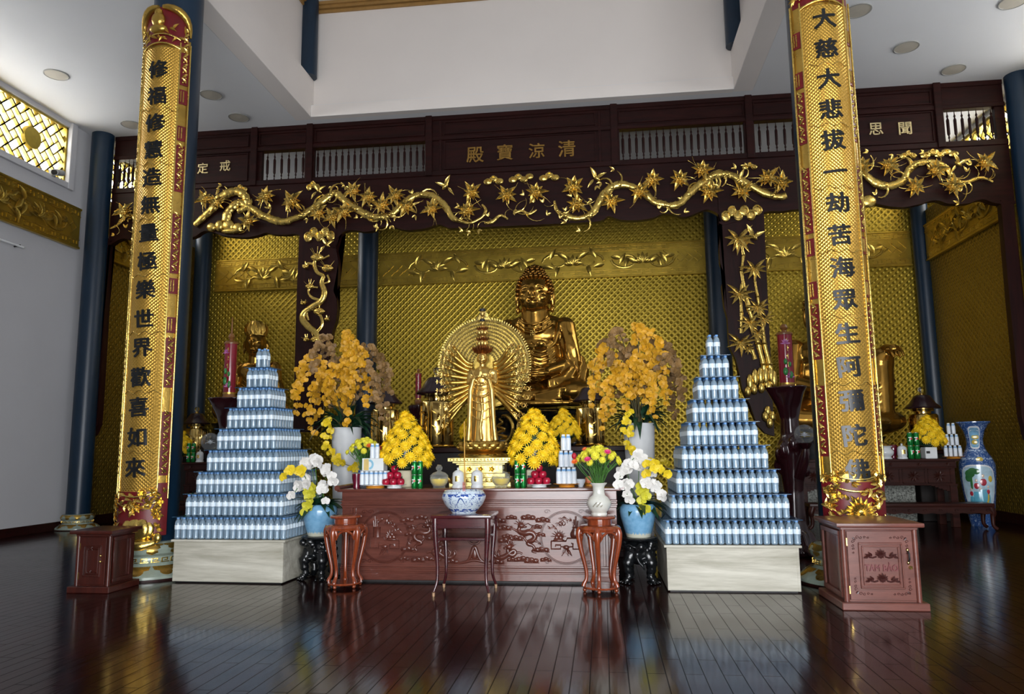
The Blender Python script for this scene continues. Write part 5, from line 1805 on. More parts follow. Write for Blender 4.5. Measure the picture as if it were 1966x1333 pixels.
def tall_orchid(x, y, label, seed, flip):
    """white floor vase with a great fountain of golden orchids"""
    t = thing('orchid_vase', label, 'flower vase', (x, y, 0), 0, 'white floor vases of golden orchids')
    MB().lathe([(0.0, 0), (0.105, 0), (0.11, 0.02), (0.125, 0.4), (0.150, 1.0), (0.165, 1.44), (0.170, 1.452), (0.158, 1.452), (0.150, 1.40), (0.0, 1.38)], 30).build('vase', MAT['tall_vase'], t, 40)
    r_ = random.Random(seed)
    sprays = []
    # tips laid out over the crown seen in the photo: (dx, dz) of the highest point and of the hanging end
    lay = [(-0.30, 2.36, -0.42, 1.95), (-0.22, 2.42, -0.30, 2.05), (0.05, 2.40, 0.30, 2.10), (0.22, 2.36, 0.40, 1.90), (-0.36, 2.10, -0.46, 1.62), (0.34, 2.12, 0.44, 1.66),
           (-0.18, 2.22, -0.22, 1.72), (0.12, 2.25, 0.20, 1.85), (-0.05, 2.10, -0.14, 1.60), (0.28, 1.98, 0.40, 1.48), (-0.30, 1.92, -0.36, 1.42), (0.02, 2.46, 0.10, 2.25),
           (-0.10, 1.92, -0.02, 1.48), (0.15, 1.95, 0.12, 1.50), (-0.38, 2.24, -0.47, 1.80), (0.36, 2.26, 0.45, 1.82), (-0.24, 2.04, -0.30, 1.52), (0.24, 2.12, 0.28, 1.66), (-0.02, 2.28, -0.06, 1.85), (0.02, 2.05, 0.06, 1.68)]
    for i, (ax, az, bx, bz) in enumerate(lay):
        fy = -0.06 - 0.24 * r_.random() if i % 3 else 0.12
        back = i % 3 == 0
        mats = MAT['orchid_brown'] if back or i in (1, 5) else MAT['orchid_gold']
        pts = [(0.02 * i % 0.06 - 0.03, 0, 1.40), (ax * 0.30 * flip, fy * 0.4, 1.40 + (az - 1.4) * 0.6), (ax * flip * 0.85, fy * 0.8, az), ((ax * 0.3 + bx * 0.7) * flip, fy * 1.1, az * 0.65 + bz * 0.35), (bx * flip, fy * 1.25, bz)]
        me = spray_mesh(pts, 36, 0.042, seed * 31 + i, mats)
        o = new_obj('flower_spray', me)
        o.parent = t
    # one long yellow spray trailing down the front of the vase
    pts = [(0, -0.05, 1.42), (-0.10 * flip, -0.18, 1.55), (-0.13 * flip, -0.24, 1.40), (-0.10 * flip, -0.26, 1.20), (0.02 * flip, -0.28, 1.08), (0.22 * flip, -0.30, 1.02)]
    o = new_obj('trailing_spray', spray_mesh(pts, 30, 0.042, seed + 77, MAT['orchid_yellow']))
    o.parent = t
    m = MB()
    for k in range(60):
        a, e = r_.uniform(0, 6.28), r_.uniform(-0.25, 1.1)
        m.leaf((0.10 * cos(a), 0.10 * sin(a), 1.42 + r_.uniform(0, 0.12)), (cos(a) * cos(e), sin(a) * cos(e), sin(e)), (0, 0, 1), r_.uniform(0.16, 0.36), r_.uniform(0.03, 0.08), 0.2, 4, 1.0, 0.5)
    m.build('foliage', MAT['leaf'], t, 60)
    return t


tall_orchid(-2.83, 8.02, 'tall white vase of golden orchids left of the thousand-armed figure', 5, 1)
tall_orchid(0.385, 8.02, 'tall white vase of golden orchids right of the thousand-armed figure', 9, 1)


def blue_pot(x, y, z, label, seed, mir):
    t = thing('potted_orchid', label, 'potted orchid', (x, y, z), 0, 'pale blue pots of orchids')
    MB().lathe([(0.0, 0.0), (0.108, 0.0), (0.113, 0.01), (0.135, 0.09), (0.158, 0.18), (0.165, 0.225), (0.160, 0.262), (0.140, 0.288), (0.132, 0.292), (0.124, 0.286), (0.0, 0.27)], 36).build('pot', MAT['blue_glaze'], t, 40)
    r_ = random.Random(seed)
    m = MB()
    for k in range(30):
        a, e = r_.uniform(0, 6.28), r_.uniform(0.0, 1.1)
        L = r_.uniform(0.13, 0.23)
        m.leaf((0.05 * cos(a), 0.05 * sin(a), 0.27), (cos(a) * cos(e), sin(a) * cos(e), sin(e)), (0, 0, 1), L, r_.uniform(0.08, 0.12), 0.15, 5, 0.9, 0.75)
    m.build('leaves', MAT['leaf'], t, 60)
    m = MB()
    tips = []
    for (ax, az, bx, bz, n, kind) in ((-0.06, 0.68, -0.13, 0.58, 9, 'white'), (-0.02, 0.72, 0.06, 0.66, 8, 'white'), (0.10, 0.62, 0.17, 0.50, 8, 'white'), (-0.14, 0.48, -0.20, 0.38, 7, 'white'), (0.08, 0.46, 0.10, 0.36, 6, 'white'),
                                     (-0.03, 0.46, -0.05, 0.24, 11, 'lime'), (-0.10, 0.55, -0.05, 0.46, 5, 'white'), (-0.10, 0.62, -0.21, 0.56, 6, 'yellow')):
        ax, bx = ax * mir, bx * mir
        f_ = 2.2 if kind == 'yellow' else 1.0
        pts = [(0, 0, 0.27), (ax * 0.5, -0.04 * f_, 0.42), (ax, -0.11 * f_, az), ((ax + bx) / 2, -0.15 * f_, (az + bz) / 2 + 0.02), (bx, -0.175 * f_, bz)]
        sp = smooth_path(pts, 5)
        m.tube(sp, 0.0035, 5)
        for q in range(n):
            k = len(sp) * 0.45 + (len(sp) * 0.55 - 1) * q / max(1, n - 1)
            p = V(sp[int(k)]) + V((r_.uniform(-1, 1), r_.uniform(-0.8, 0.2), r_.uniform(-1, 1))) * 0.030
            tips.append((p, kind))
    m.build('stems', MAT['leaf_fresh'], t, 60)
    for p, kind in tips:
        put(BL[kind], 'bloom', t, p, (r_.uniform(-0.6, 0.6), -1, r_.uniform(-0.4, 0.4)), r_.uniform(-0.5, 0.5), r_.uniform(1.0, 1.25), '-Y')
    return t


blue_pot(-2.715, 6.985, 0.399, 'pale blue glazed pot of white and lime orchids at left, before the left bottle tower', 3, 1)
blue_pot(0.298, 6.960, 0.399, 'pale blue glazed pot of white and lime orchids at right, beside the ivory vase', 4, -1)


def mum_cone(x, y, z, h, r, n, label, potw, poth, mat_pot, seed, sc=1.0, panel=None):
    t = thing('chrysanthemum_bouquet', label, 'flowers', (x, y, z), 0, 'yellow chrysanthemum bouquets')
    if poth:
        m = MB()
        m.box(-potw / 2, potw / 2, -potw / 2, potw / 2, 0, poth, 0.008)
        pt = m.build('pot', mat_pot, t, 0)
        MB().box(-potw * 0.42, -potw * 0.12, -potw / 2 - 0.004, -potw / 2, poth * 0.45, poth * 0.66).build('label_plate', MAT['black'], pt, 0)
    r_ = random.Random(seed)
    m = MB()
    m.lathe([(0.02, poth), (r * 0.5, poth + 0.03), (r * 0.66, poth + h * 0.16), (r * 0.42, poth + h * 0.6), (0.02, poth + h * 0.93)], 14)
    for k in range(50):
        a, u = r_.uniform(0, 6.28), r_.uniform(-0.05, 0.8)
        rr = r * 0.62 * (1 - 0.75 * u)
        m.leaf((rr * cos(a), rr * sin(a), poth + 0.03 + u * h), (cos(a), sin(a), r_.uniform(-0.5, 0.4)), (0, 0, 1), 0.08, 0.035, 0.2)
    m.build('foliage', MAT['leaf'], t, 60)
    # heads on a golden spiral over a rounded cone
    for i in range(n):
        u = (i + 0.5) / n
        u = 1 - (1 - u) ** 0.72
        zz = poth + 0.055 + (h - 0.06) * (1 - (1 - u)) * 1.0
        rr = r * max(0.0, 1 - u ** 1.75) * (0.86 if u < 0.08 else 1.0)
        a = i * 2.39996
        d = V((cos(a), sin(a), 0.42 + 1.6 * u * u))
        put(MUM, 'flower_head', t, (rr * cos(a) * 0.93, rr * sin(a) * 0.93, zz + r_.uniform(-0.01, 0.01)), d, r_.uniform(0, 6), sc * r_.uniform(0.9, 1.12), 'Z')
    return t


mum_cone(-1.910, 7.13, 0.842, 0.545, 0.262, 52, 'tall cone of yellow chrysanthemums left of the thousand-armed figure, behind red apples', 0.14, 0.16, MAT['cream_pot'], 11, 1.36)
mum_cone(-0.655, 7.13, 0.842, 0.575, 0.255, 52, 'tall cone of yellow chrysanthemums right of the thousand-armed figure, behind red apples', 0.14, 0.16, MAT['cream_pot'], 12, 1.36)
mum_cone(-1.50, 8.75, 1.22, 0.36, 0.20, 44, 'shaded yellow chrysanthemums on the rear altar, left behind the gold pedestal', 0.14, 0.06, MAT['dark_void'], 13, 1.1)
mum_cone(-0.45, 8.70, 1.22, 0.36, 0.20, 44, 'shaded yellow chrysanthemums on the rear altar before the right lantern', 0.14, 0.06, MAT['dark_void'], 14, 1.1)


def bouquet(x, y, z, label, vase_fn, zr, spread, hgt, accents, seed, n=26):
    t = thing('flower_vase', label, 'flower vase', (x, y, z))
    vase_fn(t)
    r_ = random.Random(seed)
    m = MB()
    heads = []
    for i in range(n):
        a = i * 2.39996
        u = math.sqrt((i + 0.5) / n)
        p = V((spread * u * cos(a), spread * 0.8 * u * sin(a), zr + hgt * (1.0 - 0.42 * u * u)))
        heads.append((p, a))
        m.tube([(0.02 * cos(a), 0.02 * sin(a), zr - 0.05), (p.x * 0.45, p.y * 0.45, zr + (p.z - zr) * 0.5), p], 0.004, 5)
        for q in range(4):
            s = r_.uniform(0.2, 0.85)
            b = r_.uniform(0, 6.28)
            m.leaf((p.x * s * 0.9, p.y * s * 0.9, zr + (p.z - zr) * s), (cos(b) * 0.7, sin(b) * 0.7, 0.8), (0, 0, 1), 0.07, 0.02, 0.2)
    m.build('stems', MAT['leaf_fresh'], t, 60)
    for p, a in heads:
        put(MUM_P, 'flower_head', t, p, (p.x * 2, p.y * 2 - 0.05, 0.16), 0, r_.uniform(0.75, 1.1), 'Z')
    for (dx, dy, dz, kind, s) in accents:
        if kind == 'red':
            MB().ell((dx, dy, dz), (0.022, 0.022, 0.028), 10, 8).build('rosebud', MAT['red_bud'], t, 60, label='dark red rosebud')
        else:
            put(GER[kind], 'gerbera', t, (dx, dy, dz), (dx, -0.6, 0.7), 0, s, 'Z', label=kind + ' gerbera')
        MB().tube([(dx * 0.15, 0, zr - 0.02), (dx * 0.7, dy * 0.8, zr + (dz - zr) * 0.55), (dx, dy, dz)], 0.0035, 5).build('stem', MAT['leaf_fresh'], t, 60)
    return t


def ivory_vase(t):
    MB().lathe([(0.0, 0), (0.066, 0), (0.068, 0.018), (0.064, 0.024), (0.085, 0.05), (0.104, 0.09), (0.103, 0.115), (0.08, 0.15), (0.054, 0.17), (0.050, 0.19), (0.050, 0.235), (0.056, 0.25), (0.073, 0.268), (0.074, 0.274), (0.064, 0.270), (0.046, 0.24), (0.0, 0.23)], 32).build('vase', MAT['crackle'], t, 50)
    m = MB()                                                  # faint grey-brown flower sprig on the belly
    for k in range(7):
        a = radians(-120 + k * 6)
        r_ = 0.104
        m.leaf((r_ * cos(a), r_ * sin(a), 0.075 + 0.012 * (k % 3)), (-sin(a) * 0.7, cos(a) * 0.7, 0.6), (cos(a), sin(a), 0), 0.03, 0.012)
    m.build('painted_sprig', MAT['vase_paint'], t, 60)


MAT['vase_paint'] = plain('grey_brown_brushwork', (0.30, 0.28, 0.22), 0.5)


def bw_tumbler(t):
    MB().lathe([(0.0, 0), (0.055, 0), (0.058, 0.01), (0.060, 0.16), (0.062, 0.165), (0.054, 0.165), (0.052, 0.10), (0.0, 0.09)], 26).build('vase', MAT['bw_small'], t, 50)


bouquet(-0.048, 6.520, 0.627, 'ivory vase of lemon chrysanthemums and pink gerberas on the red flower stand', ivory_vase, 0.27, 0.205, 0.30,
        [(-0.085, -0.17, 0.475, 'pink', 1.0), (0.085, -0.15, 0.535, 'pink', 1.0), (-0.195, -0.12, 0.455, 'orange', 1.0), (-0.20, -0.10, 0.505, 'red', 1), (-0.11, 0.05, 0.56, 'orange', 0.8)], 21, 30)
bouquet(-2.36, 7.22, 0.842, 'blue and white vase of lemon chrysanthemums at the left end of the altar', bw_tumbler, 0.165, 0.17, 0.30,
        [(0.10, -0.16, 0.40, 'orange', 1.0), (0.19, -0.10, 0.375, 'red', 1)], 22, 26)
# ------------------------------------------------------------------ offerings on the front altar
TZ = 0.842


def plate(x, y, z, r, label, foot, dish):
    t = thing('offering_plate', label, 'plate', (x, y, z))
    MB().lathe([(0.0, 0.0), (r * 0.62, 0.0), (r * 0.58, 0.016), (0.0, 0.018)], 28).build('foot', foot, t, 40)
    MB().lathe([(0.0, 0.014), (r * 0.6, 0.016), (r, 0.028), (r, 0.031), (r * 0.6, 0.021), (0.0, 0.020)], 32).build('dish', dish, t, 40)
    return t


# red apples in pyramids
AP = thing('apple', 'red apple', 'apple', (0, 0, -4))
m = MB().lathe([(0.0, 0.010), (0.012, 0.003), (0.022, 0.004), (0.033, 0.018), (0.0375, 0.038), (0.034, 0.058), (0.022, 0.070), (0.010, 0.069), (0.0, 0.062)], 16)
m.build('flesh', MAT['apple'], AP, 180)
MB().tube([(0, 0, 0.060), (0.003, 0, 0.072), (0.008, 0, 0.080)], 0.002, 5).build('stem', MAT['twig'], AP, 60)
first = True
AW = {0: 'on the white plate', 1: 'in the middle row', 2: 'crowning'}
for px, side, py in ((-1.985, 'left', 6.99), (-0.600, 'right', 6.99)):
    plate(px, py, TZ, 0.115, 'white plate under the %s pile of red apples' % side, MAT['white_china'], MAT['white_china'])
    for lev, n in ((0, 3), (1, 2), (2, 1)):
        for i in range(n):
            for j in range(n - i):
                x = px + (i + j * 0.5 - (n - 1) / 2 + (n - 1) / 6 * 0.0) * 0.071 if False else px + (i + 0.5 * j - (n - 1) * 0.5) * 0.073
                y = py - 0.040 + (j * 0.866 + lev * 0.32) * 0.069
                z = TZ + 0.020 + lev * 0.0595
                lab = {0: 'red apple in the bottom row of the %s fruit pile' % side, 1: 'red apple in the middle row of the %s fruit pile' % side, 2: 'red apple on top of the %s fruit pile' % side}[lev]
                g = 'red apples in the %s row of the %s pile' % (('bottom', 'middle', 'top')[lev], side)
                if first:
                    AP.location = (x, y, z)
                    AP['label'], AP['group'] = lab, g
                    first = False
                else:
                    dup(AP, (x, y, z), rng.uniform(0, 6), lab, g)

# green drink cans, two on two
CAN = thing('drink_can', 'green drink can', 'can', (0, 0, -4))
MB().lathe([(0.0, 0.002), (0.021, 0.0), (0.0265, 0.010), (0.0265, 0.112), (0.0225, 0.122)], 20).build('body', MAT['green_can'], CAN, 40)
MB().lathe([(0.0225, 0.121), (0.0230, 0.125), (0.0215, 0.125), (0.020, 0.121), (0.0, 0.121)], 20).build('lid', MAT['can_steel'], CAN, 40)


def on_can(me, z, off, dx=0.0, R=0.0267):
    for v in me.vertices:
        x, y, zz = v.co
        a = -pi / 2 + (x + dx) / R
        v.co = ((R + off - y) * cos(a), (R + off - y) * sin(a), z + zz)
    return me


me = glyph_mesh('7', 0.052, 0.0008, 0.05)
finish(on_can(me, 0.062, 0.0012, -0.004), 'logo_numeral', MAT['white_print'], CAN, 0)
me = MB().lathe([(0.0, -0.0006), (0.0095, -0.0006), (0.0095, 0.0006), (0.0, 0.0006)], 16).mesh('dot')
me.transform(M.Rotation(radians(90), 4, 'X'))
finish(on_can(me, 0.066, 0.0022, 0.006), 'logo_dot', MAT['can_red'], CAN, 0)
first = True
CANS = []
for cx_, cy_, z0, where in ((-1.748, 6.93, TZ, 'left'), (-0.770, 6.93, TZ, 'right')):
    for lev in (0, 1):
        for s in (-1, 1):
            p = (cx_ + s * 0.0275, cy_, z0 + lev * 0.1255)
            lab = '%s green drink can, %s of the altar\'s %s stack of four' % ('upper' if lev else 'lower', 'left one' if s < 0 else 'right one', where)
            g = 'green drink cans'
            if first:
                CAN.location = p
                CAN['label'], CAN['group'] = lab, g
                first = False
            else:
                dup(CAN, p, rng.uniform(-0.35, 0.35), lab, g)

# little milk bottles
MK = thing('milk_bottle', 'little white bottle', 'bottle', (0, 0, -4))
MB().lathe([(0.0, 0.0), (0.0205, 0.0), (0.0215, 0.006), (0.0215, 0.088), (0.018, 0.102)], 14).build('body', MAT['milk'], MK, 50)
MB().lathe([(0.0185, 0.100), (0.0165, 0.112), (0.0145, 0.116)], 14).build('neck', MAT['milk_blue'], MK, 50)
MB().lathe([(0.0150, 0.114), (0.0152, 0.128), (0.0, 0.130)], 14).build('cap', MAT['white_print'], MK, 50)
first = True


def milk(p, lab, g, sc=1.0):
    global first
    if first:
        o = MK
        MK.location = p
        MK['label'], MK['group'] = lab, g
        first = False
    else:
        o = dup(MK, p, rng.uniform(-0.5, 0.5), lab, g)
    o.scale = (sc, sc, sc)


plate(-2.175, 7.00, TZ, 0.145, 'orange-footed plate under the stack of little white bottles and carton', MAT['orange_plate'], MAT['white_china'])
for i in range(6):
    for j in range(3):
        milk((-2.29 + i * 0.0455, 6.945 + j * 0.046, TZ + 0.032), 'little white bottle in the bottom layer under the white carton', 'little bottles under the carton')
t = thing('milk_carton', 'white carton with yellow and blue print lying on little bottles', 'carton', (-2.178, 6.985, TZ + 0.163))
MB().box(-0.105, 0.105, -0.065, 0.065, 0, 0.118, 0.002).build('box', MAT['carton'], t, 0)
MB().box(-0.088, -0.040, -0.0665, -0.064, 0.006, 0.112).build('yellow_panel', MAT['carton_yellow'], t, 0)
m = MB()
rings = []
for k in range(17):
    a = -pi / 2 + pi * k / 16 * 1.05
    rings.append(m.ring([(-0.035 + 0.024 * cos(a), -0.067, 0.06 + 0.028 * sin(a)), (-0.035 + 0.044 * cos(a), -0.067, 0.06 + 0.048 * sin(a)), (-0.035 + 0.044 * cos(a), -0.064, 0.06 + 0.048 * sin(a)), (-0.035 + 0.024 * cos(a), -0.064, 0.06 + 0.028 * sin(a))]))
m.skin(rings)
m.build('blue_ring', MAT['carton_blue'], t, 0)
for i in range(2):
    milk((-2.198 + i * 0.0475, 6.965, TZ + 0.282), '%s of the two little white bottles standing on the carton' % ('left' if i == 0 else 'right'), 'little bottles on the carton', 1.08)
plate(-0.345, 7.02, TZ, 0.125, 'orange-footed plate under the pyramid of little blue-white bottles', MAT['orange_plate'], MAT['orange_plate'])
for lev, n in ((0, 4), (1, 3), (2, 2)):
    for i in range(n):
        for j in range(max(1, n - 1)):
            milk((-0.345 + (i - (n - 1) / 2) * 0.0465, 7.01 + (j - (n - 2) / 2) * 0.0465, TZ + 0.032 + lev * 0.1525),
                 'little blue-white bottle in the %s tier of the pyramid left of the ivory vase' % ('bottom', 'middle', 'top')[lev], 'little bottles in the %s tier of the pyramid' % ('bottom', 'middle', 'top')[lev], 1.15)


def glass_jar(x, y, label):
    t = thing('glass_jar', label, 'jar', (x, y, TZ), 0, 'lidded glass jars of yellow filling')
    MB().lathe([(0.0, 0.0), (0.060, 0.0), (0.056, 0.012), (0.082, 0.05), (0.090, 0.085), (0.084, 0.105), (0.080, 0.105), (0.085, 0.085), (0.077, 0.05), (0.05, 0.016), (0.0, 0.014)], 28).build('bowl', MAT['jar_glass'], t, 60)
    MB().lathe([(0.0, 0.017), (0.048, 0.019), (0.0755, 0.05), (0.083, 0.083), (0.0, 0.084)], 28).build('filling', MAT['jar_liquid'], t, 60)
    MB().lathe([(0.088, 0.106), (0.085, 0.116), (0.06, 0.140), (0.022, 0.152), (0.018, 0.160), (0.032, 0.175), (0.030, 0.195), (0.016, 0.203), (0.026, 0.212), (0.0, 0.215)], 28).build('lid', MAT['jar_glass'], t, 60)


glass_jar(-1.545, 6.97, 'lidded glass jar of yellow filling left of the white lidded pots')
glass_jar(-0.955, 6.97, 'lidded glass jar of yellow filling right of the white lidded pots')


def lidded_pot(x, y, z, label, s=1.0, grp='white lidded porcelain pots'):
    t = thing('lidded_pot', label, 'pot', (x, y, z), 0, grp)
    k = s
    MB().lathe([(0.0, 0), (0.058 * k, 0), (0.060 * k, 0.012 * k), (0.050 * k, 0.030 * k), (0.056 * k, 0.045 * k), (0.054 * k, 0.115 * k), (0.050 * k, 0.125 * k), (0.0, 0.125 * k)], 26).build('body', MAT['white_china'], t, 50)
    MB().lathe([(0.054 * k, 0.124 * k), (0.050 * k, 0.140 * k), (0.030 * k, 0.158 * k), (0.012 * k, 0.164 * k), (0.009 * k, 0.172 * k), (0.014 * k, 0.182 * k), (0.0, 0.190 * k)], 26).build('lid', MAT['white_china'], t, 50)
    m = MB()
    rings = []
    for q in range(7):
        a = -pi / 2 + (q - 3) * 0.12
        R_ = 0.0575 * k
        rings.append(m.ring([(R_ * cos(a), R_ * sin(a), 0.060 * k), (R_ * cos(a), R_ * sin(a), 0.110 * k)]))
    m.skin(rings, False, False)
    m.build('gold_plaque', MAT['gilt'], t, 0)


lidded_pot(-1.360, 6.955, TZ, 'white lidded porcelain pot on the altar behind the blue and white bowl, left one')
lidded_pot(-1.180, 6.955, TZ, 'white lidded porcelain pot on the altar in front of the gold pedestal, right one')

t = thing('red_cup', 'dark red glazed cup at the left end of the altar', 'cup', (-2.345, 6.95, TZ))
MB().lathe([(0.0, 0), (0.032, 0), (0.034, 0.01), (0.030, 0.03), (0.042, 0.09), (0.044, 0.135), (0.040, 0.135), (0.036, 0.06), (0.0, 0.05)], 22).build('cup', MAT['wine_glass'], t, 50)
plate(-0.130, 7.18, TZ, 0.08, 'orange-rimmed plate holding a peach behind the ivory vase', MAT['orange_plate'], MAT['orange_plate'])
t = thing('peach', 'peach-coloured fruit on an orange-rimmed plate', 'fruit', (-0.145, 7.17, TZ + 0.02))
MB().ell((0, 0, 0.036), (0.036, 0.036, 0.037), 14, 10).build('flesh', MAT['coral'], t, 180)
MB().tube([(0, 0, 0.068), (0.004, 0, 0.082)], 0.002, 5).build('stem', MAT['twig'], t, 60)
t = thing('rice_bowl', 'small pale blue bowl right of the little bottle pyramid', 'bowl', (-0.215, 7.02, TZ))
MB().lathe([(0.0, 0.0), (0.022, 0.0), (0.022, 0.008), (0.040, 0.04), (0.048, 0.07), (0.045, 0.07), (0.036, 0.04), (0.0, 0.012)], 24).build('bowl', MAT['milk'], t, 50)

# blue and white incense bowl on the small table
t = thing('incense_bowl', 'large blue and white dragon bowl of ash on the small plum table', 'bowl', (-1.203, 6.405, 0.657))
MB().lathe([(0.0, 0.0), (0.102, 0.0), (0.106, 0.010), (0.118, 0.022), (0.165, 0.075), (0.188, 0.125), (0.190, 0.145), (0.180, 0.168), (0.166, 0.184), (0.170, 0.190), (0.163, 0.191), (0.158, 0.184), (0.160, 0.165), (0.0, 0.16)], 44).build('bowl', MAT['bw_bowl'], t, 50)
m = MB()                                                      # dragon drawn round the belly
for a0 in (0.0, pi):
    pts = []
    for k in range(26):
        a = -pi / 2 + a0 + (k - 12) * 0.055
        z = 0.105 + 0.030 * sin(k * 0.62)
        rr = 0.1885 - abs(z - 0.135) * 0.5
        pts.append((rr * cos(a), rr * sin(a), z))
    m.tube(pts, [0.003 + 0.004 * sin(pi * k / 25) for k in range(26)], 5)
m.build('painted_dragon', plain('cobalt_brushwork', (0.03, 0.08, 0.30), 0.2), t, 60)
MB().lathe([(0.0, 0.178), (0.10, 0.176), (0.158, 0.170)], 30).build('ash', MAT['ash'], t, 60, label='yellowish incense ash')
for x, y, h, lab in ((-1.188, 6.375, 0.62, 'tall amber incense stick standing in the blue and white bowl'), (-1.205, 6.385, 0.16, 'short red incense stub standing in the blue and white bowl')):
    s = thing('incense_stick', lab, 'incense stick', (x, y, 0.82))
    MB().tube([(0, 0, 0), (0.0, 0, min(0.1, h))], 0.0035, 6).build('lower_end', MAT['pink_stick'], s, 60)
    if h > 0.2:
        MB().tube([(0, 0, 0.1), (-0.004, 0, h)], [0.0055, 0.005], 6).build('stick', MAT['incense'], s, 60)
# ------------------------------------------------------------------ thousand-armed figure on its gold pedestal
GX, GY_, GZ = -1.180, 7.32, 0.842
t = thing('pedestal', 'square butter-gold stepped pedestal under the thousand-armed figure', 'pedestal', (GX, GY_, GZ))
m = MB()
for w, z0, z1 in ((0.30, 0.0, 0.045), (0.275, 0.045, 0.085), (0.245, 0.085, 0.125), (0.215, 0.125, 0.205), (0.240, 0.205, 0.222), (0.270, 0.222, 0.240), (0.312, 0.240, 0.275)):
    m.box(-w, w, -w * 0.72, w * 0.72, z0, z1, 0.004)
m.build('block', MAT['pedestal_gold'], t, 0)
m = MB()
for sx in (-0.11, 0.0, 0.11):
    for k in range(5):
        a = k * 1.2566
        m.leaf((sx, -0.157, 0.165), (cos(a), -0.15, sin(a)), (0, -1, 0), 0.034, 0.022, 0.3)
for k in range(18):
    m.ell((-0.28 + k * 0.033, -0.226, 0.258), (0.010, 0.006, 0.010), 6, 4)
for k in range(12):
    m.ell((-0.26 + k * 0.047, -0.205, 0.062), (0.018, 0.010, 0.016), 6, 4)
m.build('carved_rosettes', MAT['gilt'], t, 60)
m = MB()
for sx in (-1, 1):
    for q in range(4):
        a = radians(200 + 35 * q) if sx < 0 else radians(-20 - 35 * q)
        m.leaf((sx * 0.26, -0.22, 0.03), (cos(a) * 0.6, -0.3, 0.8 - 0.2 * q), (0, -1, 0), 0.09, 0.04)
m.build('foot_scrolls', MAT['gilt'], t, 60)

GU = thing('thousand_armed_statue', 'gold standing figure with many arms, stacked heads and a round halo', 'statue', (GX, GY_, GZ + 0.276))
g0 = MAT['guanyin']
MAT['crown_red'] = gilt('reddish_bronze', (0.30, 0.10, 0.03), 0.35, 0.2, 40)
# lotus seat
m = MB()
m.lathe([(0.0, 0.0), (0.235, 0.0), (0.240, 0.02), (0.19, 0.045), (0.14, 0.05), (0.15, 0.07), (0.17, 0.13), (0.16, 0.15), (0.0, 0.15)], 30)
m.build('lotus_core', MAT['gilt_deep'], GU, 40)
m = MB()
petal_ring(m, 14, 0.155, 0.055, 0.215, 0.155, 0.105, 0.022, 0, 0.02)
petal_ring(m, 14, 0.15, 0.050, 0.240, 0.110, 0.105, 0.020, 0.5, 0.02)
petal_ring(m, 18, 0.16, 0.050, 0.245, 0.018, 0.09, 0.012, 0.0, 0.012)
m.build('lotus_petals', MAT['gilt_deep'], GU, 60)
def gz(z):
    return z if z < 0.5 else 0.5 + (z - 0.5) * 0.80


# robed body, melted into one skin
m = MB()
m.lathe([(0.125, 0.15), (0.118, 0.22), (0.108, 0.38), (0.112, 0.55), (0.118, 0.66), (0.108, 0.74), (0.112, 0.84), (0.108, 0.91), (0.080, 0.965), (0.045, 1.0)], 30, (0, 0, 0), 1.0, 0.72, mod=lambda a, z: 1 + 0.05 * cos(a * 9) * max(0, 1 - z / 0.8))
m.cap((0, 0, 0.98), (0, -0.005, 1.06), 0.034, 0.032)
for s in (-1, 1):
    m.ell((s * 0.095, 0.0, 0.925), (0.055, 0.05, 0.055), 12, 10)
    m.cap((s * 0.118, 0.0, 0.93), (s * 0.128, -0.03, 0.80), 0.040, 0.034)      # upper arm
    m.cap((s * 0.128, -0.03, 0.80), (s * 0.022, -0.125, 0.865), 0.032, 0.022)  # forearm to the joined palms
    m.cap((s * 0.011, -0.130, 0.865), (s * 0.008, -0.132, 0.940), 0.013, 0.010)
    m.tube([(s * 0.075, -0.105, 0.84), (s * 0.105, -0.105, 0.70), (s * 0.112, -0.10, 0.50), (s * 0.122, -0.09, 0.30), (s * 0.135, -0.075, 0.16)], [0.020, 0.028, 0.026, 0.026, 0.034], 8)   # hanging sleeve
    m.tube([(s * 0.10, -0.085, 0.96), (s * 0.06, -0.105, 0.84), (s * 0.0, -0.105, 0.74)], 0.010, 6)
for k in range(5):
    z = 0.70 - k * 0.085
    m.tube([(-0.085, -0.075, z + 0.05), (-0.045, -0.095, z + 0.012), (0.0, -0.10, z), (0.045, -0.095, z + 0.012), (0.085, -0.075, z + 0.05)], 0.008, 6)
m.tube([(0, -0.092, 0.60), (0.012, -0.098, 0.45), (-0.01, -0.10, 0.30), (0.0, -0.102, 0.17)], 0.011, 6)
m.cap((-0.055, -0.095, 0.775), (0.055, -0.095, 0.775), 0.014, 0.014)
for q in (-1, 0, 1):
    m.ell((q * 0.03, -0.11, 0.765), 0.012, 8, 6)
me = fuse(m, 0.0065, 2, 'robed_body')
for v in me.vertices:                                         # upper body held low over the lotus
    v.co.z = gz(v.co.z)
finish(me, 'robed_body', g0, GU, 180)
m = MB()                                                      # fingers of the joined palms
for s in (-1, 1):
    for k, (dz, L) in enumerate(((0.0, 0.040), (0.004, 0.048), (0.003, 0.044), (-0.004, 0.034))):
        m.cap((s * 0.007, -0.122 - 0.007 * k, 0.935 + dz * 0.5), (s * 0.003, -0.126 - 0.007 * k, 0.935 + L), 0.0046, 0.0036, 6)
    m.cap((s * 0.010, -0.120, 0.90), (s * 0.005, -0.150, 0.935), 0.005, 0.004, 6)
for v in m.bm.verts:
    v.co.z = gz(v.co.z)
m.build('joined_fingers', g0, GU, 180)
m = MB()                                                      # head with its face, on the neck
m.cap((0, -0.002, 0.86), (0, -0.006, 0.95), 0.032, 0.030)
m.ell((0, -0.010, 0.992), (0.051, 0.056, 0.068), 20, 16)
m.ell((0, -0.026, 0.958), (0.034, 0.034, 0.030), 14, 10)
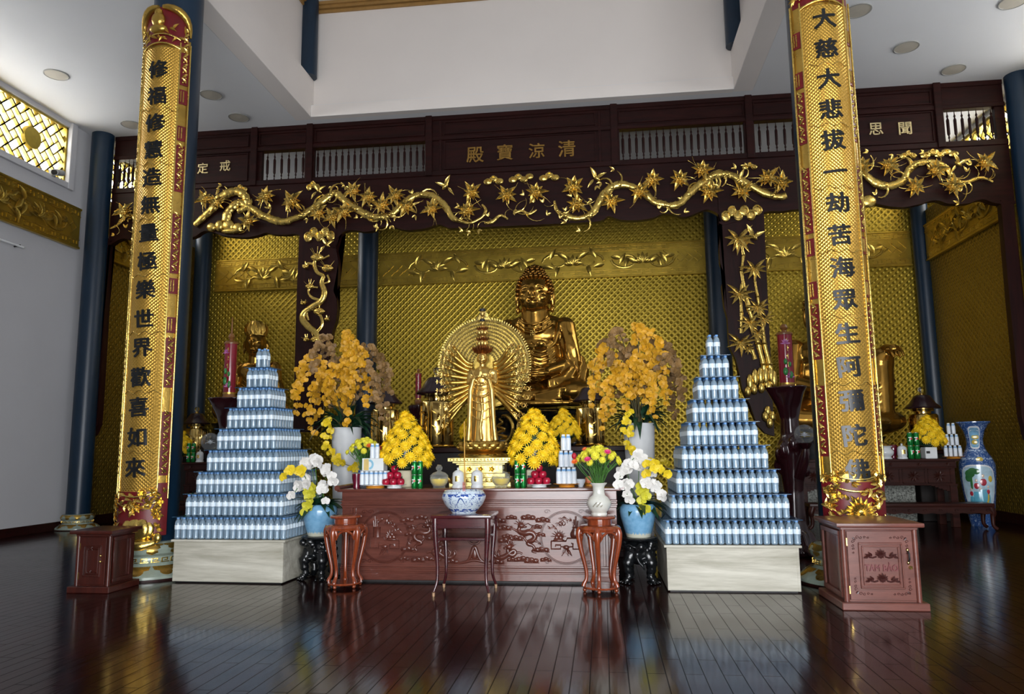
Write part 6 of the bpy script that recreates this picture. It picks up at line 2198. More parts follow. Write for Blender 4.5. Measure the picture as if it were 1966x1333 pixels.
m.tube([(0, -0.062, 1.010), (0, -0.070, 0.990), (0, -0.074, 0.978)], [0.005, 0.006, 0.009], 8)
m.ell((0, -0.060, 0.958), (0.015, 0.007, 0.0045), 10, 6)
m.ell((0, -0.058, 0.952), (0.012, 0.007, 0.0040), 10, 6)
m.ell((0, -0.054, 0.938), (0.012, 0.009, 0.009), 10, 6)
for s in (-1, 1):
    m.ell((s * 0.020, -0.058, 0.996), (0.012, 0.006, 0.0065), 10, 6)
    m.tube([(s * 0.006, -0.064, 1.010), (s * 0.020, -0.062, 1.014), (s * 0.034, -0.050, 1.008)], 0.003, 6)
    m.ell((s * 0.024, -0.048, 0.970), (0.013, 0.012, 0.013), 10, 8)
    m.ell((s * 0.051, -0.008, 0.980), (0.007, 0.012, 0.032), 10, 8)
finish(fuse(m, 0.0034, 2, 'head'), 'head', g0, GU, 180)
# crown and the tower of small heads
m = MB()
m.lathe([(0.054, 1.030), (0.064, 1.045), (0.078, 1.075), (0.060, 1.10), (0.0, 1.105)], 20)
for k in range(15):
    a = radians(-200 + k * 15.5)
    m.leaf((0.060 * cos(a), 0.060 * sin(a), 1.040), (cos(a) * 0.62, sin(a) * 0.62, 1), (cos(a), sin(a), 0), 0.085, 0.030, 0.2)
m.build('crown', MAT['crown_red'], GU, 60)
for zc, r, n in ((1.140, 0.032, 3), (1.250, 0.029, 3), (1.345, 0.027, 1), (1.445, 0.031, 1)):
    m = MB()
    for k in range(n):
        a = -pi / 2 + (k - (n - 1) / 2) * 1.25
        c = (0.032 * cos(a) * (n > 1), 0.032 * sin(a) * (n > 1), zc)
        m.ell(c, (r * 0.85, r * 0.9, r * 1.2), 12, 9)
        m.ell((c[0] + r * 0.9 * cos(a), c[1] + r * 0.9 * sin(a), zc - r * 0.1), (r * 0.16, r * 0.2, r * 0.3), 6, 5)
    m.lathe([(r * 0.6, -r * 1.9), (r * 0.5, -r * 0.8)], 12, (0, 0, zc))
    hd = m.build('small_head', g0, GU, 180)
    m = MB()
    m.lathe([(r * 1.65 if n > 1 else r * 0.95, r * 0.75), (r * 1.8 if n > 1 else r * 1.05, r * 1.0), (r * 0.9, r * 1.6), (0.0, r * 1.75)], 14, (0, 0, zc))
    if n > 1:
        for k in range(9):
            a = radians(-180 + k * 22.5)
            m.leaf((r * 1.5 * cos(a), r * 1.5 * sin(a), zc + r * 0.8), (cos(a) * 0.4, sin(a) * 0.4, 1), (cos(a), sin(a), 0), r * 1.5, r * 0.7)
    m.build('head_dress', MAT['crown_red'] if n > 1 else MAT['black'], hd, 60)
# the fan of arms
r_ = random.Random(41)
for s in (-1, 1):
    for k in range(20):
        lay = k % 2
        u = k / 19
        a = radians(52 - 104 * u)
        sh = V((s * 0.105, 0.02 + 0.03 * lay, 0.93 - 0.30 * u))
        el = sh + V((s * (0.070 + 0.03 * lay), -0.01, 0.030 - 0.10 * u - 0.02 * lay))
        L = 0.140 + 0.035 * lay + 0.02 * r_.random() + (0.05 if k > 16 else 0)
        wr = el + V((s * cos(a) * L, -0.055 + 0.04 * lay, sin(a) * L))
        m = MB().tube(smooth_path([tuple(sh), tuple(el), tuple(wr)], 4), [0.024, 0.0235, 0.0225, 0.0215, 0.0215, 0.020, 0.018, 0.0155, 0.013], 8)
        d = (wr - el).normalized()
        m.ell(wr + d * 0.014, (0.014, 0.013, 0.016), 8, 6)
        sd, su = frame_of(d)
        for f in range(4):
            b = wr + d * 0.022 + su * (0.007 * (f - 1.5))
            m.cap(b, b + d * (0.018, 0.024, 0.023, 0.017)[f] - sd * 0.008, 0.0042, 0.0032, 5)
        m.cap(wr + d * 0.010 + su * 0.012, wr + d * 0.024 + su * 0.022, 0.0042, 0.0032, 5)
        ar = m.build('arm', MAT['gilt_deep'], GU, 180)
        m = MB()                                              # emblem held in each hand
        tip = wr + d * 0.05
        kind = (k * 2 + (s > 0)) % 4
        if kind == 0:
            m.ell(tip, 0.017, 8, 6)
        elif kind == 1:
            for q in range(5):
                m.leaf(tip, (cos(q * 1.26), -0.2, sin(q * 1.26)), (0, -1, 0), 0.026, 0.020)
        elif kind == 2:
            m.cap(tip - V((0, 0, 0.012)), tip + V((0, 0, 0.014)), 0.008, 0.005, 6)
        else:
            m.tube([tip + V((0.019 * cos(q * 0.785), -0.005, 0.019 * sin(q * 0.785))) for q in range(9)], 0.006, 5)
        for q in range(3):
            m.leaf(tip + V((s * 0.02, 0.01, 0.0)), (s * cos(q - 1), -0.3, sin(q - 1)), (0, -1, 0), 0.030, 0.016)
        m.build('emblem', MAT['guanyin'], ar, 60)
# halo of rings of tiny hands
m = MB()
HC = 0.945
for j in range(10):
    if j % 1 == 0:
        rr_ = 0.128 + 0.0355 * j
        m.tube([(rr_ * cos(q * pi / 36), 0.116, HC + rr_ * sin(q * pi / 36)) for q in range(73)], 0.0035, 4)
    r = 0.110 + 0.0355 * j
    n = int(2 * pi * r / 0.021)
    for k in range(n):
        a = 2 * pi * (k + 0.5 * (j % 2)) / n
        if j > 6 and radians(232) < a < radians(308):
            continue
        m.leaf((r * cos(a), 0.112 - 0.002 * j, HC + r * sin(a)), (cos(a), -0.75, sin(a)), (0, -1, 0), 0.036, 0.018, 0.3, 3)
for k in range(90):                                           # flame tips round the rim
    a = radians(-55 + 290 * k / 89)
    r = 0.452
    m.leaf((r * cos(a), 0.10, HC + r * sin(a)), (cos(a + 0.25), -0.1, sin(a + 0.25)), (0, -1, 0), 0.036, 0.016, 0.3, 3)
for k in range(15):                                           # peak above the heads
    u = k / 14
    a = radians(90 + (u - 0.5) * 20)
    for q in range(3):
        hgt = 0.12 * (1 - abs(u - 0.5) * 2)
        m.leaf((0.452 * cos(a), 0.10, HC + 0.440 + hgt * q / 2.5), ((u - 0.5) * 1.2, -0.1, 1), (0, -1, 0), 0.05, 0.022, 0.3, 3)
h = m.build('halo', MAT['halo'], GU, 60)
m = MB()
m.lathe([(0.08, 0.0), (0.455, 0.0), (0.455, 0.008), (0.08, 0.008)], 64)
me = m.mesh('halo_disc')
me.transform(M.Translation((0, 0.128, HC)) @ M.Rotation(radians(90), 4, 'X'))
finish(me, 'halo_disc', gilt('halo_ground', (0.40, 0.28, 0.06), 0.35, 0.2), h, 30)


# ------------------------------------------------------------------ great seated buddha
BX, BY, BZ = (-1.074, 12.35, 2.6)[0], 12.35, (-1.085, 12.35, 1.874)[2]
t = thing('lotus_throne', 'black and gold carved throne under the great seated buddha', 'throne', (BX, BY, 0))
MB().box(-1.25, 1.25, -0.95, 0.95, 0, BZ - 0.75, 0.02).build('base', MAT['dark_void'], t, 0)
MB().lathe([(1.22, BZ - 0.75), (1.22, BZ - 0.70), (0.98, BZ - 0.60), (0.90, BZ - 0.42), (0.95, BZ - 0.28), (1.10, BZ - 0.14), (1.16, BZ - 0.10), (1.05, BZ - 0.06), (0.0, BZ - 0.045)], 40, (0, 0, 0), 1, 0.75).build('seat', MAT['black_root'], t, 40)
for k in range(7):
    a = radians(-90 + (k - 3) * 30)
    m = MB()
    rx, ry = 1.02 * cos(a), 0.78 * sin(a)
    fr = V((-sin(a), cos(a), 0))
    c = V((rx * 1.02, ry * 1.02, BZ - 0.36))
    m.tube([c + fr * (0.24 * cos(q * pi / 12)) + V((0, 0, 0.23 * sin(q * pi / 12))) for q in range(25)], 0.03, 6)
    pts = [c + fr * (0.15 * sin(q * 0.9) * (1 - q / 22)) + V((0, 0, -0.16 + q * 0.017)) for q in range(20)]
    m.tube(pts, [0.022] * 20, 6)
    m.build('gold_scroll', MAT['gilt_deep'], t, 60)

BU = thing('buddha_statue', 'great gold buddha seated cross-legged before the back wall', 'statue', (BX, BY, BZ), radians(-4))
k = 0.00868
S = lambda *p: tuple(v * k for v in p)
m = MB()
m.ell(S(0, 6, 26), S(104, 58, 27), 28, 16)
for s in (-1, 1):
    m.ell(S(s * 74, -30, 25), S(42, 46, 26), 18, 12, M.Rotation(s * 0.25, 3, 'Z'))
    m.cap(S(s * 40, 6, 40), S(s * 82, -40, 26), 26 * k, 22 * k, 14)
    m.cap(S(s * 80, -44, 20), S(-s * 12, -62, 18), 20 * k, 14 * k, 14)
    m.cap(S(s * 56, 4, 154), S(s * 70, -6, 84), 22 * k, 20 * k, 14)
    m.cap(S(s * 70, -6, 84), S(s * 22, -52, 62), 17 * k, 11 * k, 14)
    m.tube([S(s * 60, -12, 90), S(s * 66, -22, 62), S(s * 60, -36, 44), S(s * 40, -50, 40)], [14 * k, 18 * k, 17 * k, 12 * k], 10)
m.ell(S(0, 4, 92), S(54, 40, 66), 24, 16)
m.ell(S(0, 4, 138), S(64, 35, 32), 24, 14)
m.cap(S(0, 0, 150), S(0, -4, 188), 31 * k, 28 * k, 18)
m.ell(S(0, 6, 160), S(58, 28, 24), 20, 12)
m.ell(S(0, -8, 222), S(33, 36, 40), 24, 18)
m.ell(S(0, -18, 203), S(27, 24, 22), 18, 12)
m.ell(S(0, -4, 262), S(18, 18, 14), 14, 10)
m.ell(S(0, -34, 192), S(11, 9, 8), 10, 8)
m.ell(S(0, -46, 214), S(5.5, 6.5, 12), 10, 8)
m.ell(S(0, -49, 207), S(8.5, 5, 4.5), 10, 8)
m.ell(S(0, -42, 198.5), S(11, 5, 2.6), 10, 8)
m.ell(S(0, -41, 194.5), S(8.5, 5, 2.6), 10, 8)
for s in (-1, 1):
    m.ell(S(s * 13, -37, 222), S(8.5, 6, 4.6), 10, 8)
    m.tube([S(s * 3, -42, 229), S(s * 12, -42, 233.5), S(s * 23, -35, 229)], [1.6 * k, 2.0 * k, 1.4 * k], 6)
    m.ell(S(s * 17, -32, 208), S(10, 8, 8), 10, 8)
    m.ell(S(s * 35, -4, 210), S(5, 8, 19), 12, 10)
    m.ell(S(s * 34, -8, 190), S(4.5, 5, 8), 10, 8)
# robe: open neck, sash knot, hanging folds
for q in range(3):
    m.tube([S(-30 - 3 * q, -22 + q, 172 - 6 * q), S(-16, -33, 160 - 8 * q), S(0, -36, 156 - 8 * q), S(16, -33, 160 - 8 * q), S(30 + 3 * q, -22 + q, 172 - 6 * q)], 2.4 * k, 6)
m.tube([S(-44, -16, 160), S(-38, -30, 130), S(-22, -40, 116), S(0, -43, 112), S(14, -42, 116), S(22, -40, 124)], 4 * k, 8)
m.tube([S(46, -14, 162), S(46, -26, 140), S(40, -34, 118), S(28, -42, 108)], 4.5 * k, 8)
for q in range(8):
    z = 112 - q * 8.5
    wd = 20 + q * 2.0
    m.tube([S(16 - wd, -40, z + 10), S(16 - wd * 0.5, -45, z + 1), S(16, -47, z - 3), S(16 + wd * 0.5, -45, z + 1), S(16 + wd, -38, z + 12)], 2.8 * k, 6)
m.ell(S(16, -46, 118), S(9, 7, 8), 10, 8)
for q in range(4):
    m.tube([S(60 + q * 4, -28, 100 - q * 12), S(72, -34, 74 - q * 8), S(58, -50, 54 - q * 5), S(30, -60, 46 - q * 3)], 2.6 * k, 6)
    m.tube([S(-96 + q * 14, -44, 34 - q * 5), S(-50, -76, 26 - q * 5), S(0, -74, 14 - q * 2)], 2.6 * k, 6)
    m.tube([S(98 - q * 14, -44, 36 - q * 5), S(56, -78, 30 - q * 6), S(8, -76, 18 - q * 3)], 2.6 * k, 6)
m.tube([S(-112, -24, 4), S(-70, -72, 4), S(0, -80, 4), S(70, -72, 4), S(112, -24, 4)], 5 * k, 8)
for s in (-1, 1):
    for q in range(4):
        m.tube([S(s * (50 + q * 6), -12 - q * 2, 158 - q * 7), S(s * (62 + q * 5), -22, 122 - q * 4), S(s * (64 + q * 6), -26 + q * 3, 88 - q * 6), S(s * (74 + q * 3), -24 + q * 4, 56)], 3.4 * k, 6)
    m.tube([S(s * 84, 0, 96), S(s * 90, -4, 66), S(s * 88, -14, 40)], [8 * k, 13 * k, 10 * k], 8)
m.ell(S(-14, -62, 56), S(22, 10, 7), 12, 8)
m.ell(S(14, -62, 60), S(22, 10, 7), 12, 8)
finish(fuse(m, 0.0165, 3, 'body'), 'body', MAT['statue'], BU, 180)
m = MB()                                                      # snail curls
for j in range(9):
    el = radians(-8 + j * 12)
    n = max(5, int(26 * cos(el)))
    for q in range(n):
        a = 2 * pi * (q + 0.5 * (j % 2)) / n
        if el < radians(40) and -2.55 < atan2(sin(a), cos(a)) < -0.59:
            continue
        m.ell(S(35 * cos(el) * cos(a), -6 + 38 * cos(el) * sin(a), 226 + 40 * sin(el)), 4.4 * k, 6, 5)
for j in range(4):
    el = radians(5 + j * 24)
    n = max(4, int(13 * cos(el)))
    for q in range(n):
        a = 2 * pi * q / n
        m.ell(S(19 * cos(el) * cos(a), -4 + 19 * cos(el) * sin(a), 262 + 15 * sin(el)), 4.2 * k, 6, 5)
m.build('curled_hair', MAT['statue_dark'], BU, 180)
me = glyph_mesh('卍', 0.10, 0.01, 0.01)
me.transform(M.Translation((0, -0.335, 140 * k)) @ M.Rotation(radians(12), 4, 'X'))
finish(me, 'chest_mark', MAT['gilt'], BU, 0)
m = MB()                                                      # fingers of the folded hands
for s in (-1, 1):
    for q in range(4):
        m.cap(S(s * 4, -70 - q * 1.2, 66 - q * 4.0), S(s * 24, -66, 68 - q * 4.2), 2.2 * k, 2.4 * k, 6)
    m.cap(S(s * 16, -66, 72), S(s * 3, -70, 78), 2.4 * k, 2.0 * k, 6)
m.build('folded_fingers', MAT['statue'], BU, 180)


# ------------------------------------------------------------------ two smaller seated figures at the sides
def seated(name, label, loc, rz, sc, crown, knee, mat):
    t = thing(name, label, 'statue', loc, rz)
    k = sc
    S = lambda *p: tuple(v * k for v in p)
    m = MB()
    m.ell(S(0, 8, 22), S(80, 46, 24), 22, 12)
    for s in (-1, 1):
        if not (knee and s > 0):
            m.cap(S(s * 30, 4, 34), S(s * 70, -34, 24), 22 * k, 19 * k, 12)
            m.cap(S(s * 68, -38, 18), S(-s * 10, -52, 15), 17 * k, 12 * k, 12)
        m.cap(S(s * 44, 4, 128), S(s * 54, -6, 76), 16 * k, 14 * k, 12)
        if not (knee and s > 0):
            m.cap(S(s * 54, -6, 76), S(s * 14, -42, 62), 13 * k, 9 * k, 12)
        m.tube([S(s * 58, -8, 90), S(s * 64, -14, 56), S(s * 70, -16, 20)], [10 * k, 13 * k, 12 * k], 8)
    m.ell(S(0, 4, 80), S(42, 32, 54), 18, 12)
    m.ell(S(0, 4, 118), S(50, 28, 26), 18, 12)
    m.cap(S(0, 0, 128), S(0, -4, 158), 18 * k, 17 * k, 12)
    m.ell(S(0, -8, 186), S(25, 28, 33), 18, 14)
    m.ell(S(0, -14, 170), S(20, 18, 17), 14, 10)
    m.ell(S(0, -35, 181), S(4.5, 6, 9), 8, 6)
    m.ell(S(0, -33, 168), S(9, 5, 3.2), 8, 6)
    for s in (-1, 1):
        m.ell(S(s * 10, -30, 187), S(7, 5, 3.4), 8, 6)
        m.ell(S(s * 27, -4, 176), S(4, 6, 17), 10, 8)
    for q in range(6):
        z = 106 - q * 10
        w = 16 + q * 3
        m.tube([S(-w, -30, z + 10), S(-w * 0.5, -36, z), S(0, -38, z - 3), S(w * 0.5, -36, z), S(w, -30, z + 10)], 2.4 * k, 6)
    if knee:                                                  # one knee drawn up, the arm resting over it
        m.cap(S(30, 0, 34), S(66, -34, 102), 24 * k, 21 * k, 14)
        m.cap(S(66, -34, 102), S(60, -48, 14), 20 * k, 15 * k, 14)
        m.cap(S(54, -4, 92), S(74, -42, 118), 13 * k, 10 * k, 12)
        m.ell(S(78, -50, 118), S(12, 14, 8), 10, 8)
        for q in range(6):
            m.tube([S(20 + q * 3, -30, 70 - q * 9), S(50, -56, 66 - q * 11), S(84, -40, 74 - q * 12)], 2.6 * k, 6)
        m.ell(S(40, -20, 14), S(62, 52, 22), 18, 12)
    finish(fuse(m, 2.0 * k, 3, 'body'), 'body', mat, t, 180)
    m = MB()
    if crown:
        m.lathe([(25 * k, 204 * k), (25 * k, 210 * k), (17 * k, 228 * k), (12 * k, 240 * k), (0, 242 * k)], 18, S(0, -6, 0))
        for q in range(9):
            a = radians(-180 + q * 22.5)
            m.leaf(S(25 * cos(a), -6 + 25 * sin(a), 206), (-cos(a) * 0.10, -sin(a) * 0.10, 1), (cos(a), sin(a), 0), 32 * k, 15 * k, 0.1)
        m.build('crown', MAT['gilt_deep'], t, 60)
    else:
        for j in range(6):
            el = radians(0 + j * 17)
            n = max(4, int(20 * cos(el)))
            for q in range(n):
                a = 2 * pi * q / n
                if el < radians(40) and -2.5 < atan2(sin(a), cos(a)) < -0.64:
                    continue
                m.ell(S(27 * cos(el) * cos(a), -7 + 30 * cos(el) * sin(a), 190 + 32 * sin(el)), 4.2 * k, 6, 5)
        m.build('hair', MAT['statue_dark'], t, 180)
    m = MB()
    if knee:
        for q in range(4):
            m.cap(S(72 + q * 4.6, -58, 120), S(73 + q * 4.6, -66, 106 + (q % 2) * 2), 2.4 * k, 1.8 * k, 6)
    else:
        for q in range(4):
            m.cap(S(-12 + q * 3, -50, 64 - q), S(10 + q * 2, -54, 66 - q), 2.2 * k, 1.8 * k, 6)
    m.build('fingers', mat, t, 180)
    return t


p = (-6.459, 13.2, 1.769)
seated('seated_statue', 'crowned gold figure seated at left, half hidden by the bottle tower', (p[0], 13.2, p[2]), radians(14), 0.0078, True, False, MAT['statue'])
q = (3.831, 13.2, 1.419)
seated('seated_statue', 'gold figure with one knee raised, half hidden by the right column', (q[0], 13.2, q[2]), radians(4), 0.0112, False, True, MAT['statue'])
t = thing('statue_base', 'dark throne with a draped gold cloth under the crowned figure at left', 'throne', (p[0] - 0.05, 13.2, 0))
MB().box(-0.80, 0.80, -0.55, 0.55, 0, p[2] - 0.42, 0.02).build('base', MAT['dark_void'], t, 0)
m = MB()
m.lathe([(0.80, p[2] - 0.42), (0.74, p[2] - 0.30), (0.72, p[2] - 0.12), (0.76, p[2] - 0.05), (0.0, p[2] - 0.02)], 30, (0.0, 0, 0), 1, 0.6)
m.build('seat', MAT['black_root'], t, 40)
t = thing('statue_base', 'speckled granite block under the figure with one knee raised', 'throne', (q[0] + 0.15, 13.2, 0))
MB().box(-0.9, 0.9, -0.62, 0.65, 0, 0.93, 0.01).build('granite_block', MAT['granite'], t, 0)
m = MB()
m.lathe([(0.80, 0.93), (0.78, 1.02), (0.74, q[2] - 0.16), (0.78, q[2] - 0.09), (0.0, q[2] - 0.05)], 30, (-0.05, 0, 0), 1, 0.62, mod=lambda a, z: 1 + 0.05 * sin(a * 7) + 0.03 * sin(a * 13))
m.build('rock_seat', MAT['black_root'], t, 60)
# ------------------------------------------------------------------ brass drum lanterns with dark roofs
def drum(x, y, z, label, s=1.0, group='brass drum lanterns'):
    t = thing('drum_lantern', label, 'lantern', (x, y, z), 0, group)
    k = s
    MB().lathe([(0.0, 0.0), (0.185 * k, 0.0), (0.190 * k, 0.012 * k), (0.170 * k, 0.028 * k), (0.0, 0.03 * k)], 30).build('foot', MAT['brass'], t, 40)
    MB().lathe([(0.165 * k, 0.026 * k), (0.167 * k, 0.03 * k), (0.165 * k, 0.44 * k), (0.150 * k, 0.460 * k), (0.09 * k, 0.468 * k), (0.09 * k, 0.50 * k), (0.0, 0.50 * k)], 40).build('drum', MAT['brass'], t, 40)
    m = MB()                                                  # chased panels on the drum
    for q in range(8):
        a = q * pi / 4 + 0.2
        for w in (-1, 1):
            b = a + w * 0.30
            m.tube([(0.167 * k * cos(b), 0.167 * k * sin(b), 0.06 * k), (0.167 * k * cos(b), 0.167 * k * sin(b), 0.41 * k)], 0.003 * k, 4)
        for v in range(4):
            m.leaf((0.167 * k * cos(a), 0.167 * k * sin(a), (0.12 + 0.07 * v) * k), (-sin(a) * (-1) ** v, cos(a) * (-1) ** v, 0.7), (cos(a), sin(a), 0), 0.06 * k, 0.02 * k, 0.1)
    m.build('chased_ornament', MAT['gilt_deep'], t, 60)
    MB().lathe([(0.10 * k, 0.49 * k), (0.125 * k, 0.495 * k), (0.12 * k, 0.52 * k), (0.0, 0.52 * k)], 30).build('collar', MAT['brass'], t, 40)
    MB().lathe([(0.14 * k, 0.520 * k), (0.200 * k, 0.530 * k), (0.208 * k, 0.545 * k), (0.195 * k, 0.560 * k), (0.150 * k, 0.600 * k), (0.120 * k, 0.650 * k), (0.095 * k, 0.690 * k), (0.075 * k, 0.700 * k), (0.0, 0.705 * k)], 36).build('roof', MAT['shade_roof'], t, 50)
    f = MB().lathe([(0.03 * k, 0.70 * k), (0.025 * k, 0.72 * k), (0.018 * k, 0.73 * k), (0.0, 0.735 * k)], 14).build('finial_stem', MAT['brass'], t, 50)
    MB().ell((0, 0, 0.768 * k), 0.037 * k, 12, 9).build('crystal_knob', MAT['crystal'], f, 180)
    return t


drum(-2.685, 9.0, 1.222, 'brass drum lantern with dark roof beside the left golden orchids', 1.03)
drum(-2.10, 9.32, 1.222, 'brass drum lantern with dark roof partly behind the halo', 1.28)
drum(-0.145, 9.0, 1.222, 'brass drum lantern with dark roof beside the right golden orchids', 1.0)


# ------------------------------------------------------------------ tall root candle stands with red candles and crystal balls
def candle_stand(x, y, zt, label, mir, seed):
    t = thing('candle_stand', label, 'candle stand', (x, y, 0), 0, 'tall root candle stands')
    r_ = random.Random(seed)
    m = MB()
    m.lathe([(0.20, 0.0), (0.22, 0.05), (0.17, 0.12), (0.11, 0.35), (0.10, 0.7), (0.13, 0.95), (0.16, 1.12), (0.15, 1.22), (0.11, 1.32), (0.105, 1.5), (0.14, zt - 0.24), (0.20, zt - 0.06), (0.24, zt), (0.17, zt - 0.03), (0.0, zt - 0.10)], 30, (0, 0, 0), mod=lambda a, z: 1 + (0.12 * sin(a * 3 + seed) if z > zt - 0.1 else 0.05 * sin(a * 2 + z * 3)))
    for q in range(8):
        a = r_.uniform(0, 6.28)
        z = r_.uniform(0.9, 1.25)
        m.ell((0.15 * cos(a), 0.15 * sin(a), z), (0.05, 0.05, 0.09), 8, 6)
    for q in range(5):
        a = q * 1.26
        m.tube([(0.12 * cos(a), 0.12 * sin(a), 0.25), (0.19 * cos(a), 0.19 * sin(a), 0.10), (0.27 * cos(a), 0.27 * sin(a), 0.02)], [0.05, 0.05, 0.03], 8)
    finish(fuse(m, 0.018, 2, 'root_body'), 'root_body', MAT['stand_wine'], t, 180)
    # bracket that carries the crystal ball
    m = MB()
    m.tube([(0.04 * mir, -0.10, 0.85), (0.08 * mir, -0.20, 1.05), (0.09 * mir, -0.24, 1.17)], [0.06, 0.06, 0.03], 10)
    m.lathe([(0.03, 1.16), (0.05, 1.185), (0.068, 1.228), (0.05, 1.212), (0.0, 1.205)], 14, (0.09 * mir, -0.24, 0), mod=lambda a, z: 1 + 0.15 * cos(a * 5))
    m.build('ball_bracket', MAT['stand_wine'], t, 60)
    return t


MAT['stand_wine'] = plain('black_wine_lacquer_root', (0.022, 0.004, 0.006), 0.2, var=0.4, scale=5, coat=0.5)


def candle(x, y, z, h, r, label, rod, motif=True):
    t = thing('red_candle', label, 'candle', (x, y, z), 0, 'red candles')
    MB().lathe([(0.0, 0), (r * 1.05, 0), (r * 1.25, h * 0.05), (r * 1.0, h * 0.10), (r * 1.02, h * 0.12)], 26).build('wooden_base', MAT['candle_wood'], t, 40)
    MB().lathe([(r, h * 0.12), (r, h * 0.84)], 26).build('body', MAT['candle_red'], t, 40)
    MB().lathe([(r * 1.05, h * 0.115), (r * 1.05, h * 0.14)], 26).build('gold_ring', MAT['gilt_deep'], t, 40)
    MB().lathe([(r * 1.12, h * 0.835), (r * 1.14, h * 0.855), (r * 0.9, h * 0.875), (r * 0.35, h * 0.885), (r * 0.30, h * 0.90), (r * 0.55, h * 0.94), (r * 0.35, h * 0.985), (0.0, h)], 26).build('cap', MAT['candle_wood'], t, 40)
    if rod:
        MB().tube([(0, 0, h * 0.98), (0, 0, h + rod)], [0.012, 0.006], 8).build('wick_rod', MAT['candle_wood'], t, 60)

    def on(a, z, off=0.002):
        return ((r + off) * cos(a), (r + off) * sin(a), z)
    if motif:
        m = MB()
        for a, z, s in ((-1.9, 0.30, 0.8), (-1.2, 0.25, 0.7), (-1.85, 0.44, 0.6), (-1.3, 0.40, 0.5)):
            m.ell(on(a, h * z), (r * 0.42 * s, r * 0.25, h * 0.075 * s), 8, 6)
        m.build('painted_leaves', MAT['candle_green'], t, 60)
        m = MB()
        for a, z in ((-1.35, 0.22), (-1.75, 0.70)):
            for q in range(7):
                b = radians(q * 30)
                m.leaf(on(a, h * z), V(on(a + 0.3 * cos(b), h * z + 0.05 * sin(b), 0.012)) - V(on(a, h * z)), on(a, 0, 1), r * 0.7, r * 0.25)
        m.build('painted_lotus', MAT['candle_pink'], t, 60)
    m = MB()
    for q in range(4):
        a = -1.5
        z = h * (0.40 + 0.115 * q)
        m.box(*(lambda p: (p[0] - r * 0.05, p[0] + r * 0.05, p[1] - 0.002, p[1] + 0.004, z - h * 0.035, z + h * 0.035))(on(a, z)))
        m.ell(on(a + 0.10 * (-1) ** q, z + h * 0.01), (r * 0.09, 0.003, h * 0.012), 6, 4)
    m.build('gilt_strokes', MAT['gilt'], t, 0)


MAT['candle_green'] = plain('painted_lotus_leaf', (0.03, 0.22, 0.05), 0.3)
MAT['candle_pink'] = plain('painted_lotus_petal', (0.42, 0.12, 0.32), 0.3)
MAT['white_lotus'] = plain('frosted_lotus', (0.75, 0.77, 0.80), 0.3)


def crystal_ball(x, y, z, r, label):
    t = thing('crystal_ball', label, 'crystal ball', (x, y, z), 0, 'crystal balls on the candle stands')
    MB().ell((0, 0, r), r, 28, 20).build('ball', MAT['ball_glass'], t, 180)
    m = MB()
    for j, (el, n, L) in enumerate(((70, 5, 0.55), (40, 8, 0.6), (12, 10, 0.6))):
        for q in range(n):
            a = 2 * pi * (q + 0.5 * j) / n
            e = radians(el)
            m.leaf((0, 0, r * 0.72), (cos(a) * cos(e), sin(a) * cos(e), sin(e)), (0, 0, 1), r * L, r * 0.24, 0.3)
    m.build('lotus_inside', MAT['white_lotus'], t, 60)


CB = [(-4.588, 8.7, 1.876), (2.094, 8.7, 1.843), (-4.703, 8.46, 1.2), (2.058, 8.46, 1.176)]
candle_stand(CB[0][0], 8.7, CB[0][2], 'tall dark root candle stand left of the left bottle tower', -1, 3)
candle_stand(CB[1][0], 8.7, CB[1][2] + 0.03, 'tall dark root candle stand right of the right bottle tower', 1, 5)
ch = (-4.643, 8.7, 2.676)[2]
candle(CB[0][0], 8.7, CB[0][2] - 0.07, ch - CB[0][2] + 0.07, 0.075, 'fat red candle with a painted lotus and a thin rod, at left', 0.20)
ch = (2.115, 8.7, 2.585)[2]
candle(CB[1][0], 8.7, CB[1][2] - 0.05, ch - CB[1][2] + 0.05, 0.082, 'fat red candle with gilt strokes beside the right bottle tower', 0)
for i, (p, lab) in enumerate(((CB[2], 'clear crystal ball with a white lotus beside the left bottle tower'), (CB[3], 'clear crystal ball before the dark stand at right'))):
    st = CB[i]
    crystal_ball(st[0] + (-0.09, 0.09)[i], 8.46, 1.214, 0.107, lab)
cp = (-2.476, 9.85, 1.822)
t = thing('candle_holder', 'dark lotus-cup candle holder left of the halo', 'candle holder', (cp[0], 9.85, 1.22))
hh = cp[2] - 1.22
MB().lathe([(0.10, 0.0), (0.11, 0.02), (0.05, 0.06), (0.045, hh * 0.5), (0.07, hh * 0.7), (0.12, hh * 0.85), (0.125, hh * 0.95), (0.05, hh * 1.0), (0.0, hh)], 24, mod=lambda a, z: 1 + 0.12 * cos(a * 5) * (z > hh * 0.6)).build('cup', MAT['stand_wine'], t, 60)
candle(cp[0], 9.85, cp[2], (-2.479, 9.85, 2.299)[2] - cp[2], 0.04, 'thin red candle with gilt strokes left of the halo', 0, False)


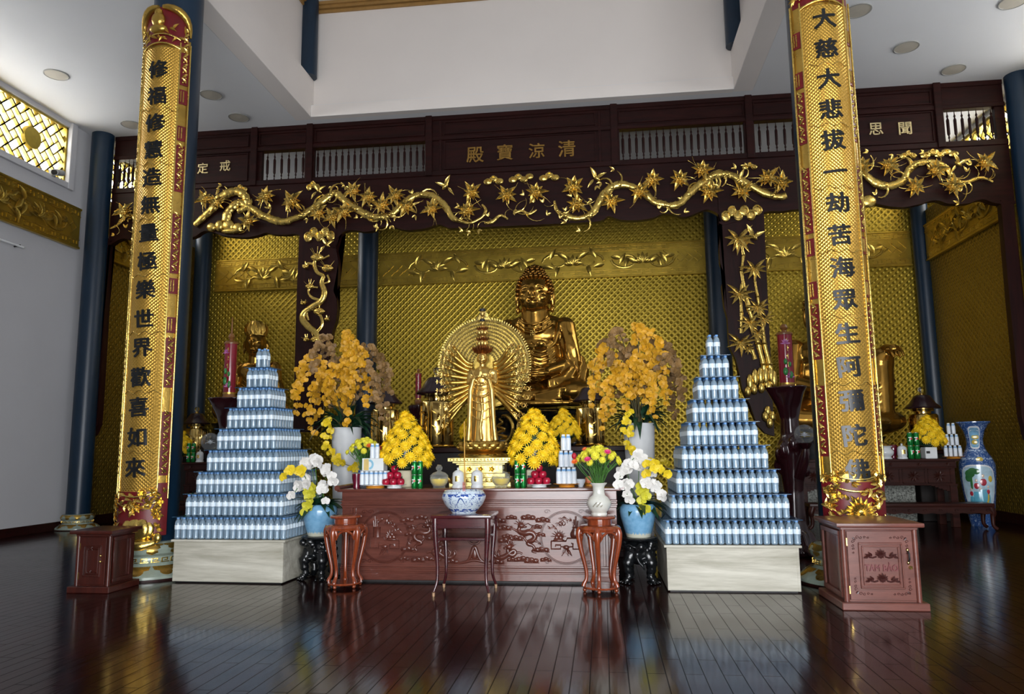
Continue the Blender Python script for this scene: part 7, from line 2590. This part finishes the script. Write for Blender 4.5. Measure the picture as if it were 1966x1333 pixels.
# ------------------------------------------------------------------ side altar tables at the back
def side_table(xa, xb, y, h, label, bench):
    cx_ = (xa + xb) / 2
    w2 = (xb - xa) / 2
    w = MAT['side_table']
    t = thing('side_table', label, 'table', (cx_, y, 0), 0, 'side altar tables')
    MB().box(-w2 - 0.03, w2 + 0.03, -0.30, 0.30, h - 0.035, h, 0.006).build('top', w, t, 0)
    m = MB().box(-w2, w2, -0.27, 0.27, h - 0.12, h - 0.035, 0.004).box(-w2 + 0.02, w2 - 0.02, -0.25, 0.25, h - 0.37, h - 0.13, 0.003)
    for z0, z1 in ((h - 0.135, h - 0.12), (h - 0.385, h - 0.365)):
        m.box(-w2, w2, -0.275, 0.275, z0, z1, 0.003)
    m.build('case', w, t, 0)
    n = max(2, int(2 * w2 / 0.36))
    for i in range(n):
        x0 = -w2 + 0.05 + i * (2 * w2 - 0.1) / n
        x1 = x0 + (2 * w2 - 0.1) / n - 0.03
        m = MB()
        for (a, b, c, d) in ((x0, x1, h - 0.16, h - 0.145), (x0, x1, h - 0.355, h - 0.34), (x0, x0 + 0.015, h - 0.355, h - 0.145), (x1 - 0.015, x1, h - 0.355, h - 0.145)):
            m.box(a, b, -0.262, -0.245, c, d, 0.002)
        for q in range(9):
            a = q * 0.7
            m.leaf(((x0 + x1) / 2, -0.255, h - 0.25), (cos(a), -0.1, sin(a)), (0, -1, 0), 0.09, 0.03)
        m.build('carved_panel', w, t, 0)
    m = MB()
    for i in range(n):
        x = -w2 + 0.12 + i * (2 * w2 - 0.24) / max(1, n - 1)
        for q in range(6):
            a = q * 1.047
            m.leaf((x, -0.275, h - 0.078), (cos(a), -0.1, sin(a)), (0, -1, 0), 0.04, 0.016)
    m.build('rosettes', w, t, 0)
    for sx in (-1, 1):
        for sy in (-1, 1):
            MB().box(sx * (w2 - 0.06) - 0.05, sx * (w2 - 0.06) + 0.05, sy * 0.22 - 0.045, sy * 0.22 + 0.045, 0, h - 0.37, 0.005).build('leg', w, t, 0)
        m = MB()
        for q in range(5):
            a, b = sorted((sx * (w2 - 0.11 - q * 0.05), sx * (w2 - 0.11 - (q + 1) * 0.05)))
            m.box(a, b, -0.255, -0.225, h - 0.37 - 0.10 + q * 0.018, h - 0.37, 0.002)
        m.build('stepped_bracket', w, t, 0)
    return t


def bench(xa, xb, y, h, label):
    cx_ = (xa + xb) / 2
    w2 = (xb - xa) / 2
    w = MAT['side_table']
    t = thing('low_bench', label, 'bench', (cx_, y, 0), 0, 'low carved benches')
    MB().box(-w2, w2, -0.17, 0.17, h - 0.05, h, 0.012, 2).build('top', w, t, 40)
    m = MB()
    pts = [(-w2 + 0.02, h - 0.05), (w2 - 0.02, h - 0.05)] + [(w2 - 0.02 - i * (2 * w2 - 0.04) / 24, h - 0.13 - 0.018 * (i % 2)) for i in range(25)]
    m.prism(pts, -0.165, -0.14)
    for i in range(12):
        x = -w2 + 0.1 + i * (2 * w2 - 0.2) / 11
        m.tube([(x + 0.03 * (1 - q / 9) * cos(q * 0.8), -0.168, h - 0.095 + 0.022 * (1 - q / 9) * sin(q * 0.8)) for q in range(9)], 0.006, 5)
    m.build('carved_apron', w, t, 0)
    for sx in (-1, 1):
        for sy in (-1, 1):
            pt = [(sx * (w2 - 0.05), sy * 0.13, h - 0.05, 0.05), (sx * (w2 - 0.02), sy * 0.135, h - 0.13, 0.045), (sx * (w2 - 0.03), sy * 0.135, h * 0.5, 0.032), (sx * (w2 - 0.03), sy * 0.135, h * 0.2, 0.026), (sx * (w2 + 0.015), sy * 0.14, 0.025, 0.025)]
            sp = smooth_path(pt, 4)
            MB().tube([s[:3] for s in sp], [s[3] for s in sp], 8).build('leg', w, t, 60)
    return t


RT = (4.098, 11.75, 0.985)
RTZ = RT[2]
XR1 = (5.126, 11.5, 0.846)[0]
side_table(2.9, XR1, 11.95, RTZ, 'carved dark wood altar table behind the donation chest at right', True)
bench(2.9, (5.369, 11.35, 0.306)[0], 11.36, (5.168, 11.2, 0.375)[2], 'low carved bench before the right side altar table')
LTZ = (-6.837, 11.75, 1.032)[2]
side_table(-6.9, -5.2, 11.95, LTZ, 'carved wood altar table seen between the left column and bottle tower', False)
bench(-6.9, -5.2, 11.36, 0.42, 'low carved bench behind the left bottle tower')

# things on the right side table
zt = RTZ
p = (4.19, 11.8, 0.998)
t = thing('censer', 'white porcelain censer full of gold ash on the right side table', 'censer', (p[0], 11.82, zt))
MB().lathe([(0.0, 0.0), (0.10, 0.0), (0.105, 0.012), (0.085, 0.03), (0.125, 0.075), (0.130, 0.11), (0.10, 0.15), (0.095, 0.17), (0.12, 0.19), (0.11, 0.195), (0.085, 0.18), (0.0, 0.17)], 30).build('bowl', MAT['white_china'], t, 50)
MB().lathe([(0.0, 0.235), (0.06, 0.225), (0.10, 0.19)], 24).build('ash', MAT['gilt_deep'], t, 60, label='heaped golden ash')
s = thing('incense_stick', 'thin amber incense stick in the white censer on the right side table', 'incense stick', (p[0] - 0.02, 11.82, zt + 0.2))
MB().tube([(0, 0, 0), (0, 0, 0.12)], 0.007, 6).build('lower_end', MAT['pink_stick'], s, 60)
MB().tube([(0, 0, 0.12), (-0.02, 0, 0.62)], [0.009, 0.008], 6).build('stick', MAT['incense'], s, 60)
p = (4.371, 11.85, 0.996)
t = thing('red_cup', 'dark red cup between the censer and white pot on the right side table', 'cup', (p[0], 11.98, zt))
MB().lathe([(0.0, 0), (0.05, 0), (0.04, 0.04), (0.07, 0.11), (0.075, 0.18), (0.06, 0.21), (0.0, 0.2)], 20).build('cup', MAT['wine_glass'], t, 50)
p = (4.441, 11.8, 0.996)
lidded_pot(p[0], 11.82, zt, 'white lidded pot on the right side table beside green cans', 1.22)
p = (4.603, 11.8, 0.995)
for lev in (0, 1):
    for s in (-1, 1):
        c = dup(CAN, (p[0] + s * 0.044, 11.80, zt + lev * 0.195), rng.uniform(-0.3, 0.3), '%s green can of the right side table stack, %s one' % ('upper' if lev else 'lower', 'left' if s < 0 else 'right'), 'green drink cans')
        c.scale = (1.55, 1.55, 1.55)
p = (4.815, 11.8, 0.993)
mum_cone(p[0] + 0.05, 11.93, zt, 0.46, 0.245, 40, 'yellow chrysanthemum bouquet in a striped pot on the right side table', 0.17, 0.17, MAT['white_print'], 31, 1.5)
p = (5.157, 11.8, 0.99)
plate(p[0], 11.82, zt, 0.15, 'orange-footed plate under the little bottles on the right side table', MAT['orange_plate'], MAT['orange_plate'])
for lev, n in ((0, 4), (1, 3), (2, 2)):
    for i in range(n):
        milk((p[0] + (i - (n - 1) / 2) * 0.066, 11.82, zt + 0.031 + lev * 0.165), 'little blue-white bottle in the %s row on the right side table' % ('bottom', 'middle', 'top')[lev], 'little bottles in the %s row of the side table' % ('bottom', 'middle', 'top')[lev], 1.26)
# and on the left one
p = (-6.857, 11.8, 1.048)
for lev in (0, 1):
    for s in (-1, 1):
        c = dup(CAN, (p[0] + s * 0.042, 11.80, LTZ + lev * 0.16), rng.uniform(-0.3, 0.3), '%s green can of the left side table stack, %s one' % ('upper' if lev else 'lower', 'left' if s < 0 else 'right'), 'green drink cans')
        c.scale = (1.27, 1.27, 1.27)
p = (-6.709, 11.8, 1.047)
lidded_pot(p[0], 11.82, LTZ, 'white lidded pot on the left side table beside green cans', 1.1)
p = (-7.093, 11.9, 1.049)
mum_cone(p[0], 11.9, LTZ, 0.42, 0.20, 34, 'yellow chrysanthemum bouquet on the left side table, half behind the column', 0.15, 0.10, MAT['dark_void'], 32, 1.35)
p = (-7.272, 12.4, 1.186)
t = thing('lantern_stand', 'dark stand under the lantern in the left back corner', 'stand', (p[0] - 0.06, 12.75, 0))
MB().box(-0.22, 0.22, -0.22, 0.22, 0, 1.05, 0.01).build('block', MAT['dark_void'], t, 0)
MB().box(-0.25, 0.25, -0.25, 0.25, 1.05, 1.09, 0.006).build('top', MAT['rosewood'], t, 0)
drum(p[0] - 0.06, 12.75, 1.092, 'brass drum lantern with dark roof half hidden by the left column', 1.15)
p = (5.101, 12.45, 1.224)
t = thing('lantern_stand', 'dark stand under the lantern by the raised-knee figure', 'stand', (p[0] + 0.06, 12.75, 0))
MB().box(-0.22, 0.22, -0.22, 0.22, 0, 1.05, 0.01).build('block', MAT['dark_void'], t, 0)
MB().box(-0.25, 0.25, -0.25, 0.25, 1.05, 1.09, 0.006).build('top', MAT['rosewood'], t, 0)
drum(p[0] + 0.06, 12.75, 1.092, 'brass drum lantern with dark roof behind the right side table flowers', 1.28)

# tall painted floor vase
p = (5.412, 11.85, 0.035)
x0 = (5.531, 11.95, 0.83)[0]
ztop = (5.535, 11.95, 1.526)[2]
k = ztop / 1.0
t = thing('floor_vase', 'tall blue and white floor vase painted with robed figures, at right', 'vase', (x0, 11.95, 0), radians(-24))
prof = [(0.0, 0.0), (0.130, 0.0), (0.135, 0.015), (0.150, 0.08), (0.180, 0.25), (0.205, 0.42), (0.215, 0.55), (0.210, 0.60), (0.175, 0.66), (0.125, 0.72), (0.100, 0.78), (0.100, 0.83), (0.125, 0.91), (0.175, 0.975), (0.205, 0.99), (0.205, 1.0), (0.185, 0.992), (0.10, 0.90), (0.0, 0.85)]
MB().lathe([(r * 1.12, z * k) for r, z in prof], 44).build('body', blue_white('cobalt_floor_vase', 0.9, (0.035, 0.10, 0.30), (0.42, 0.55, 0.72), 0.5, 1.10, 0.98), t, 50)


def vr(z):
    for (r0, z0), (r1, z1) in zip(prof, prof[1:]):
        if z0 * k <= z <= z1 * k and z1 > z0:
            return 1.12 * (r0 + (r1 - r0) * (z / k - z0) / (z1 - z0))
    return 0.2


def patch(name, a0, a1, z0, z1, mat, off, wav=0.0):
    m = MB()
    rings = []
    for i in range(17):
        u = i / 16
        a = a0 + (a1 - a0) * u
        e = math.sqrt(max(0.0, 1 - (2 * u - 1) ** 4))
        zm, hz = (z0 + z1) / 2, (z1 - z0) / 2 * (0.30 + 0.70 * e)
        ring = []
        for j in range(9):
            z = zm - hz + 2 * hz * j / 8
            r = vr(z) + off
            ring.append((r * cos(a), r * sin(a), z))
        rings.append(m.ring(ring))
    m.skin(rings, False, False)
    return m.build(name, mat, t, 60)


patch('white_border', -2.62, -0.52, 0.16 * k, 0.585 * k, MAT['white_china'], 0.002)
patch('painted_scene', -2.54, -0.60, 0.175 * k, 0.57 * k, plain('painted_sky_panel', (0.45, 0.62, 0.72), 0.2, var=0.35, scale=5, coat=0.6), 0.004)
patch('white_border', -2.15, -1.0, 0.735 * k, 0.955 * k, MAT['white_china'], 0.002)
patch('painted_scene', -2.08, -1.07, 0.75 * k, 0.94 * k, plain('painted_blue_panel', (0.20, 0.42, 0.62), 0.2, var=0.4, scale=8, coat=0.6), 0.004)


def blob(m, a, z, wa, hz, off):
    r = vr(z) + off
    m.ell((r * cos(a), r * sin(a), z), (wa, 0.006, hz), 10, 6, M.Rotation(a + pi / 2, 3, 'Z'))


for nm, col, items in (('painted_tree', (0.04, 0.16, 0.05), ((-2.0, 0.50, 0.07, 0.05), (-1.85, 0.525, 0.06, 0.04), (-2.1, 0.46, 0.05, 0.05), (-1.65, 0.52, 0.05, 0.035), (-1.95, 0.42, 0.02, 0.09))),
                       ('painted_robes', (0.10, 0.38, 0.52), ((-1.72, 0.29, 0.045, 0.12), (-1.32, 0.31, 0.05, 0.13), (-1.52, 0.26, 0.035, 0.09), (-1.05, 0.27, 0.03, 0.09), (-2.05, 0.25, 0.03, 0.07))),
                       ('painted_sashes', (0.42, 0.03, 0.05), ((-1.70, 0.385, 0.035, 0.04), (-1.32, 0.42, 0.045, 0.045), (-1.05, 0.33, 0.024, 0.03), (-2.05, 0.31, 0.024, 0.03), (-1.45, 0.235, 0.02, 0.05))),
                       ('painted_faces', (0.72, 0.55, 0.42), ((-1.70, 0.435, 0.018, 0.020), (-1.32, 0.478, 0.020, 0.022), (-1.52, 0.36, 0.016, 0.018), (-1.05, 0.375, 0.015, 0.017), (-2.05, 0.35, 0.015, 0.017))),
                       ('painted_gold', (0.62, 0.45, 0.06), ((-1.75, 0.26, 0.03, 0.06), (-1.12, 0.28, 0.03, 0.08), (-0.9, 0.45, 0.03, 0.04), (-1.5, 0.85, 0.05, 0.03), (-1.6, 0.80, 0.04, 0.03), (-1.4, 0.635, 0.05, 0.03)))):
    m = MB()
    for a, z, wa, hz in items:
        blob(m, a, z * k, wa, hz * k * 0.78, 0.005)
    m.build(nm, plain(nm + '_glaze', col, 0.2, coat=0.6), t, 60)
